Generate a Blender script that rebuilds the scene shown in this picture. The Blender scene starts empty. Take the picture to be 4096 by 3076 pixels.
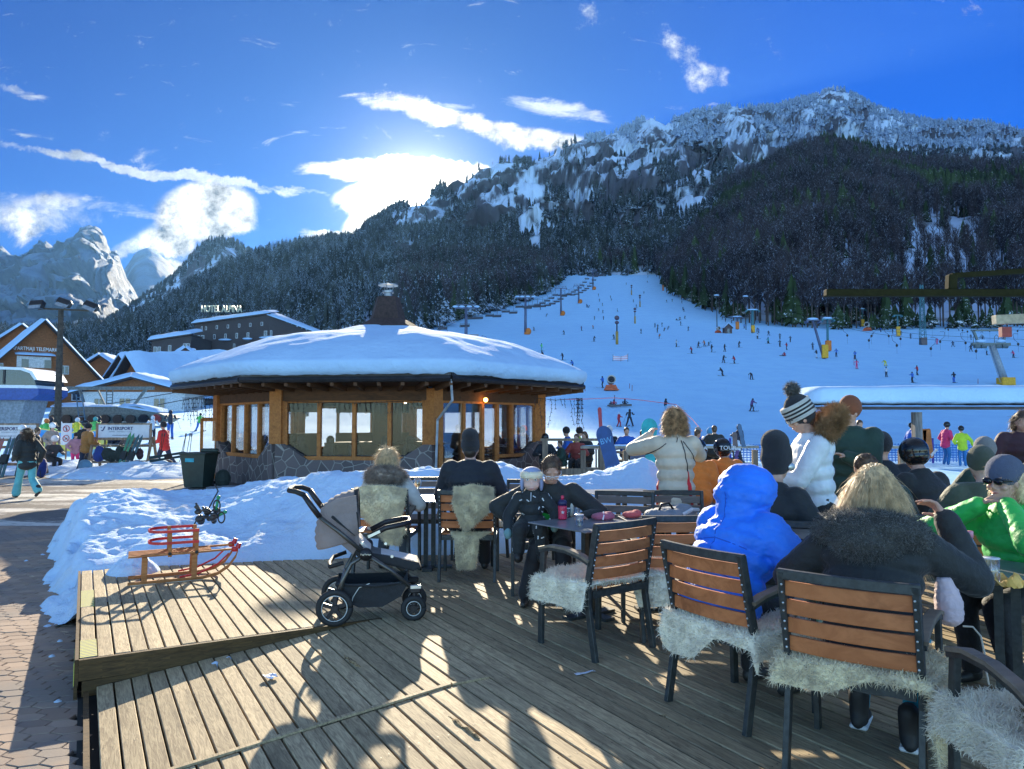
import bpy,bmesh,math,random
import numpy as np
from mathutils import Vector,Matrix,Euler,noise as mnoise
R = math.radians
random.seed(7);RNG = np.random.RandomState(7)
scene = bpy.context.scene
COL = scene.collection
# ------------------------------------------------------------------ camera
CAMZ,FPX,PITCH = 1.55,740.0,math.atan((422-384.5)/740.0)
cam = bpy.data.cameras.new('camera');cam.sensor_width = 36;cam.lens = 36*FPX/1024
cam.clip_start = 0.05;cam.clip_end = 20000
co = bpy.data.objects.new('camera',cam);COL.objects.link(co)
co.location = (0,0,CAMZ);co.rotation_euler = (R(90)+PITCH,0,0);scene.camera = co
def ray(px,py):
    a,b = (px-512)/FPX,(384.5-py)/FPX
    return a,math.cos(PITCH)-b*math.sin(PITCH),b*math.cos(PITCH)+math.sin(PITCH)
def uv(px,py):
    a,y,z = ray(px,py);return a/y,z/y
def at(px,py,d):
    u,v = uv(px,py);return Vector((u*d,d,CAMZ+v*d))
def onz(px,py,z=0.0):
    u,v = uv(px,py);d = (z-CAMZ)/v;return Vector((u*d,d,z))
# ------------------------------------------------------------------ light and sky
SUN_AZ,SUN_EL = math.atan2(417-512,740),R(18.3)
scene.view_settings.view_transform = 'Standard';scene.view_settings.look = 'None'
scene.view_settings.gamma = 1;scene.view_settings.use_curve_mapping = False
scene.view_settings.exposure = 1.32
sun = bpy.data.lights.new('sun','SUN');sun.energy = 5.0;sun.angle = R(0.5);sun.color = (1.0,.88,.66)
so = bpy.data.objects.new('sun',sun);COL.objects.link(so)
so.rotation_euler = (R(90)-SUN_EL,0,math.pi-SUN_AZ)   # shines from ahead of the camera towards it
world = bpy.data.worlds.new('World');scene.world = world;world.use_nodes = True
class NT:
    def __init__(s,tree):s.t = tree;s.n = tree.nodes;s.l = tree.links
    def new(s,typ,**k):
        n = s.n.new(typ)
        for a,b in k.items():setattr(n,a,b)
        return n
    def put(s,sock,v):
        if v is None:return
        if isinstance(v,bpy.types.NodeSocket):s.l.new(v,sock)
        else:sock.default_value = v
    def math(s,op,a,b=None,c=None,clamp=False):
        n = s.new('ShaderNodeMath',operation=op,use_clamp=clamp)
        for i,v in enumerate((a,b,c)):s.put(n.inputs[i],v)
        return n.outputs[0]
    def mix(s,f,a,b,blend='MIX'):
        n = s.new('ShaderNodeMix',data_type='RGBA',blend_type=blend,clamp_factor=True)
        s.put(n.inputs[0],f);s.put(n.inputs[6],rgba(a));s.put(n.inputs[7],rgba(b));return n.outputs[2]
    def noise(s,vec,scale,detail=4,rough=.55,dist=0.0):
        n = s.new('ShaderNodeTexNoise');s.put(n.inputs['Vector'],vec)
        n.inputs['Scale'].default_value = scale;n.inputs['Detail'].default_value = detail
        n.inputs['Roughness'].default_value = rough;n.inputs['Distortion'].default_value = dist
        return n.outputs['Fac']
    def step(s,v,a,b):
        n = s.new('ShaderNodeMapRange',interpolation_type='SMOOTHSTEP');s.put(n.inputs[0],v)
        n.inputs[1].default_value = a;n.inputs[2].default_value = b;n.inputs[3].default_value = 0;n.inputs[4].default_value = 1
        return n.outputs[0]
def rgba(c):
    if isinstance(c,(tuple,list)):return tuple(c)+(1.0,) if len(c) == 3 else tuple(c)
    return c
w = NT(world.node_tree);w.n.clear()
sky = w.new('ShaderNodeTexSky',sky_type='NISHITA',sun_disc=False,sun_elevation=SUN_EL,sun_rotation=SUN_AZ,
            altitude=800,air_density=1.0,dust_density=0.15,ozone_density=3.5)
tc = w.new('ShaderNodeTexCoord');sx = w.new('ShaderNodeSeparateXYZ');w.l.new(tc.outputs['Generated'],sx.inputs[0])
yy = w.math('MAXIMUM',sx.outputs[1],0.02)
U = w.math('DIVIDE',sx.outputs[0],yy);V = w.math('DIVIDE',sx.outputs[2],yy)
cv = w.new('ShaderNodeCombineXYZ');w.l.new(U,cv.inputs[0]);w.l.new(V,cv.inputs[1])
streak = w.new('ShaderNodeMapping');w.l.new(cv.outputs[0],streak.inputs[0]);streak.inputs['Rotation'].default_value = (0,0,R(10));streak.inputs['Scale'].default_value = (1,3.2,1)
nA = w.noise(cv.outputs[0],9,9,.68,.4);nB = w.noise(streak.outputs[0],11,8,.66,.8);nW = w.noise(cv.outputs[0],4.2,6,.6);nX = w.noise(cv.outputs[0],26,8,.68)
U2 = w.math('ADD',U,w.math('MULTIPLY',w.math('SUBTRACT',nW,.5),.05))
V2 = w.math('ADD',V,w.math('MULTIPLY',w.math('SUBTRACT',nA,.5),.06))
def blob(px,py,a,b,ang=0,dens=1.0,n=None,soft=.25):
    u0,v0 = uv(px,py);ca,sa = math.cos(R(ang)),math.sin(R(ang))
    du = w.math('SUBTRACT',U2,u0);dv = w.math('SUBTRACT',V2,v0)
    p = w.math('ADD',w.math('MULTIPLY',du,ca*FPX/a),w.math('MULTIPLY',dv,sa*FPX/a))
    q = w.math('ADD',w.math('MULTIPLY',du,-sa*FPX/b),w.math('MULTIPLY',dv,ca*FPX/b))
    r = w.math('SQRT',w.math('ADD',w.math('MULTIPLY',p,p),w.math('MULTIPLY',q,q)))
    m = w.math('SUBTRACT',1.0,w.step(r,soft,1.15))
    m = w.math('MULTIPLY',m,dens)
    if n is not None:m = w.step(w.math('ADD',n,w.math('MULTIPLY',m,.36)),.62,.98)
    return m
def acc(lst):
    a = lst[0]
    for b in lst[1:]:a = w.math('MAXIMUM',a,b)
    return a
thin = acc([blob(155,171,205,8,-9.5,1.25,nB,.3),blob(300,192,60,4,-12,.8,nB),blob(40,136,50,5,-8,.6,nB),blob(25,90,46,9,-18,.75,nB),
            blob(80,205,160,14,-6,.8,nB),blob(40,215,95,30,-4,.9,nA),blob(598,18,30,22,-40,.62,nX),blob(680,48,42,22,-30,.62,nX),
            blob(706,80,36,30,-60,.62,nX),blob(560,112,75,14,-12,.9,nB),blob(640,125,20,9,40,.6,nA),blob(455,105,30,9,-5,.8,nB),blob(160,235,60,22,15,.7,nA)])
thick = acc([blob(450,117,130,15,-12,1.25,nB,.3),blob(540,140,80,16,-8,1.3,nA,.3),blob(208,212,58,36,0,1.7,nA,.5),blob(168,240,44,20,10,1.3,nA,.4),
             blob(168,268,26,15,0,1.2,nA,.4),blob(45,205,62,18,8,.75,nA,.3),blob(15,225,35,30,0,1.1,nA),blob(335,236,42,7,-4,1.2,nB),blob(128,250,40,14,20,1.0,nA,.3)])
wing = acc([blob(430,176,115,22,-6,1.9,nB,.55),blob(395,196,75,24,5,1.9,nA,.55),blob(375,216,50,24,38,1.7,nA,.5),blob(350,235,22,12,35,1.5,nA,.4),blob(340,172,60,14,-2,1.3,nB,.3)])
sd = Vector((math.sin(SUN_AZ)*math.cos(R(16.6)),math.cos(SUN_AZ)*math.cos(R(16.6)),math.sin(R(16.6))))
dt = w.new('ShaderNodeVectorMath',operation='DOT_PRODUCT');w.l.new(tc.outputs['Generated'],dt.inputs[0]);dt.inputs[1].default_value = sd
ang = w.math('ARCCOSINE',w.math('MINIMUM',dt.outputs['Value'],1.0))
g1 = w.math('POWER',2.718,w.math('MULTIPLY',ang,-26.0));g2 = w.math('POWER',2.718,w.math('MULTIPLY',ang,-5.5))
skyc = w.new('ShaderNodeHueSaturation');skyc.inputs['Saturation'].default_value = 1.3;w.l.new(sky.outputs[0],skyc.inputs['Color'])
back = w.step(sx.outputs[1],.20,-.50);rt_ = w.math('MULTIPLY_ADD',w.step(U,-.1,.65),.85,1.0)
frt = w.new('ShaderNodeVectorMath',operation='SCALE');frt.inputs[0].default_value = (.085,.50,1.16);w.l.new(rt_,frt.inputs['Scale'])
front_ = w.mix(1.0,skyc.outputs[0],frt.outputs[0],'MULTIPLY');behind_ = w.mix(1.0,sky.outputs[0],(4.2,5.1,5.6),'MULTIPLY');zenith_ = w.mix(1.0,sky.outputs[0],(7.6,5.2,3.9),'MULTIPLY')
base = w.mix(w.step(sx.outputs[2],.54,.80),w.mix(back,front_,behind_),zenith_)  # unseen sky behind and overhead brightened and tinted as added fill light
skyg = w.new('ShaderNodeVectorMath',operation='SCALE');skyg.inputs[0].default_value = (.6,1.2,1.7);w.l.new(w.math('MULTIPLY',g2,.6),skyg.inputs['Scale'])
base2 = w.mix(1.0,base,skyg.outputs[0],'ADD')
shade = w.math('ADD',w.math('MULTIPLY',w.math('SUBTRACT',nX,.35),22.0),w.math('ADD',5.0,w.math('MULTIPLY',g2,13.0)))
def cloudc(v,tint):
    n = w.new('ShaderNodeVectorMath',operation='SCALE');n.inputs[0].default_value = tint;w.put(n.inputs['Scale'],v);return n.outputs[0]
c1 = w.mix(w.math('MINIMUM',thin,.85),base2,cloudc(shade,(.93,.97,1.0)))
shade2 = w.math('ADD',w.math('MULTIPLY',w.math('SUBTRACT',nX,.40),62.0),w.math('ADD',4.5,w.math('MULTIPLY',g2,7.0)))
c2 = w.mix(w.math('MINIMUM',thick,1.0),c1,cloudc(shade2,(1,.98,.93)))
c3 = w.mix(w.math('MINIMUM',w.math('MULTIPLY',wing,1.3),1.0),c2,cloudc(w.math('ADD',13.0,w.math('MULTIPLY',g1,90.0)),(1,.97,.9)))
c4 = w.mix(1.0,c3,cloudc(w.math('ADD',w.math('MULTIPLY',g1,34.0),w.math('MULTIPLY',w.math('POWER',2.718,w.math('MULTIPLY',ang,-90.0)),300.0)),(1,.95,.8)),'ADD')
bg = w.new('ShaderNodeBackground');bg.inputs['Strength'].default_value = 0.032;w.l.new(c4,bg.inputs['Color'])
wo = w.new('ShaderNodeOutputWorld');w.l.new(bg.outputs[0],wo.inputs[0])
# ------------------------------------------------------------------ helpers
def tag(o,label=None,cat=None,group=None,kind=None):
    if label:o['label'] = label
    if cat:o['category'] = cat
    if group:o['group'] = group
    if kind:o['kind'] = kind
    return o
def empty(name,loc=(0,0,0),rz=0.0,label=None,cat=None,group=None,rx=0.0,ry=0.0,sc=1.0):
    o = bpy.data.objects.new(name,None);COL.objects.link(o);o.empty_display_size = .2
    o.location = loc;o.rotation_euler = (rx,ry,rz);o.scale = (sc,sc,sc)
    return tag(o,label,cat,group)
MATS = {}
def mat(name,c,rough=.65,var=.18,scale=6.0,bump=0.0,bscale=30.0,metal=0.0,c2=None,spec=.5,stretch=(1,1,1),trans=0.0,emit=0.0,sub=0.0,sheen=0.0,alpha=None):
    if name in MATS:return MATS[name]
    m = bpy.data.materials.new(name);m.use_nodes = True;t = NT(m.node_tree)
    b = t.n['Principled BSDF'];tcn = t.new('ShaderNodeTexCoord');mp = t.new('ShaderNodeMapping')
    t.l.new(tcn.outputs['Object'],mp.inputs[0]);mp.inputs['Scale'].default_value = stretch
    f = t.noise(mp.outputs[0],scale,5,.6)
    if c2 is None:c2 = tuple(max(0,x*(1-var*1.6)) for x in c);hi = tuple(min(1,x*(1+var*.7)) for x in c)
    else:hi = c
    t.l.new(t.mix(t.step(f,.3,.7),c2,hi),b.inputs['Base Color'])
    b.inputs['Roughness'].default_value = rough;b.inputs['Metallic'].default_value = metal
    b.inputs['Specular IOR Level'].default_value = spec
    if trans:b.inputs['Transmission Weight'].default_value = trans
    if emit:b.inputs['Emission Color'].default_value = rgba(c);b.inputs['Emission Strength'].default_value = emit
    if sub:b.inputs['Subsurface Weight'].default_value = sub;b.inputs['Subsurface Radius'].default_value = (.02,.012,.01);b.inputs['Subsurface Scale'].default_value = .5
    if sheen:b.inputs['Sheen Weight'].default_value = sheen;b.inputs['Sheen Roughness'].default_value = .4
    if bump:
        bn = t.new('ShaderNodeBump');bn.inputs['Strength'].default_value = bump;bn.inputs['Distance'].default_value = .02
        t.l.new(t.noise(mp.outputs[0],bscale,4,.6),bn.inputs['Height']);t.l.new(bn.outputs[0],b.inputs['Normal'])
    MATS[name] = m;return m
class MB:
    """collects shapes into one mesh"""
    def __init__(s):s.v = [];s.f = [];s.m = []
    def add(s,vs,fs,mi=0):
        k = len(s.v);s.v += [tuple(v) for v in vs];s.f += [tuple(i+k for i in f) for f in fs];s.m += [mi]*len(fs);return s
    def box(s,c,size,rz=0.0,mi=0,M=None,bev=0.0):
        hx,hy,hz = [x/2 for x in size]
        if M is None:M = Matrix.Translation(c) @ Matrix.Rotation(rz,4,'Z')
        if bev <= 0:
            vs = [M @ Vector((x,y,z)) for x in (-hx,hx) for y in (-hy,hy) for z in (-hz,hz)]
            return s.add(vs,[(0,1,3,2),(4,6,7,5),(0,4,5,1),(2,3,7,6),(0,2,6,4),(1,5,7,3)],mi)
        e = bev;vs = [];idx = {}
        for x in (-1,1):
            for y in (-1,1):
                for z in (-1,1):
                    for ax in range(3):
                        p = [x*(hx-e),y*(hy-e),z*(hz-e)];p[ax] = (x*hx,y*hy,z*hz)[ax]
                        idx[(x,y,z,ax)] = len(vs);vs.append(M @ Vector(p))
        F = []
        for ax in range(3):
            a,b = [i for i in range(3) if i != ax]
            for sg in (-1,1):
                q = []
                for (i,j) in ((-1,-1),(1,-1),(1,1),(-1,1)):
                    k = [0,0,0];k[ax] = sg;k[a] = i;k[b] = j;q.append(idx[(k[0],k[1],k[2],ax)])
                F.append(q)
        for ax in range(3):
            a,b = [i for i in range(3) if i != ax]
            for i in (-1,1):
                for j in (-1,1):
                    q = []
                    for (sg,src) in ((-1,a),(1,a),(1,b),(-1,b)):
                        k = [0,0,0];k[ax] = sg;k[a] = i;k[b] = j;q.append(idx[(k[0],k[1],k[2],src)])
                    F.append(q)
        for x in (-1,1):
            for y in (-1,1):
                for z in (-1,1):F.append([idx[(x,y,z,ax)] for ax in range(3)])
        return s.add(vs,F,mi)
    def beam(s,a,b,w=.04,h=.04,mi=0,up=(0,0,1),bev=0.0):
        a,b = Vector(a),Vector(b);d = b-a;L = d.length
        if L < 1e-6:return s
        y = d/L;upv = Vector(up)
        if abs(y.dot(upv)) > .98:upv = Vector((1,0,0))
        x = y.cross(upv).normalized();z = x.cross(y)
        M = Matrix((x,y,z)).transposed().to_4x4();M.translation = (a+b)/2
        return s.box(None,(w,L,h),M=M,mi=mi,bev=bev)
    def tube(s,pts,rad,n=8,mi=0,caps=True,flat=1.0):
        pts = [Vector(p) for p in pts];k = len(pts)
        rs = [rad]*k if isinstance(rad,(int,float)) else list(rad)
        vs = [];up = None
        for i,p in enumerate(pts):
            d = (pts[min(i+1,k-1)]-pts[max(i-1,0)])
            d = d.normalized() if d.length > 1e-9 else Vector((0,0,1))
            if up is None:up = Vector((0,0,1)) if abs(d.z) < .9 else Vector((1,0,0))
            x = d.cross(up)
            x = x.normalized() if x.length > 1e-6 else d.orthogonal().normalized()
            z = x.cross(d).normalized();up = z
            for j in range(n):
                t = 2*math.pi*j/n;vs.append(p + x*math.cos(t)*rs[i] + z*math.sin(t)*rs[i]*flat)
        fs = [(i*n+j,i*n+(j+1) % n,(i+1)*n+(j+1) % n,(i+1)*n+j) for i in range(k-1) for j in range(n)]
        if caps:fs += [tuple(range(n))[::-1],tuple(range((k-1)*n,k*n))]
        return s.add(vs,fs,mi)
    def lathe(s,prof,c=(0,0,0),n=20,mi=0,M=None,sx=1.0,sy=1.0):
        M = M or Matrix.Translation(c);vs = []
        for (r,z) in prof:
            for j in range(n):
                t = 2*math.pi*j/n;vs.append(M @ Vector((r*math.cos(t)*sx,r*math.sin(t)*sy,z)))
        k = len(prof)
        fs = [(i*n+j,i*n+(j+1) % n,(i+1)*n+(j+1) % n,(i+1)*n+j) for i in range(k-1) for j in range(n)]
        fs += [tuple(range(n))[::-1],tuple(range((k-1)*n,k*n))]
        return s.add(vs,fs,mi)
    def ball(s,c,r,n=12,mi=0,M=None):
        r = (r,r,r) if isinstance(r,(int,float)) else r;M2 = M or Matrix()
        c = Vector(c);m = max(4,n//2+1);vs = [c + M2 @ Vector((0,0,r[2]))]
        for i in range(1,m):
            a = math.pi*i/m
            for j in range(n):
                b = 2*math.pi*j/n;vs.append(c + M2 @ Vector((r[0]*math.sin(a)*math.cos(b),r[1]*math.sin(a)*math.sin(b),r[2]*math.cos(a))))
        vs.append(c + M2 @ Vector((0,0,-r[2])));L = len(vs)-1
        fs = [(0,1+j,1+(j+1) % n) for j in range(n)]
        fs += [(1+i*n+j,1+(i+1)*n+j,1+(i+1)*n+(j+1) % n,1+i*n+(j+1) % n) for i in range(m-2) for j in range(n)]
        fs += [(L,1+(m-2)*n+(j+1) % n,1+(m-2)*n+j) for j in range(n)]
        return s.add(vs,fs,mi)
    def prism(s,poly,a,b,axis='y',mi=0,M=None):
        """poly: 2D outline, extruded between a and b along axis"""
        M = M or Matrix();n = len(poly);f = {'y':lambda p,t:(p[0],t,p[1]),'x':lambda p,t:(t,p[0],p[1]),'z':lambda p,t:(p[0],p[1],t)}[axis]
        vs = [M @ Vector(f(p,a)) for p in poly]+[M @ Vector(f(p,b)) for p in poly]
        fs = [(i,(i+1) % n,n+(i+1) % n,n+i) for i in range(n)]+[tuple(range(n))[::-1],tuple(range(n,2*n))]
        return s.add(vs,fs,mi)
    def mesh(s,name,mats,smooth=False):
        me = bpy.data.meshes.new(name);me.from_pydata(s.v,[],s.f)
        for m in (mats if isinstance(mats,(list,tuple)) else [mats]):me.materials.append(m)
        if any(s.m):me.polygons.foreach_set('material_index',s.m)
        bm = bmesh.new();bm.from_mesh(me);bmesh.ops.recalc_face_normals(bm,faces=bm.faces);bm.to_mesh(me);bm.free()
        if smooth:me.shade_smooth() if smooth is True else (me.shade_smooth(),me.set_sharp_from_angle(angle=R(smooth)))
        me.update();return me
    def build(s,name,mats,parent=None,smooth=False):
        o = bpy.data.objects.new(name,s.mesh(name,mats,smooth));COL.objects.link(o)
        if parent is not None:o.parent = parent
        return o
def npmesh(name,V,F,mats,mi=None,parent=None,smooth=False):
    """fast mesh from numpy arrays, F is (n,3) or (n,4)"""
    me = bpy.data.meshes.new(name);V = np.asarray(V,np.float32);F = np.asarray(F,np.int32);k = F.shape[1]
    me.vertices.add(len(V));me.vertices.foreach_set('co',V.ravel())
    me.loops.add(F.size);me.loops.foreach_set('vertex_index',F.ravel())
    me.polygons.add(len(F));me.polygons.foreach_set('loop_start',np.arange(0,F.size,k,dtype=np.int32))
    me.polygons.foreach_set('loop_total',np.full(len(F),k,np.int32))
    for m in (mats if isinstance(mats,(list,tuple)) else [mats]):me.materials.append(m)
    if mi is not None:me.polygons.foreach_set('material_index',np.asarray(mi,np.int32))
    me.polygons.foreach_set('use_smooth',np.full(len(F),bool(smooth)))
    me.update(calc_edges=True);me.validate()
    o = bpy.data.objects.new(name,me);COL.objects.link(o)
    if parent is not None:o.parent = parent
    return o
def kids(o):return [c for c in list(bpy.data.objects) if c.parent == o]
def copy_tree(o,loc=None,rz=None,label=None,cat=None,group=None,sc=None,chmap=None):
    def rec(a,par):
        c = a.copy();COL.objects.link(c);c.parent = par
        for ch in CH.get(a.name,[]):rec(ch,c)
        return c
    CH = {}
    for x in bpy.data.objects:
        if x.parent is not None:CH.setdefault(x.parent.name,[]).append(x)
    c = rec(o,None)
    if loc is not None:c.location = loc
    if rz is not None:c.rotation_euler = (o.rotation_euler[0],o.rotation_euler[1],rz)
    if sc is not None:c.scale = (sc,sc,sc) if isinstance(sc,(int,float)) else sc
    return tag(c,label,cat,group)
def fnoise(x,y,s,seed=0):
    return mnoise.noise(Vector((x*s+seed*17.3,y*s-seed*9.1,seed*3.7)))
def smooth(t):t = max(0.0,min(1.0,t));return t*t*(3-2*t)
# ------------------------------------------------------------------ terrain
def interp(x,P):return float(np.interp(x,[p[0] for p in P],[p[1] for p in P]))
PC = [(0,-.27),(34,-.27),(52,.0),(72,1.0),(95,4.4),(120,8.9),(180,19.7),(240,30),(300,40.5),(400,66),(500,95),(600,127),(700,150),(1200,230),(6000,300)]
PL = [(0,-.27),(30,-.27),(60,1.2),(100,3.2),(200,9),(400,24),(700,45),(1200,70),(6000,90)]
def ground(x,y):
    d = max(y,math.hypot(x,y)*.8) if y > 0 else 0
    a = smooth((x/max(y,1)+.46)/.34)
    z = interp(d,PC)*a+interp(d,PL)*(1-a)
    if d > 50:z += fnoise(x,y,.012,3)*min(2.0,(d-50)*.02)+fnoise(x,y,.05,5)*.25
    return z
def snowmat(name,c=(.40,.69,.94),bump=.35,sc=1.2,c2=(.36,.64,.91),fine=9.0,rough=.85,dist=.12,sub=0.0,tracks=False):
    m = bpy.data.materials.new(name);m.use_nodes = True;t = NT(m.node_tree);b = t.n['Principled BSDF']
    g = t.new('ShaderNodeNewGeometry').outputs['Position']
    f = t.noise(g,sc,6,.6);f2 = t.noise(g,fine,5,.6)
    col = t.mix(t.step(f,.35,.65),c2,c)
    if tracks:
        mp = t.new('ShaderNodeMapping');t.l.new(g,mp.inputs[0]);mp.inputs['Scale'].default_value = (1,.12,1);mp.inputs['Rotation'].default_value = (0,0,.35)
        k = t.noise(mp.outputs[0],.8,8,.75,2.5);f2 = t.math('ADD',f2,t.math('MULTIPLY',k,2.2));col = t.mix(t.math('MULTIPLY',t.step(k,.52,.64),.16),col,tuple(x*.72 for x in c2))
    t.l.new(col,b.inputs['Base Color']);b.inputs['Roughness'].default_value = rough;b.inputs['Specular IOR Level'].default_value = .12
    bn = t.new('ShaderNodeBump');bn.inputs['Strength'].default_value = bump;bn.inputs['Distance'].default_value = dist
    t.l.new(t.math('ADD',f,t.math('MULTIPLY',f2,.35)),bn.inputs['Height']);t.l.new(bn.outputs[0],b.inputs['Normal'])
    if sub:b.inputs['Subsurface Weight'].default_value = sub;b.inputs['Subsurface Radius'].default_value = (.06,.08,.12)
    return m
M_SLOPE = snowmat('piste_snow',sc=.25,bump=.6,fine=2.5,dist=.25,tracks=True)
def grid_mesh(name,nx,ny,fn,mats,parent=None,smooth_=True,mi=None):
    V = np.zeros((nx*ny,3),np.float32)
    for j in range(ny):
        for i in range(nx):V[j*nx+i] = fn(i/(nx-1),j/(ny-1))
    a = np.arange(nx*ny).reshape(ny,nx)
    F = np.stack([a[:-1,:-1],a[:-1,1:],a[1:,1:],a[1:,:-1]],-1).reshape(-1,4)
    return npmesh(name,V,F,mats,mi,parent,smooth_)
def gfn(s,t):
    az = R(-75+150*s);r = 0.0 if t == 0 else 3*math.exp(t*math.log(1500/3.0))
    x,y = r*math.sin(az),r*math.cos(az)-4*(1-t)
    z = ground(x,y)
    if y < 25:z = -.30
    elif y < 34:z = -.30+(z+.30)*smooth((y-25)/9)
    return x,y,z
tag(grid_mesh('ground',170,150,gfn,M_SLOPE),'snow covered valley floor and open piste','ground',kind='structure')
def line(P):return lambda px:interp(px,P)
def V2(P):return [(a*.463,b*.463) for a,b in P]
def mountmat(name,rock,snow=(.60,.74,.92),th=(.42,.58),sc=.006,zs=.5,bump=.8,dist=12,slope=.0):
    m = bpy.data.materials.new(name);m.use_nodes = True;t = NT(m.node_tree);b = t.n['Principled BSDF']
    ge = t.new('ShaderNodeNewGeometry');mp = t.new('ShaderNodeMapping');t.l.new(ge.outputs['Position'],mp.inputs[0]);mp.inputs['Scale'].default_value = (1,1,zs)
    f = t.noise(mp.outputs[0],sc,10,.68,.6);sp = t.new('ShaderNodeSeparateXYZ');t.l.new(ge.outputs['Normal'],sp.inputs[0])
    f3 = t.math('ADD',f,t.math('MULTIPLY',t.math('SUBTRACT',.75,sp.outputs[2]),slope))
    k = t.step(f3,*th);r2 = t.mix(t.noise(mp.outputs[0],sc*4,6,.7),tuple(x*.6 for x in rock),tuple(min(1,x*1.4) for x in rock))
    t.l.new(t.mix(k,snow,r2),b.inputs['Base Color']);b.inputs['Roughness'].default_value = .8
    bn = t.new('ShaderNodeBump');bn.inputs['Strength'].default_value = bump;bn.inputs['Distance'].default_value = dist
    t.l.new(f,bn.inputs['Height']);t.l.new(bn.outputs[0],b.inputs['Normal']);return m
def ridged(x,y,s,seed,octv=5):
    a = 0;w = 1;tot = 0
    for k in range(octv):
        n = 1-abs(fnoise(x,y,s,seed+k))*2;a += n*w;tot += w;w *= .5;s *= 2.03
    return a/tot
class Mount:
    def __init__(s,name,px0,px1,crest,r0,rc,m,nx=260,ny=60,amp=30,ns=.004,seed=1,p=1.0,label=None,drop=.35,z0=None):
        s.c,s.r0,s.rc,s.amp,s.ns,s.seed,s.p,s.px0,s.px1,s.z0 = line(crest),r0,rc,amp,ns,seed,p,px0,px1,z0
        f = lambda a,b:s.pt(px0+(px1-px0)*a,b*1.25)
        s.o = tag(grid_mesh(name,nx,ny,f,m),label,'mountain',kind='structure')
    def pt(s,px,t):
        cy = s.c(px);r0 = s.r0(px) if callable(s.r0) else s.r0;rc = s.rc(px) if callable(s.rc) else s.rc
        if t <= 1:r = r0+(rc-r0)*t
        else:r = rc+(rc-r0)*(t-1)
        u,v = uv(px,300);x,y = u*r,r
        z0 = (ground(u*r0,r0)-2) if s.z0 is None else s.z0
        zc = CAMZ+uv(px,cy)[1]*rc
        tt = min(t,1.0);z = z0+(zc-z0)*(tt**s.p)
        if t > 1:z = zc-(t-1)*(zc-z0)*1.4
        e = math.sin(math.pi*min(tt,1))**.6 if tt < 1 else 0
        k = ridged(x,y,s.ns,s.seed)-.5
        z += k*s.amp*(e+.10)
        # displace sideways/forwards a little as well so that faces are not a smooth sheet
        y2 = y-(ridged(x,y+z,s.ns*1.7,s.seed+9)-.4)*s.amp*1.1*e
        return x,y2,z
CREST_B = V2([(560,560),(620,540),(700,528),(770,522),(800,482),(830,462),(870,442),(930,425),(980,395),(1010,378),(1040,360),(1075,345),(1100,342),(1150,335),(1190,318),(1240,305),(1290,295),(1340,280),(1375,268),(1410,255),(1440,270),(1470,262),(1500,248),(1540,240),(1580,228),(1640,234),(1680,228),(1720,215),(1760,204),(1800,192),(1850,204),(1890,222),(1920,238),(1960,248),(2050,262),(2130,268),(2212,282),(2400,310),(2700,400)])
CREST_B = [(x,y+(5 if x < 440 else 9 if x < 560 else 2)) for x,y in CREST_B]
CREST_C = V2([(-200,735),(100,732),(150,728),(240,715),(300,692),(340,665),(380,645),(420,615),(450,605),(520,572),(600,545),(680,532),(780,530),(840,545),(900,570),(1000,620),(1150,700)])
CREST_D = V2([(200,725),(230,702),(260,680),(300,652),(330,630),(380,595),(410,560),(430,535),(450,522),(480,517),(505,522),(530,540),(560,556),(600,570),(680,600),(800,640)])
CREST_E = V2([(-500,600),(-200,540),(-60,560),(0,530),(18,548),(40,552),(60,540),(95,516),(112,534),(130,528),(140,512),(165,505),(178,488),(190,486),(215,500),(228,528),(234,545),(250,547),(256,570),(270,605),(300,650),(340,700),(380,735)])
CREST_F = V2([(225,640),(250,600),(275,570),(290,545),(300,540),(318,535),(338,545),(362,566),(400,610),(450,640),(560,700)])
CREST_G = [(560,330),(600,300),(650,277),(665,262),(680,240),(697,219),(732,194),(771,173),(800,158),(825,149),(850,152),(883,163),(930,173),(980,173),(1024,174),(1110,180),(1250,205)]
M_ROCK = mountmat('rock_and_snow',(.085,.09,.115),th=(.47,.56),sc=.011,zs=.35,bump=1.0,dist=14,slope=.12)
M_FAR = mountmat('far_rock_and_snow',(.03,.06,.12),th=(.42,.66),sc=.0038,zs=.6,bump=1.0,dist=60,slope=.35,snow=(.07,.16,.31))  # rock and snow darkened to blue, shade and haze put into the colour
M_FOREST = mountmat('forest_floor_snow',(.10,.09,.08),th=(.52,.66),sc=.03,zs=.5,bump=.5,dist=2,snow=(.50,.62,.80))
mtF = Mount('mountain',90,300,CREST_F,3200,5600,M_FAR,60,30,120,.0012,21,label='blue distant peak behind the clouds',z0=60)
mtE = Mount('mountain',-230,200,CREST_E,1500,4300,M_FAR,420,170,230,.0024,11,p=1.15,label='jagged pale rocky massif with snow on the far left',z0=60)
mtD = Mount('mountain',90,400,CREST_D,900,1900,M_ROCK,200,60,45,.006,31,label='cone shaped wooded foothill with white slabs',z0=40)
mtB = Mount('mountain',255,1210,CREST_B,lambda p:interp(p,[(255,800),(420,700),(540,560),(580,555),(665,560),(700,480),(900,480),(1210,480)]),lambda p:interp(p,[(255,1300),(420,1250),(520,1350),(800,1900),(1210,1900)]),M_ROCK,620,110,75,.006,41,p=1.08,label='main mountain with rocky snow patches above the piste')
mtC = Mount('mountain',-100,540,CREST_C,lambda p:interp(p,[(-100,330),(200,330),(450,330),(540,430)]),lambda p:interp(p,[(-100,900),(300,1000),(540,760)]),M_FOREST,220,50,16,.012,51,label='low wooded ridge behind the hotel')
def g_r0(p):return interp(p,[(490,640),(540,600),(655,560),(665,470),(700,390),(740,318),(800,305),(1210,300)])
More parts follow.
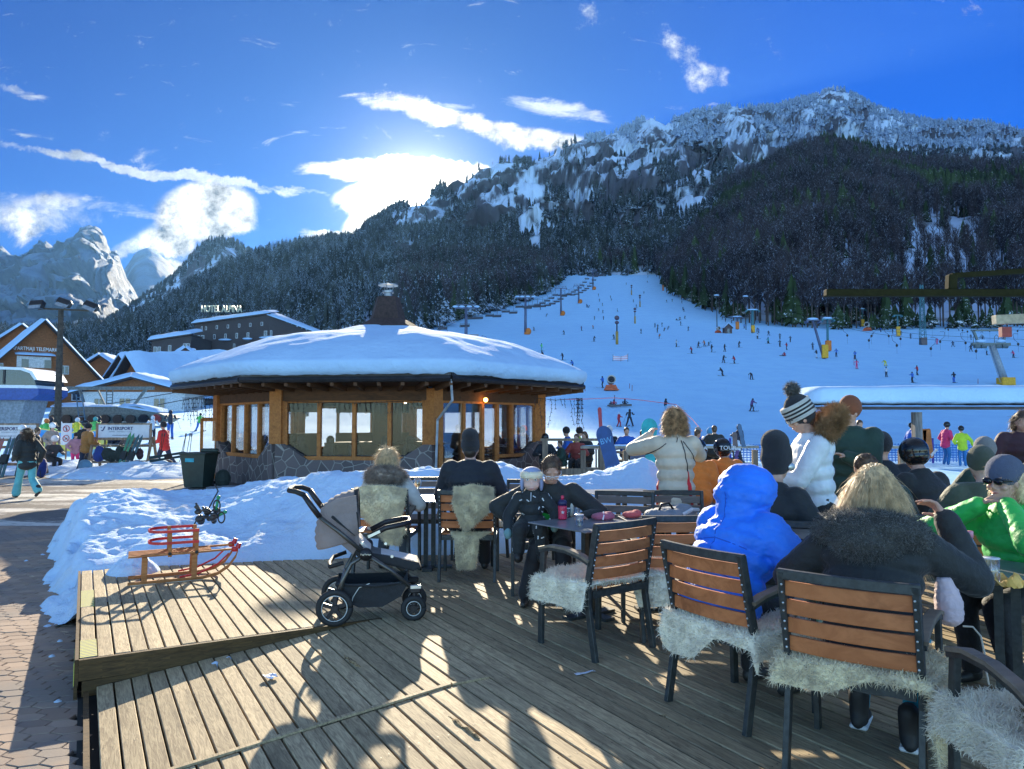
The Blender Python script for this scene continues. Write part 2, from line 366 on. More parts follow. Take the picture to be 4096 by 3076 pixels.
mtG = Mount('mountain',600,1250,CREST_G,g_r0,lambda p:interp(p,[(500,900),(655,860),(720,850),(1250,900)]),M_FOREST,360,70,12,.012,61,label='dark wooded hill right of the piste')
# ------------------------------------------------------------------ forests (each far wood reads as one mass)
def treemat(name,c,snow,amt,c2=None):
    m = bpy.data.materials.new(name);m.use_nodes = True;t = NT(m.node_tree);b = t.n['Principled BSDF']
    ge = t.new('ShaderNodeNewGeometry');sp = t.new('ShaderNodeSeparateXYZ');t.l.new(ge.outputs['True Normal'],sp.inputs[0])
    n = t.noise(ge.outputs['Position'],.9,3,.7);n2 = t.noise(ge.outputs['Position'],.02,5,.6)
    up = t.math('ABSOLUTE',sp.outputs[2])
    k = t.step(t.math('ADD',t.math('MULTIPLY',up,.35),n),1.0-amt,1.12-amt)
    base = t.mix(t.step(n2,.35,.65),tuple(x*.6 for x in c),c2 or c)
    t.l.new(t.mix(k,base,snow),b.inputs['Base Color']);b.inputs['Roughness'].default_value = .9;b.inputs['Specular IOR Level'].default_value = .1
    return m
M_TREE = treemat('frosted_conifer',(.022,.034,.034),(.40,.50,.64),.35,(.05,.06,.055))
M_TREEF = treemat('heavily_frosted_conifer',(.04,.055,.07),(.34,.45,.62),.52,(.08,.09,.10))
M_TREEG = treemat('dark_conifer',(.028,.048,.022),(.6,.65,.72),.30,(.045,.07,.03))
M_BARE = treemat('bare_broadleaf',(.042,.036,.044),(.40,.48,.62),.27,(.066,.054,.062))
def conifer_np(h=1.0,tiers=5,n=7,seed=0,w=.17):
    r = np.random.RandomState(seed);V = [];F = []
    for k in range(tiers):
        z0 = .12+.80*k/tiers;z1 = z0+.30 if k < tiers-1 else 1.0;rad = w*(1-.78*k/tiers)*(1+.15*r.randn())
        b = len(V);V.append((0,0,z1))
        for j in range(n):
            a = 2*math.pi*(j+r.rand()*.5)/n;q = rad*(.62 if j % 2 else 1.15)*(1+.2*r.randn())
            V.append((q*math.cos(a),q*math.sin(a),z0-(0 if j % 2 else .05)+.02*r.randn()))
        F += [(b,b+1+j,b+1+(j+1) % n) for j in range(n)]
    b = len(V);V += [(.012,0,0),(-.008,.01,0),(-.008,-.01,0),(0,0,.3)];F += [(b,b+1,b+3),(b+1,b+2,b+3),(b+2,b,b+3)]
    return np.array(V)*h,np.array(F)
def bare_np(seed=0,k=46,trunk=.55):
    r = np.random.RandomState(seed);V = [];F = []
    def sliver(a,b,w):
        i = len(V);s = np.array([w*r.randn(),w*r.randn(),0]);s = s/np.linalg.norm(s+1e-9)*w
        V.extend([a-s,a+s,b]);F.append((i,i+1,i+2))
    for q in range(3):sliver(np.array([0,0,0.]),np.array([.01*r.randn(),.01*r.randn(),.9]),.011)
    for q in range(k):
        z = .35+.55*r.rand();a = r.rand()*6.28;L = (.10+.16*r.rand())*(1.15-z)*2.0
        p = np.array([0,0,z]);e = p+np.array([math.cos(a)*L*.6,math.sin(a)*L*.6,L*.85]);sliver(p,e,.006)
        for m in range(2):
            f = p+(e-p)*(.4+.5*r.rand());g = f+np.array([r.randn()*.05,r.randn()*.05,.07+.05*r.rand()]);sliver(f,g,.006)
    return np.array(V),np.array(F)
def scatter(name,protos,pts,mats,label,mi=None):
    """pts: list of (x,y,z,height,width factor); protos: list of (V,F); one mesh"""
    VV = [];FF = [];MI = [];off = 0;pts = np.array(pts);ch = RNG.randint(0,len(protos),len(pts)) if mi is None else np.array(mi)
    for k,(V,F) in enumerate(protos):
        P = pts[ch == k]
        if not len(P):continue
        a = RNG.rand(len(P))*6.283;c,s = np.cos(a)[:,None],np.sin(a)[:,None]
        X = (V[None,:,0]*c-V[None,:,1]*s)*(P[:,3]*P[:,4])[:,None]+P[:,0][:,None]
        Y = (V[None,:,0]*s+V[None,:,1]*c)*(P[:,3]*P[:,4])[:,None]+P[:,1][:,None]
        Z = V[None,:,2]*P[:,3][:,None]+P[:,2][:,None]
        VV.append(np.stack([X,Y,Z],-1).reshape(-1,3));n = len(V)
        FF.append((F[None]+(np.arange(len(P))*n)[:,None,None]+off).reshape(-1,3));off += n*len(P)
        MI.append(np.full(len(P)*len(F),min(k,len(mats)-1) if len(mats) > 1 else 0))
    o = npmesh(name,np.concatenate(VV),np.concatenate(FF),mats,np.concatenate(MI))
    return tag(o,label,'forest',kind='stuff')
def proj(x,y,z):
    dz = z-CAMZ;f = y*math.cos(PITCH)+dz*math.sin(PITCH);u = -y*math.sin(PITCH)+dz*math.cos(PITCH)
    return 512+FPX*x/f,384.5-FPX*u/f
PATCH = [(x*.463,y*.463+3,a*.56,b*.56,g) for x,y,a,b,g in [(1600,290,32,62,8),(1655,330,20,40,-30),(1415,300,40,42,20),(1340,350,62,50,-25),(1260,345,45,40,-20),(1195,345,38,35,0),(1250,410,22,62,20),(1075,375,42,28,-15),(1060,420,50,30,-30),(1000,400,34,28,0),
         (1500,355,30,30,20),(1500,430,34,20,0),(1150,470,22,42,-25),(1155,520,12,30,10),(850,560,60,13,38),(930,450,40,22,0),(1800,205,28,10,0),(1560,255,20,14,0),(1130,400,40,35,0),(880,470,30,18,0)]]
PATCHD = [(x*.463,y*.463,a*.463,b*.463,g) for x,y,a,b,g in [(395,618,62,14,38),(510,560,30,12,-35),(290,678,30,9,30),(455,590,34,14,38)]]
PATCHG = [(x*.463,y*.463,a*.50,b*.50,g) for x,y,a,b,g in [(2040,530,75,62,0),(1960,600,130,38,0),(1840,600,45,40,0),(2110,590,70,40,0),(2120,650,90,16,0),(2060,655,170,75,0)]]
def inpatch(px,py,PS,jit=.35):
    n = fnoise(px,py,.11,77)*jit*2+fnoise(px,py,.35,78)*jit
    for (cx,cy,a,b,g) in PS:
        c,s = math.cos(R(g)),-math.sin(R(g));dx,dy = px-cx,py-cy
        u,v = (dx*c+dy*s)/a,(-dx*s+dy*c)/b
        if u*u+v*v < 1+n:return True
    return False
def wood(mt,n,PS,hmin,hmax,tmin=0,tmax=1.03,px0=None,px1=None,keep=None,pat=.03,bias=1.0):
    P = []
    for i in range(n):
        px = random.uniform(px0 or mt.px0,px1 or mt.px1);t = tmin+(tmax-tmin)*random.random()**bias
        x,y,z = mt.pt(px,t);qx,qy = proj(x,y,z)
        if PS and inpatch(qx,qy,PS) and random.random() > pat:continue
        if keep and not keep(qx,qy,x,y,t):continue
        P.append((x,y,z-1,random.uniform(hmin,hmax),random.uniform(.8,1.35)))
    return P
CP = [conifer_np(seed=i,w=.15+.02*i) for i in range(4)];BP = [bare_np(seed=i) for i in range(3)]
PB = wood(mtB,42000,PATCH,9,18,.0,1.02,bias=.85,px1=1100)
hi = [p for p in PB if proj(p[0],p[1],p[2])[1] < 150+.0*p[0] and p[0] > 150 or (p[2] > 560)]
sh = set(hi);lo = [p for p in PB if p not in sh]
scatter('forest',CP,hi,[M_TREEF],'frosted conifer wood high on the main mountain')
scatter('forest',CP+BP[:1],lo,[M_TREE],'dense conifer wood on the lower flank of the main mountain')
PCc = wood(mtC,7000,None,13,22,0,1.03)
scatter('forest',CP+BP,PCc,[M_TREE],'dark wood on the low ridge behind the hotel')
PD = wood(mtD,5000,PATCHD,14,22,.25,1.02)
scatter('forest',CP,PD,[M_TREE],'wood on the cone shaped foothill')
def keepG(qx,qy,x,y,t):return True
PG = wood(mtG,9500,PATCHG,17,27,.0,1.02,px1=1120,bias=.9,pat=.05)
mi = [(random.randrange(4) if (fnoise(p[0],p[1],.006,8) > (.05 if p[0]/p[1] > .42 else .25) or random.random() < .12) else 4+random.randrange(3)) for p in PG]
scatter('forest',CP+BP,PG,[M_TREEG,M_TREEG,M_TREEG,M_TREEG,M_BARE],'mixed wood of bare trees and firs on the right hill',mi=mi)
# woods standing on the ski hill beside the piste
LEFT_EDGE = [(262,600),(270,574),(285,560),(300,535),(312,490),(322,455),(330,425),(345,395)]
def left_tree(px,py):return px < interp(py,[(a,b) for a,b in LEFT_EDGE])-2
PF = []
for i in range(9000):
    d = random.uniform(185,640);u = random.uniform(-.42,.14);x = u*d;z = ground(x,d);px,py = proj(x,d,z)
    if px < 395 or d < 200 and px > 420:continue
    if not left_tree(px,py):continue
    PF.append((x,d,z-.5,random.uniform(14,22),random.uniform(.8,1.3)))
scatter('forest',CP+BP,PF,[M_TREE,M_TREE,M_TREE,M_TREE,M_BARE],'wood along the left edge of the piste')
# ------------------------------------------------------------------ deck, ramp, paving
P0 = Vector((-2.83,4.92,0));SU = Vector((.5,-.8660254,0));TV = Vector((.8660254,.5,0))
def st(s,t,z=0.0):return P0+SU*s+TV*t+Vector((0,0,z))
def to_st(x,y):d = Vector((x,y,0))-P0;return d.dot(SU),d.dot(TV)
def woodmat(name,c,c2,dirv=(SU.x,SU.y),grain=60,rnd=.5,rough=.75,bump=.35,lum=1.0,stain=(.35,.35,.36)):
    m = bpy.data.materials.new(name);m.use_nodes = True;t = NT(m.node_tree);b = t.n['Principled BSDF']
    ge = t.new('ShaderNodeNewGeometry');mp = t.new('ShaderNodeMapping',vector_type='TEXTURE');t.l.new(ge.outputs['Position'],mp.inputs[0])
    mp.inputs['Rotation'].default_value = (0,0,math.atan2(dirv[1],dirv[0]));mp.inputs['Scale'].default_value = (9,1,1)
    off = t.new('ShaderNodeVectorMath',operation='MULTIPLY_ADD');cr = t.new('ShaderNodeCombineXYZ');t.l.new(ge.outputs['Random Per Island'],cr.inputs[0]);t.l.new(ge.outputs['Random Per Island'],cr.inputs[2])
    t.l.new(cr.outputs[0],off.inputs[0]);off.inputs[1].default_value = (30,9,17);t.l.new(mp.outputs[0],off.inputs[2])
    g = t.noise(off.outputs[0],grain,6,.65,1.2);g2 = t.noise(off.outputs[0],7,5,.65,.5);big = t.noise(ge.outputs['Position'],1.1,5,.65)
    col = t.mix(t.step(g,.32,.66),c2,c);col = t.mix(t.math('MULTIPLY',t.step(g2,.5,.72),.55),col,tuple(x*.45 for x in c2))
    col = t.mix(t.math('MULTIPLY',t.step(big,.42,.68),.5),col,tuple(a*b for a,b in zip(c,(1-stain[0],1-stain[1],1-stain[2]))))
    hs = t.new('ShaderNodeHueSaturation');t.l.new(col,hs.inputs['Color'])
    t.l.new(t.math('MULTIPLY_ADD',ge.outputs['Random Per Island'],rnd,(1-rnd/2)*lum),hs.inputs['Value'])
    t.l.new(hs.outputs[0],b.inputs['Base Color']);b.inputs['Roughness'].default_value = rough;b.inputs['Specular IOR Level'].default_value = .3
    bn = t.new('ShaderNodeBump');bn.inputs['Strength'].default_value = bump;bn.inputs['Distance'].default_value = .006
    t.l.new(t.math('ADD',g,g2),bn.inputs['Height']);t.l.new(bn.outputs[0],b.inputs['Normal']);return m
M_DECK = woodmat('weathered_decking',(.50,.385,.225),(.235,.17,.10))
M_FASCIA = woodmat('brown_fascia',(.15,.085,.03),(.055,.032,.014),dirv=(TV.x,TV.y),rnd=.2)
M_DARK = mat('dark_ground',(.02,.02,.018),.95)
PW = .103;GAP = .011
def plankset(mb,s0,s1,t0,t1,zf,th=.028):
    n = int(round((t1-t0)/PW))
    for k in range(n):
        a,b = t0+k*PW+GAP/2,t0+(k+1)*PW-GAP/2;j = random.uniform(-.004,.004);dz = random.uniform(-.0025,.0025)
        e0,e1 = s0+random.uniform(-.006,.006),s1+random.uniform(-.006,.006)
        vs = []
        for zz in (0,-th):
            for (s,t) in ((e0,a),(e1,a),(e1,b),(e0,b)):vs.append(st(s,t+j*.2,zf(s,t)+zz+dz))
        # small chamfer on the top edge
        c = .004;top = [st(e0+c,a+c,zf(e0,a)+dz),st(e1-c,a+c,zf(e1,a)+dz),st(e1-c,b-c,zf(e1,b)+dz),st(e0+c,b-c,zf(e0,b)+dz)]
        mid = [v-Vector((0,0,c)) for v in vs[:4]];bot = vs[4:]
        V = top+mid+bot;F = [(0,1,2,3)]+[(i,(i+1) % 4,4+(i+1) % 4,4+i) for i in range(4)]+[(4+i,4+(i+1) % 4,8+(i+1) % 4,8+i) for i in range(4)]
        mb.add(V,F)
TR = 1.9
def zramp(s,t):return -.19*(1-min(t,TR)/TR)
flat = lambda s,t:0.0
d = MB()
plankset(d,-3.3,-.02,0.0,19*PW,flat)
plankset(d,-3.3,4.2,19*PW,80*PW,flat);plankset(d,-3.3,2.0,80*PW,104*PW,flat)
plankset(d,.035,1.62,0.10,18*PW+.10,zramp);plankset(d,1.66,3.2,0.10,18*PW+.10,zramp)
for j in range(-5,8):
    s0 = j*.55
    for k in range(0,74):
        t0 = k*PW
        if s0 > 0 and t0 < TR:zf = zramp
        else:zf = flat
        p_ = st(s0,t0+PW/2)
        if p_.y > 9.2 or p_.y < 2.0 or (0 < s0 < .1):continue
        for q in (.028,.075):
            a,b = s0+random.uniform(-.012,.012),t0+q+random.uniform(-.004,.004)+(.10 if zf is zramp else 0)*0;z = zf(a,b)+.0035
            d.add([st(a+.0042*math.cos(i*1.047),b+.0042*math.sin(i*1.047),z) for i in range(6)],[(0,1,2,3,4,5)],1)
deck = tag(d.build('deck',[M_DECK,mat('rusty_screw',(.05,.035,.025),.6)]),'weathered plank deck of the terrace','deck',kind='structure')
s_ = MB()   # trim strip across the ramp, fascia boards, dark underside
def quadbox(mb,p,q,w,h,mi=0):mb.beam(p,q,w,h,mi)
s_.beam(st(1.64,0.03,zramp(0,.03)+.006),st(1.64,TR,.006),.03,.012);s_.beam(st(1.64,TR+.01,.006),st(1.645,2.15,.006),.03,.012)
s_.build('joint_strip',M_DECK,deck)
fa = MB()
n = 14
for k in range(n):
    a,b = TR*k/n,TR*(k+1)/n
    fa.add([st(.0,a,-.03),st(.0,b,-.03),st(.0,b,-.135),st(.0,a,-.135),st(.022,a,-.03),st(.022,b,-.03),st(.022,b,-.135),st(.022,a,-.135)],[(4,5,6,7),(0,1,5,4),(3,2,6,7)])
fa.beam(st(.013,0,-.014),st(.013,TR+.25,-.014),.030,.030)
fa.beam(st(.008,0.02,-.19),st(.008,TR*.75,-.175),.022,.10)
fa.beam(st(-3.3,-.012,-.08),st(.02,-.012,-.08),.022,.17);fa.beam(st(-3.3,-.016,-.21),st(.02,-.016,-.21),.02,.10)
fa.beam(st(.06,.045,-.22),st(3.2,.045,-.22),.03,.05)
fa.build('fascia_board',M_FASCIA,deck)
def stripes(name,c1,c2,sc,rot):
    m = bpy.data.materials.new(name);m.use_nodes = True;t = NT(m.node_tree);b = t.n['Principled BSDF']
    ge = t.new('ShaderNodeTexCoord');mp = t.new('ShaderNodeMapping',vector_type='TEXTURE');t.l.new(ge.outputs['Object'],mp.inputs[0]);mp.inputs['Rotation'].default_value = rot
    sp = t.new('ShaderNodeSeparateXYZ');t.l.new(mp.outputs[0],sp.inputs[0])
    k = t.math('GREATER_THAN',t.math('FRACT',t.math('MULTIPLY',sp.outputs[0],sc)),.5);nz = t.noise(ge.outputs['Object'],60,4)
    t.l.new(t.mix(t.math('MULTIPLY',t.step(nz,.5,.7),.5),t.mix(k,c1,c2),(.3,.28,.2)),b.inputs['Base Color']);b.inputs['Roughness'].default_value = .7;return m
M_HAZ = stripes('hazard_tape',(.55,.52,.08),(.16,.16,.14),26,(0,0,R(-55)))
hzt = MB();hzt.box(st(-.24,.055,.002),(.44,.10,.004),rz=math.atan2(SU.y,SU.x));hzt.box(st(-.16,-.027,-.09),(.36,.004,.15),rz=math.atan2(SU.y,SU.x));hzt.box(st(-1.9,.055,.002),(.7,.10,.004),rz=math.atan2(SU.y,SU.x))
hzt.build('hazard_tape',M_HAZ,deck)
# damaged boards: rotten splinters lying in the gaps
M_ROT = mat('rotten_wood',(.34,.24,.12),.95,var=.5,scale=60,bump=.8)
sp_ = MB()
for (px,py,L) in ((463,728,.34),(652,712,.42),(352,663,.30),(448,650,.22)):
    p = onz(px if px > 300 else px,py,-.02);a = p-SU*L/2;b = p+SU*L/2
    pts = [a.lerp(b,i/8)+TV*random.uniform(-.008,.008)+Vector((0,0,random.uniform(0,.02))) for i in range(9)]
    sp_.tube(pts,[.004]+[random.uniform(.008,.018) for _ in range(7)]+[.004],6,flat=.6)
tag(sp_.build('splinter',M_ROT,deck),'pale splintered strip in a plank gap')
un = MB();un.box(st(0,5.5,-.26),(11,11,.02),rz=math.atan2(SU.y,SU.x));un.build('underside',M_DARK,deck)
# hexagonal paving on the left
def hexpave():
    V = [];F = [];a,b,g = .118,.062,.0035   # half length, half height
    rz = R(8);c,s = math.cos(rz),math.sin(rz);ex = a*1.46
    for j in range(-10,118):
        for i in range(-2,44):
            u = i*2*(a*.73+g)+(a*.73+g if j % 2 else 0);v = j*(b*2*.78+g)
            x,y = -8.4+u*c-v*s*.2,2.5+u*s*.15+v
            ss,tt = to_st(x,y)
            if tt > .035 or y > 13 or y < 2.6 or x < -9.5:continue
            h = random.uniform(-.003,.003)-.25;k = len(V)
            P = [(-a*.73,-b*.55),(0,-b),(a*.73,-b*.55),(a*.73,b*.55),(0,b),(-a*.73,b*.55)]
            for q,z in ((.95,h+.0),(1.0,h-.006),(1.0,h-.05)):
                for p in P:V.append((x+p[0]*q,y+p[1]*q,z))
            F.append([k+m for m in (0,1,2,3)]);F.append([k+m for m in (0,3,4,5)])
            for r_ in (0,6):
                for m in range(6):F.append([k+r_+m,k+r_+(m+1) % 6,k+r_+6+(m+1) % 6,k+r_+6+m])
    return V,F
M_PAVE = bpy.data.materials.new('brown_paver');M_PAVE.use_nodes = True;t = NT(M_PAVE.node_tree);b = t.n['Principled BSDF'];ge = t.new('ShaderNodeNewGeometry')
cc = t.mix(ge.outputs['Random Per Island'],(.24,.145,.09),(.38,.25,.165));cc = t.mix(t.step(t.noise(ge.outputs['Position'],1.3,5,.6),.4,.62),cc,(.18,.14,.115));cc = t.mix(t.math('MULTIPLY',t.noise(ge.outputs['Position'],120,3,.7),.35),cc,(.35,.3,.25))
t.l.new(cc,b.inputs['Base Color']);b.inputs['Roughness'].default_value = .75
bn = t.new('ShaderNodeBump');bn.inputs['Strength'].default_value = .4;bn.inputs['Distance'].default_value = .004;t.l.new(t.noise(ge.outputs['Position'],150,3,.7),bn.inputs['Height']);t.l.new(bn.outputs[0],b.inputs['Normal'])
V,F = hexpave();pv_ = tag(npmesh('pavement',V,F,M_PAVE),'brown hexagonal block paving','pavement',kind='structure')
gb = MB();gb.box((-6.0,8.5,-.285),(9,14,.02));gb.build('joint_sand',M_DARK,pv_)
# trodden street behind
M_STREET = bpy.data.materials.new('trodden_snow_street');M_STREET.use_nodes = True;t = NT(M_STREET.node_tree);b = t.n['Principled BSDF'];ge = t.new('ShaderNodeNewGeometry')
mp = t.new('ShaderNodeMapping');t.l.new(ge.outputs['Position'],mp.inputs[0]);mp.inputs['Scale'].default_value = (.35,1,1)
f = t.noise(mp.outputs[0],.55,7,.68,.5);f2 = t.noise(ge.outputs['Position'],7,6,.7)
br = t.new('ShaderNodeTexBrick');t.l.new(ge.outputs['Position'],br.inputs[0]);br.inputs['Scale'].default_value = 5.0;br.inputs['Color1'].default_value = (.16,.13,.10,1);br.inputs['Color2'].default_value = (.12,.10,.085,1);br.inputs['Mortar'].default_value = (.05,.045,.04,1)
cc = t.mix(t.step(t.math('ADD',f,t.math('MULTIPLY',f2,.25)),.54,.66),t.mix(f2,(.52,.47,.40),(.74,.70,.63)),br.outputs[0])
t.l.new(cc,b.inputs['Base Color']);b.inputs['Roughness'].default_value = .6;b.inputs['Specular IOR Level'].default_value = .35
bn = t.new('ShaderNodeBump');bn.inputs['Strength'].default_value = .7;bn.inputs['Distance'].default_value = .03;t.l.new(t.math('ADD',f2,f),bn.inputs['Height']);t.l.new(bn.outputs[0],b.inputs['Normal'])
def stf(a,c):
    x = -34+38*a;y = 12.6+15.5*c;z = -.262+fnoise(x,y,.9,4)*.012+fnoise(x,y,4,4)*.006
    return x,y,z
tag(grid_mesh('street',200,120,stf,M_STREET),'trodden snow and block paving street','street',kind='structure')
# ------------------------------------------------------------------ ploughed snow banks
M_BANK = bpy.data.materials.new('dirty_snow');M_BANK.use_nodes = True;t = NT(M_BANK.node_tree);b = t.n['Principled BSDF'];ge = t.new('ShaderNodeNewGeometry')
f = t.noise(ge.outputs['Position'],3.5,7,.62);f2 = t.noise(ge.outputs['Position'],28,6,.68);f3 = t.noise(ge.outputs['Position'],1.4,6,.6)
cc = t.mix(t.math('MULTIPLY',t.step(f3,.55,.72),.55),(.52,.68,.86),(.56,.52,.46));cc = t.mix(t.math('MULTIPLY',t.step(f2,.60,.75),.25),cc,(.55,.48,.40))
t.l.new(cc,b.inputs['Base Color']);b.inputs['Roughness'].default_value = .8;b.inputs['Specular IOR Level'].default_value = .2
b.inputs['Subsurface Weight'].default_value = .25;b.inputs['Subsurface Radius'].default_value = (.05,.07,.10);b.inputs['Subsurface Scale'].default_value = 1
bn = t.new('ShaderNodeBump');bn.inputs['Strength'].default_value = .8;bn.inputs['Distance'].default_value = .04;t.l.new(t.math('ADD',f,t.math('MULTIPLY',f2,.5)),bn.inputs['Height']);t.l.new(bn.outputs[0],b.inputs['Normal'])
YB = [(-9,6.2),(-4.4,7.86),(-2.8,8.36),(-2.1,8.45),(.1,8.95),(3.3,9.6),(8,10.6)]
EC = [(-7,3.6),(-4,3.2),(-3,2.2),(-2.2,1.2),(6,1.1)]
HC = [(-8,.3),(-5,.54),(-3.2,.65),(-2.5,.80),(-1.6,.92),(0,.94),(.8,.80),(1.3,.82),(1.9,.92),(2.6,.62),(4,.5),(6,.45),(8,.3)]
def bank_h(x,y):
    e = y-interp(x,YB)-fnoise(x,y,1.3,2)*.18;ec,H = interp(x,EC),interp(x,HC)*(1+.12*fnoise(x,0,.8,9))
    _,tt = to_st(x,y)
    lf = smooth((tt+.42+fnoise(x,y,2.2,6)*.22+fnoise(x,y,8,7)*.10)/.55) if x < -2 else 1.0
    if e < 0:h = -.06
    elif e < ec:h = H*(smooth(e/ec)*.45+.55*min(1,e/ec)**.6)
    else:h = H-(H+.35)*smooth((e-ec-.2)/3.2)
    h = h*lf-(1-lf)*.33
    act = smooth(e/.5)*lf
    h += act*(fnoise(x,y,1.1,11)*.10+(ridged(x,y,2.3,12,4)-.5)*.085+fnoise(x,y,9,13)*.022+abs(fnoise(x,y,18,14))*.016)
    if tt > -.02 and e < .25:h = max(h,-.03)
    return h
def bf(a,c):
    x = -9.2+17*a;y = 6.6+9.0*c;return x,y,bank_h(x,y)-(.0 if True else 0)
V_ = grid_mesh('snow_bank',520,300,bf,M_BANK);tag(V_,'long ploughed snow bank behind the terrace','snow bank')
def lump(name,cx,cy,cz,r,h,seed,label,n=40,sx=1.0,group=None):
    def f(a,c):
        x,y = (a*2-1)*r*1.3*sx,(c*2-1)*r*1.3;q = math.hypot(x/sx,y)/r
        z = h*max(0,1-q*q)**.8 if q < 1 else -(q-1)*h*1.2
        k = smooth(1.25-q);z += k*((ridged(x,y,2.2/r,seed,4)-.4)*h*.45+fnoise(x,y,7/r,seed)*h*.12)
        return cx+x,cy+y,cz+z-.02
    o = grid_mesh(name,n,n,f,M_BANK);return tag(o,label,'snow heap',group)
lump('snow_heap',-3.92,7.75,.0,.26,.17,4,'small grey snow lump at the platform edge left of the sled')
lump('snow_heap',-15.5,14.5,-.27,2.6,.75,5,'beige snow heap at the left edge of the street',60)
lump('snow_heap',-12.6,25.4,-.27,2.1,.34,6,'rounded snow heap between the rental sign and the bin',60,1.5)
lump('snow_heap',-17.0,27.5,-.27,2.2,.4,7,'low snow heap behind the walking woman',60,1.4)
lump('snow_heap',-12.8,26.2,-.27,1.7,.45,8,'snow heap under the right rental rack',50,1.4)
lump('snow_heap',4.6,10.4,-.05,1.3,.9,9,'crusted snow heap behind the woman in the white jacket',70)
for i,(px,py) in enumerate(((215,662),(228,657),(150,600),(60,640),(52,655),(58,700),(255,655),(26,560))):
    p = onz(px,py,-.24 if px < 80 else -.1);lump('snow_clump',p.x,p.y,p.z-.01,.035,.03,20+i,'small clump of snow lying on the paving or ramp',12,1,'snow clumps on the ground')
# ------------------------------------------------------------------ round cafe pavilion
def glassmat(name,tint=(.86,.86,.86),refl=.35,rough=.02):
    m = bpy.data.materials.new(name);m.use_nodes = True;t = NT(m.node_tree);t.n.clear()
    tr = t.new('ShaderNodeBsdfTransparent');tr.inputs[0].default_value = rgba(tint);gl = t.new('ShaderNodeBsdfGlossy');gl.inputs['Roughness'].default_value = rough;gl.inputs['Color'].default_value = (.9,.95,1,1)
    fr = t.new('ShaderNodeFresnel');fr.inputs[0].default_value = 1.5;mx = t.new('ShaderNodeMixShader')
    t.l.new(t.math('MULTIPLY_ADD',fr.outputs[0],.45,refl,clamp=True),mx.inputs[0]);t.l.new(tr.outputs[0],mx.inputs[1]);t.l.new(gl.outputs[0],mx.inputs[2])
    o = t.new('ShaderNodeOutputMaterial');t.l.new(mx.outputs[0],o.inputs[0]);return m
M_GLASS = glassmat('window_glass',refl=.0);M_CLEAR = glassmat('clear_plastic',(.93,.96,.97),.08,.03)
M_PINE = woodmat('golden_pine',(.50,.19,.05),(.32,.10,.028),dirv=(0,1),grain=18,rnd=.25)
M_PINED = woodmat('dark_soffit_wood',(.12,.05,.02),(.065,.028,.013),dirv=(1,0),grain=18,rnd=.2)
M_GUT = mat('gutter_metal',(.035,.032,.035),.4,metal=.5)
def stonemat():
    m = bpy.data.materials.new('rubble_stone');m.use_nodes = True;t = NT(m.node_tree);b = t.n['Principled BSDF'];tcn = t.new('ShaderNodeTexCoord')
    wv = t.new('ShaderNodeVectorMath',operation='ADD');t.l.new(tcn.outputs['Object'],wv.inputs[0])
    v = t.new('ShaderNodeTexVoronoi',feature='DISTANCE_TO_EDGE');v.inputs['Scale'].default_value = 3.0;v2 = t.new('ShaderNodeTexVoronoi');v2.inputs['Scale'].default_value = 3.0
    for q in (v,v2):t.l.new(tcn.outputs['Object'],q.inputs['Vector']);q.inputs['Randomness'].default_value = .85
    n = t.noise(tcn.outputs['Object'],25,5,.7);sc = t.new('ShaderNodeSeparateXYZ');t.l.new(v2.outputs['Color'],sc.inputs[0])
    st_ = t.mix(sc.outputs[0],(.075,.05,.045),(.16,.11,.10));st_ = t.mix(t.math('MULTIPLY',n,.5),st_,(.15,.13,.13))
    k = t.step(v.outputs[0],.022,.042);t.l.new(t.mix(k,(.32,.27,.23),st_),b.inputs['Base Color']);b.inputs['Roughness'].default_value = .8
    bn = t.new('ShaderNodeBump');bn.inputs['Strength'].default_value = .7;bn.inputs['Distance'].default_value = .03;t.l.new(t.math('ADD',k,t.math('MULTIPLY',n,.4)),bn.inputs['Height']);t.l.new(bn.outputs[0],b.inputs['Normal']);return m
M_STONE = stonemat()
M_RSNOW = snowmat('roof_snow',sc=.9,bump=.9,fine=6,dist=.10,c=(.42,.61,.83),c2=(.39,.57,.79));M_WHITE = mat('white_paint',(.75,.76,.78),.5,var=.06)
W = [Vector((-9.3,23.6,0)),Vector((-6.45,20.4,0)),Vector((-2.09,19.8,0)),Vector((.86,23.5,0)),Vector((-.1,27.8,0)),Vector((-4.1,29.7,0)),Vector((-8.1,27.9,0))]
PCN = Vector((-4.2,24.9,0));GZ = -.27
pav = empty('cafe_pavilion',(PCN.x,PCN.y,GZ),0,'round cafe pavilion with stone base, pine window walls and thick snow on its roof','pavilion')
pav_inv = Matrix.Translation(-pav.location)
def P_(mb,name,m,parent=pav,smooth=False):
    o = mb.build(name,m,None,smooth);o.parent = parent
    base = Vector((0,0,0));q = parent
    while q is not None:base += Vector(q.location);q = q.parent
    me = o.data;me.transform(Matrix.Translation(-base));return o
def frame(a,b):
    d = (b-a);L = d.length;x = d/L;yv = Vector((x.y,-x.x,0))   # outward for this winding
    M = Matrix(((x.x,yv.x,0,a.x),(x.y,yv.y,0,a.y),(0,0,1,0),(0,0,0,1)));return M,L
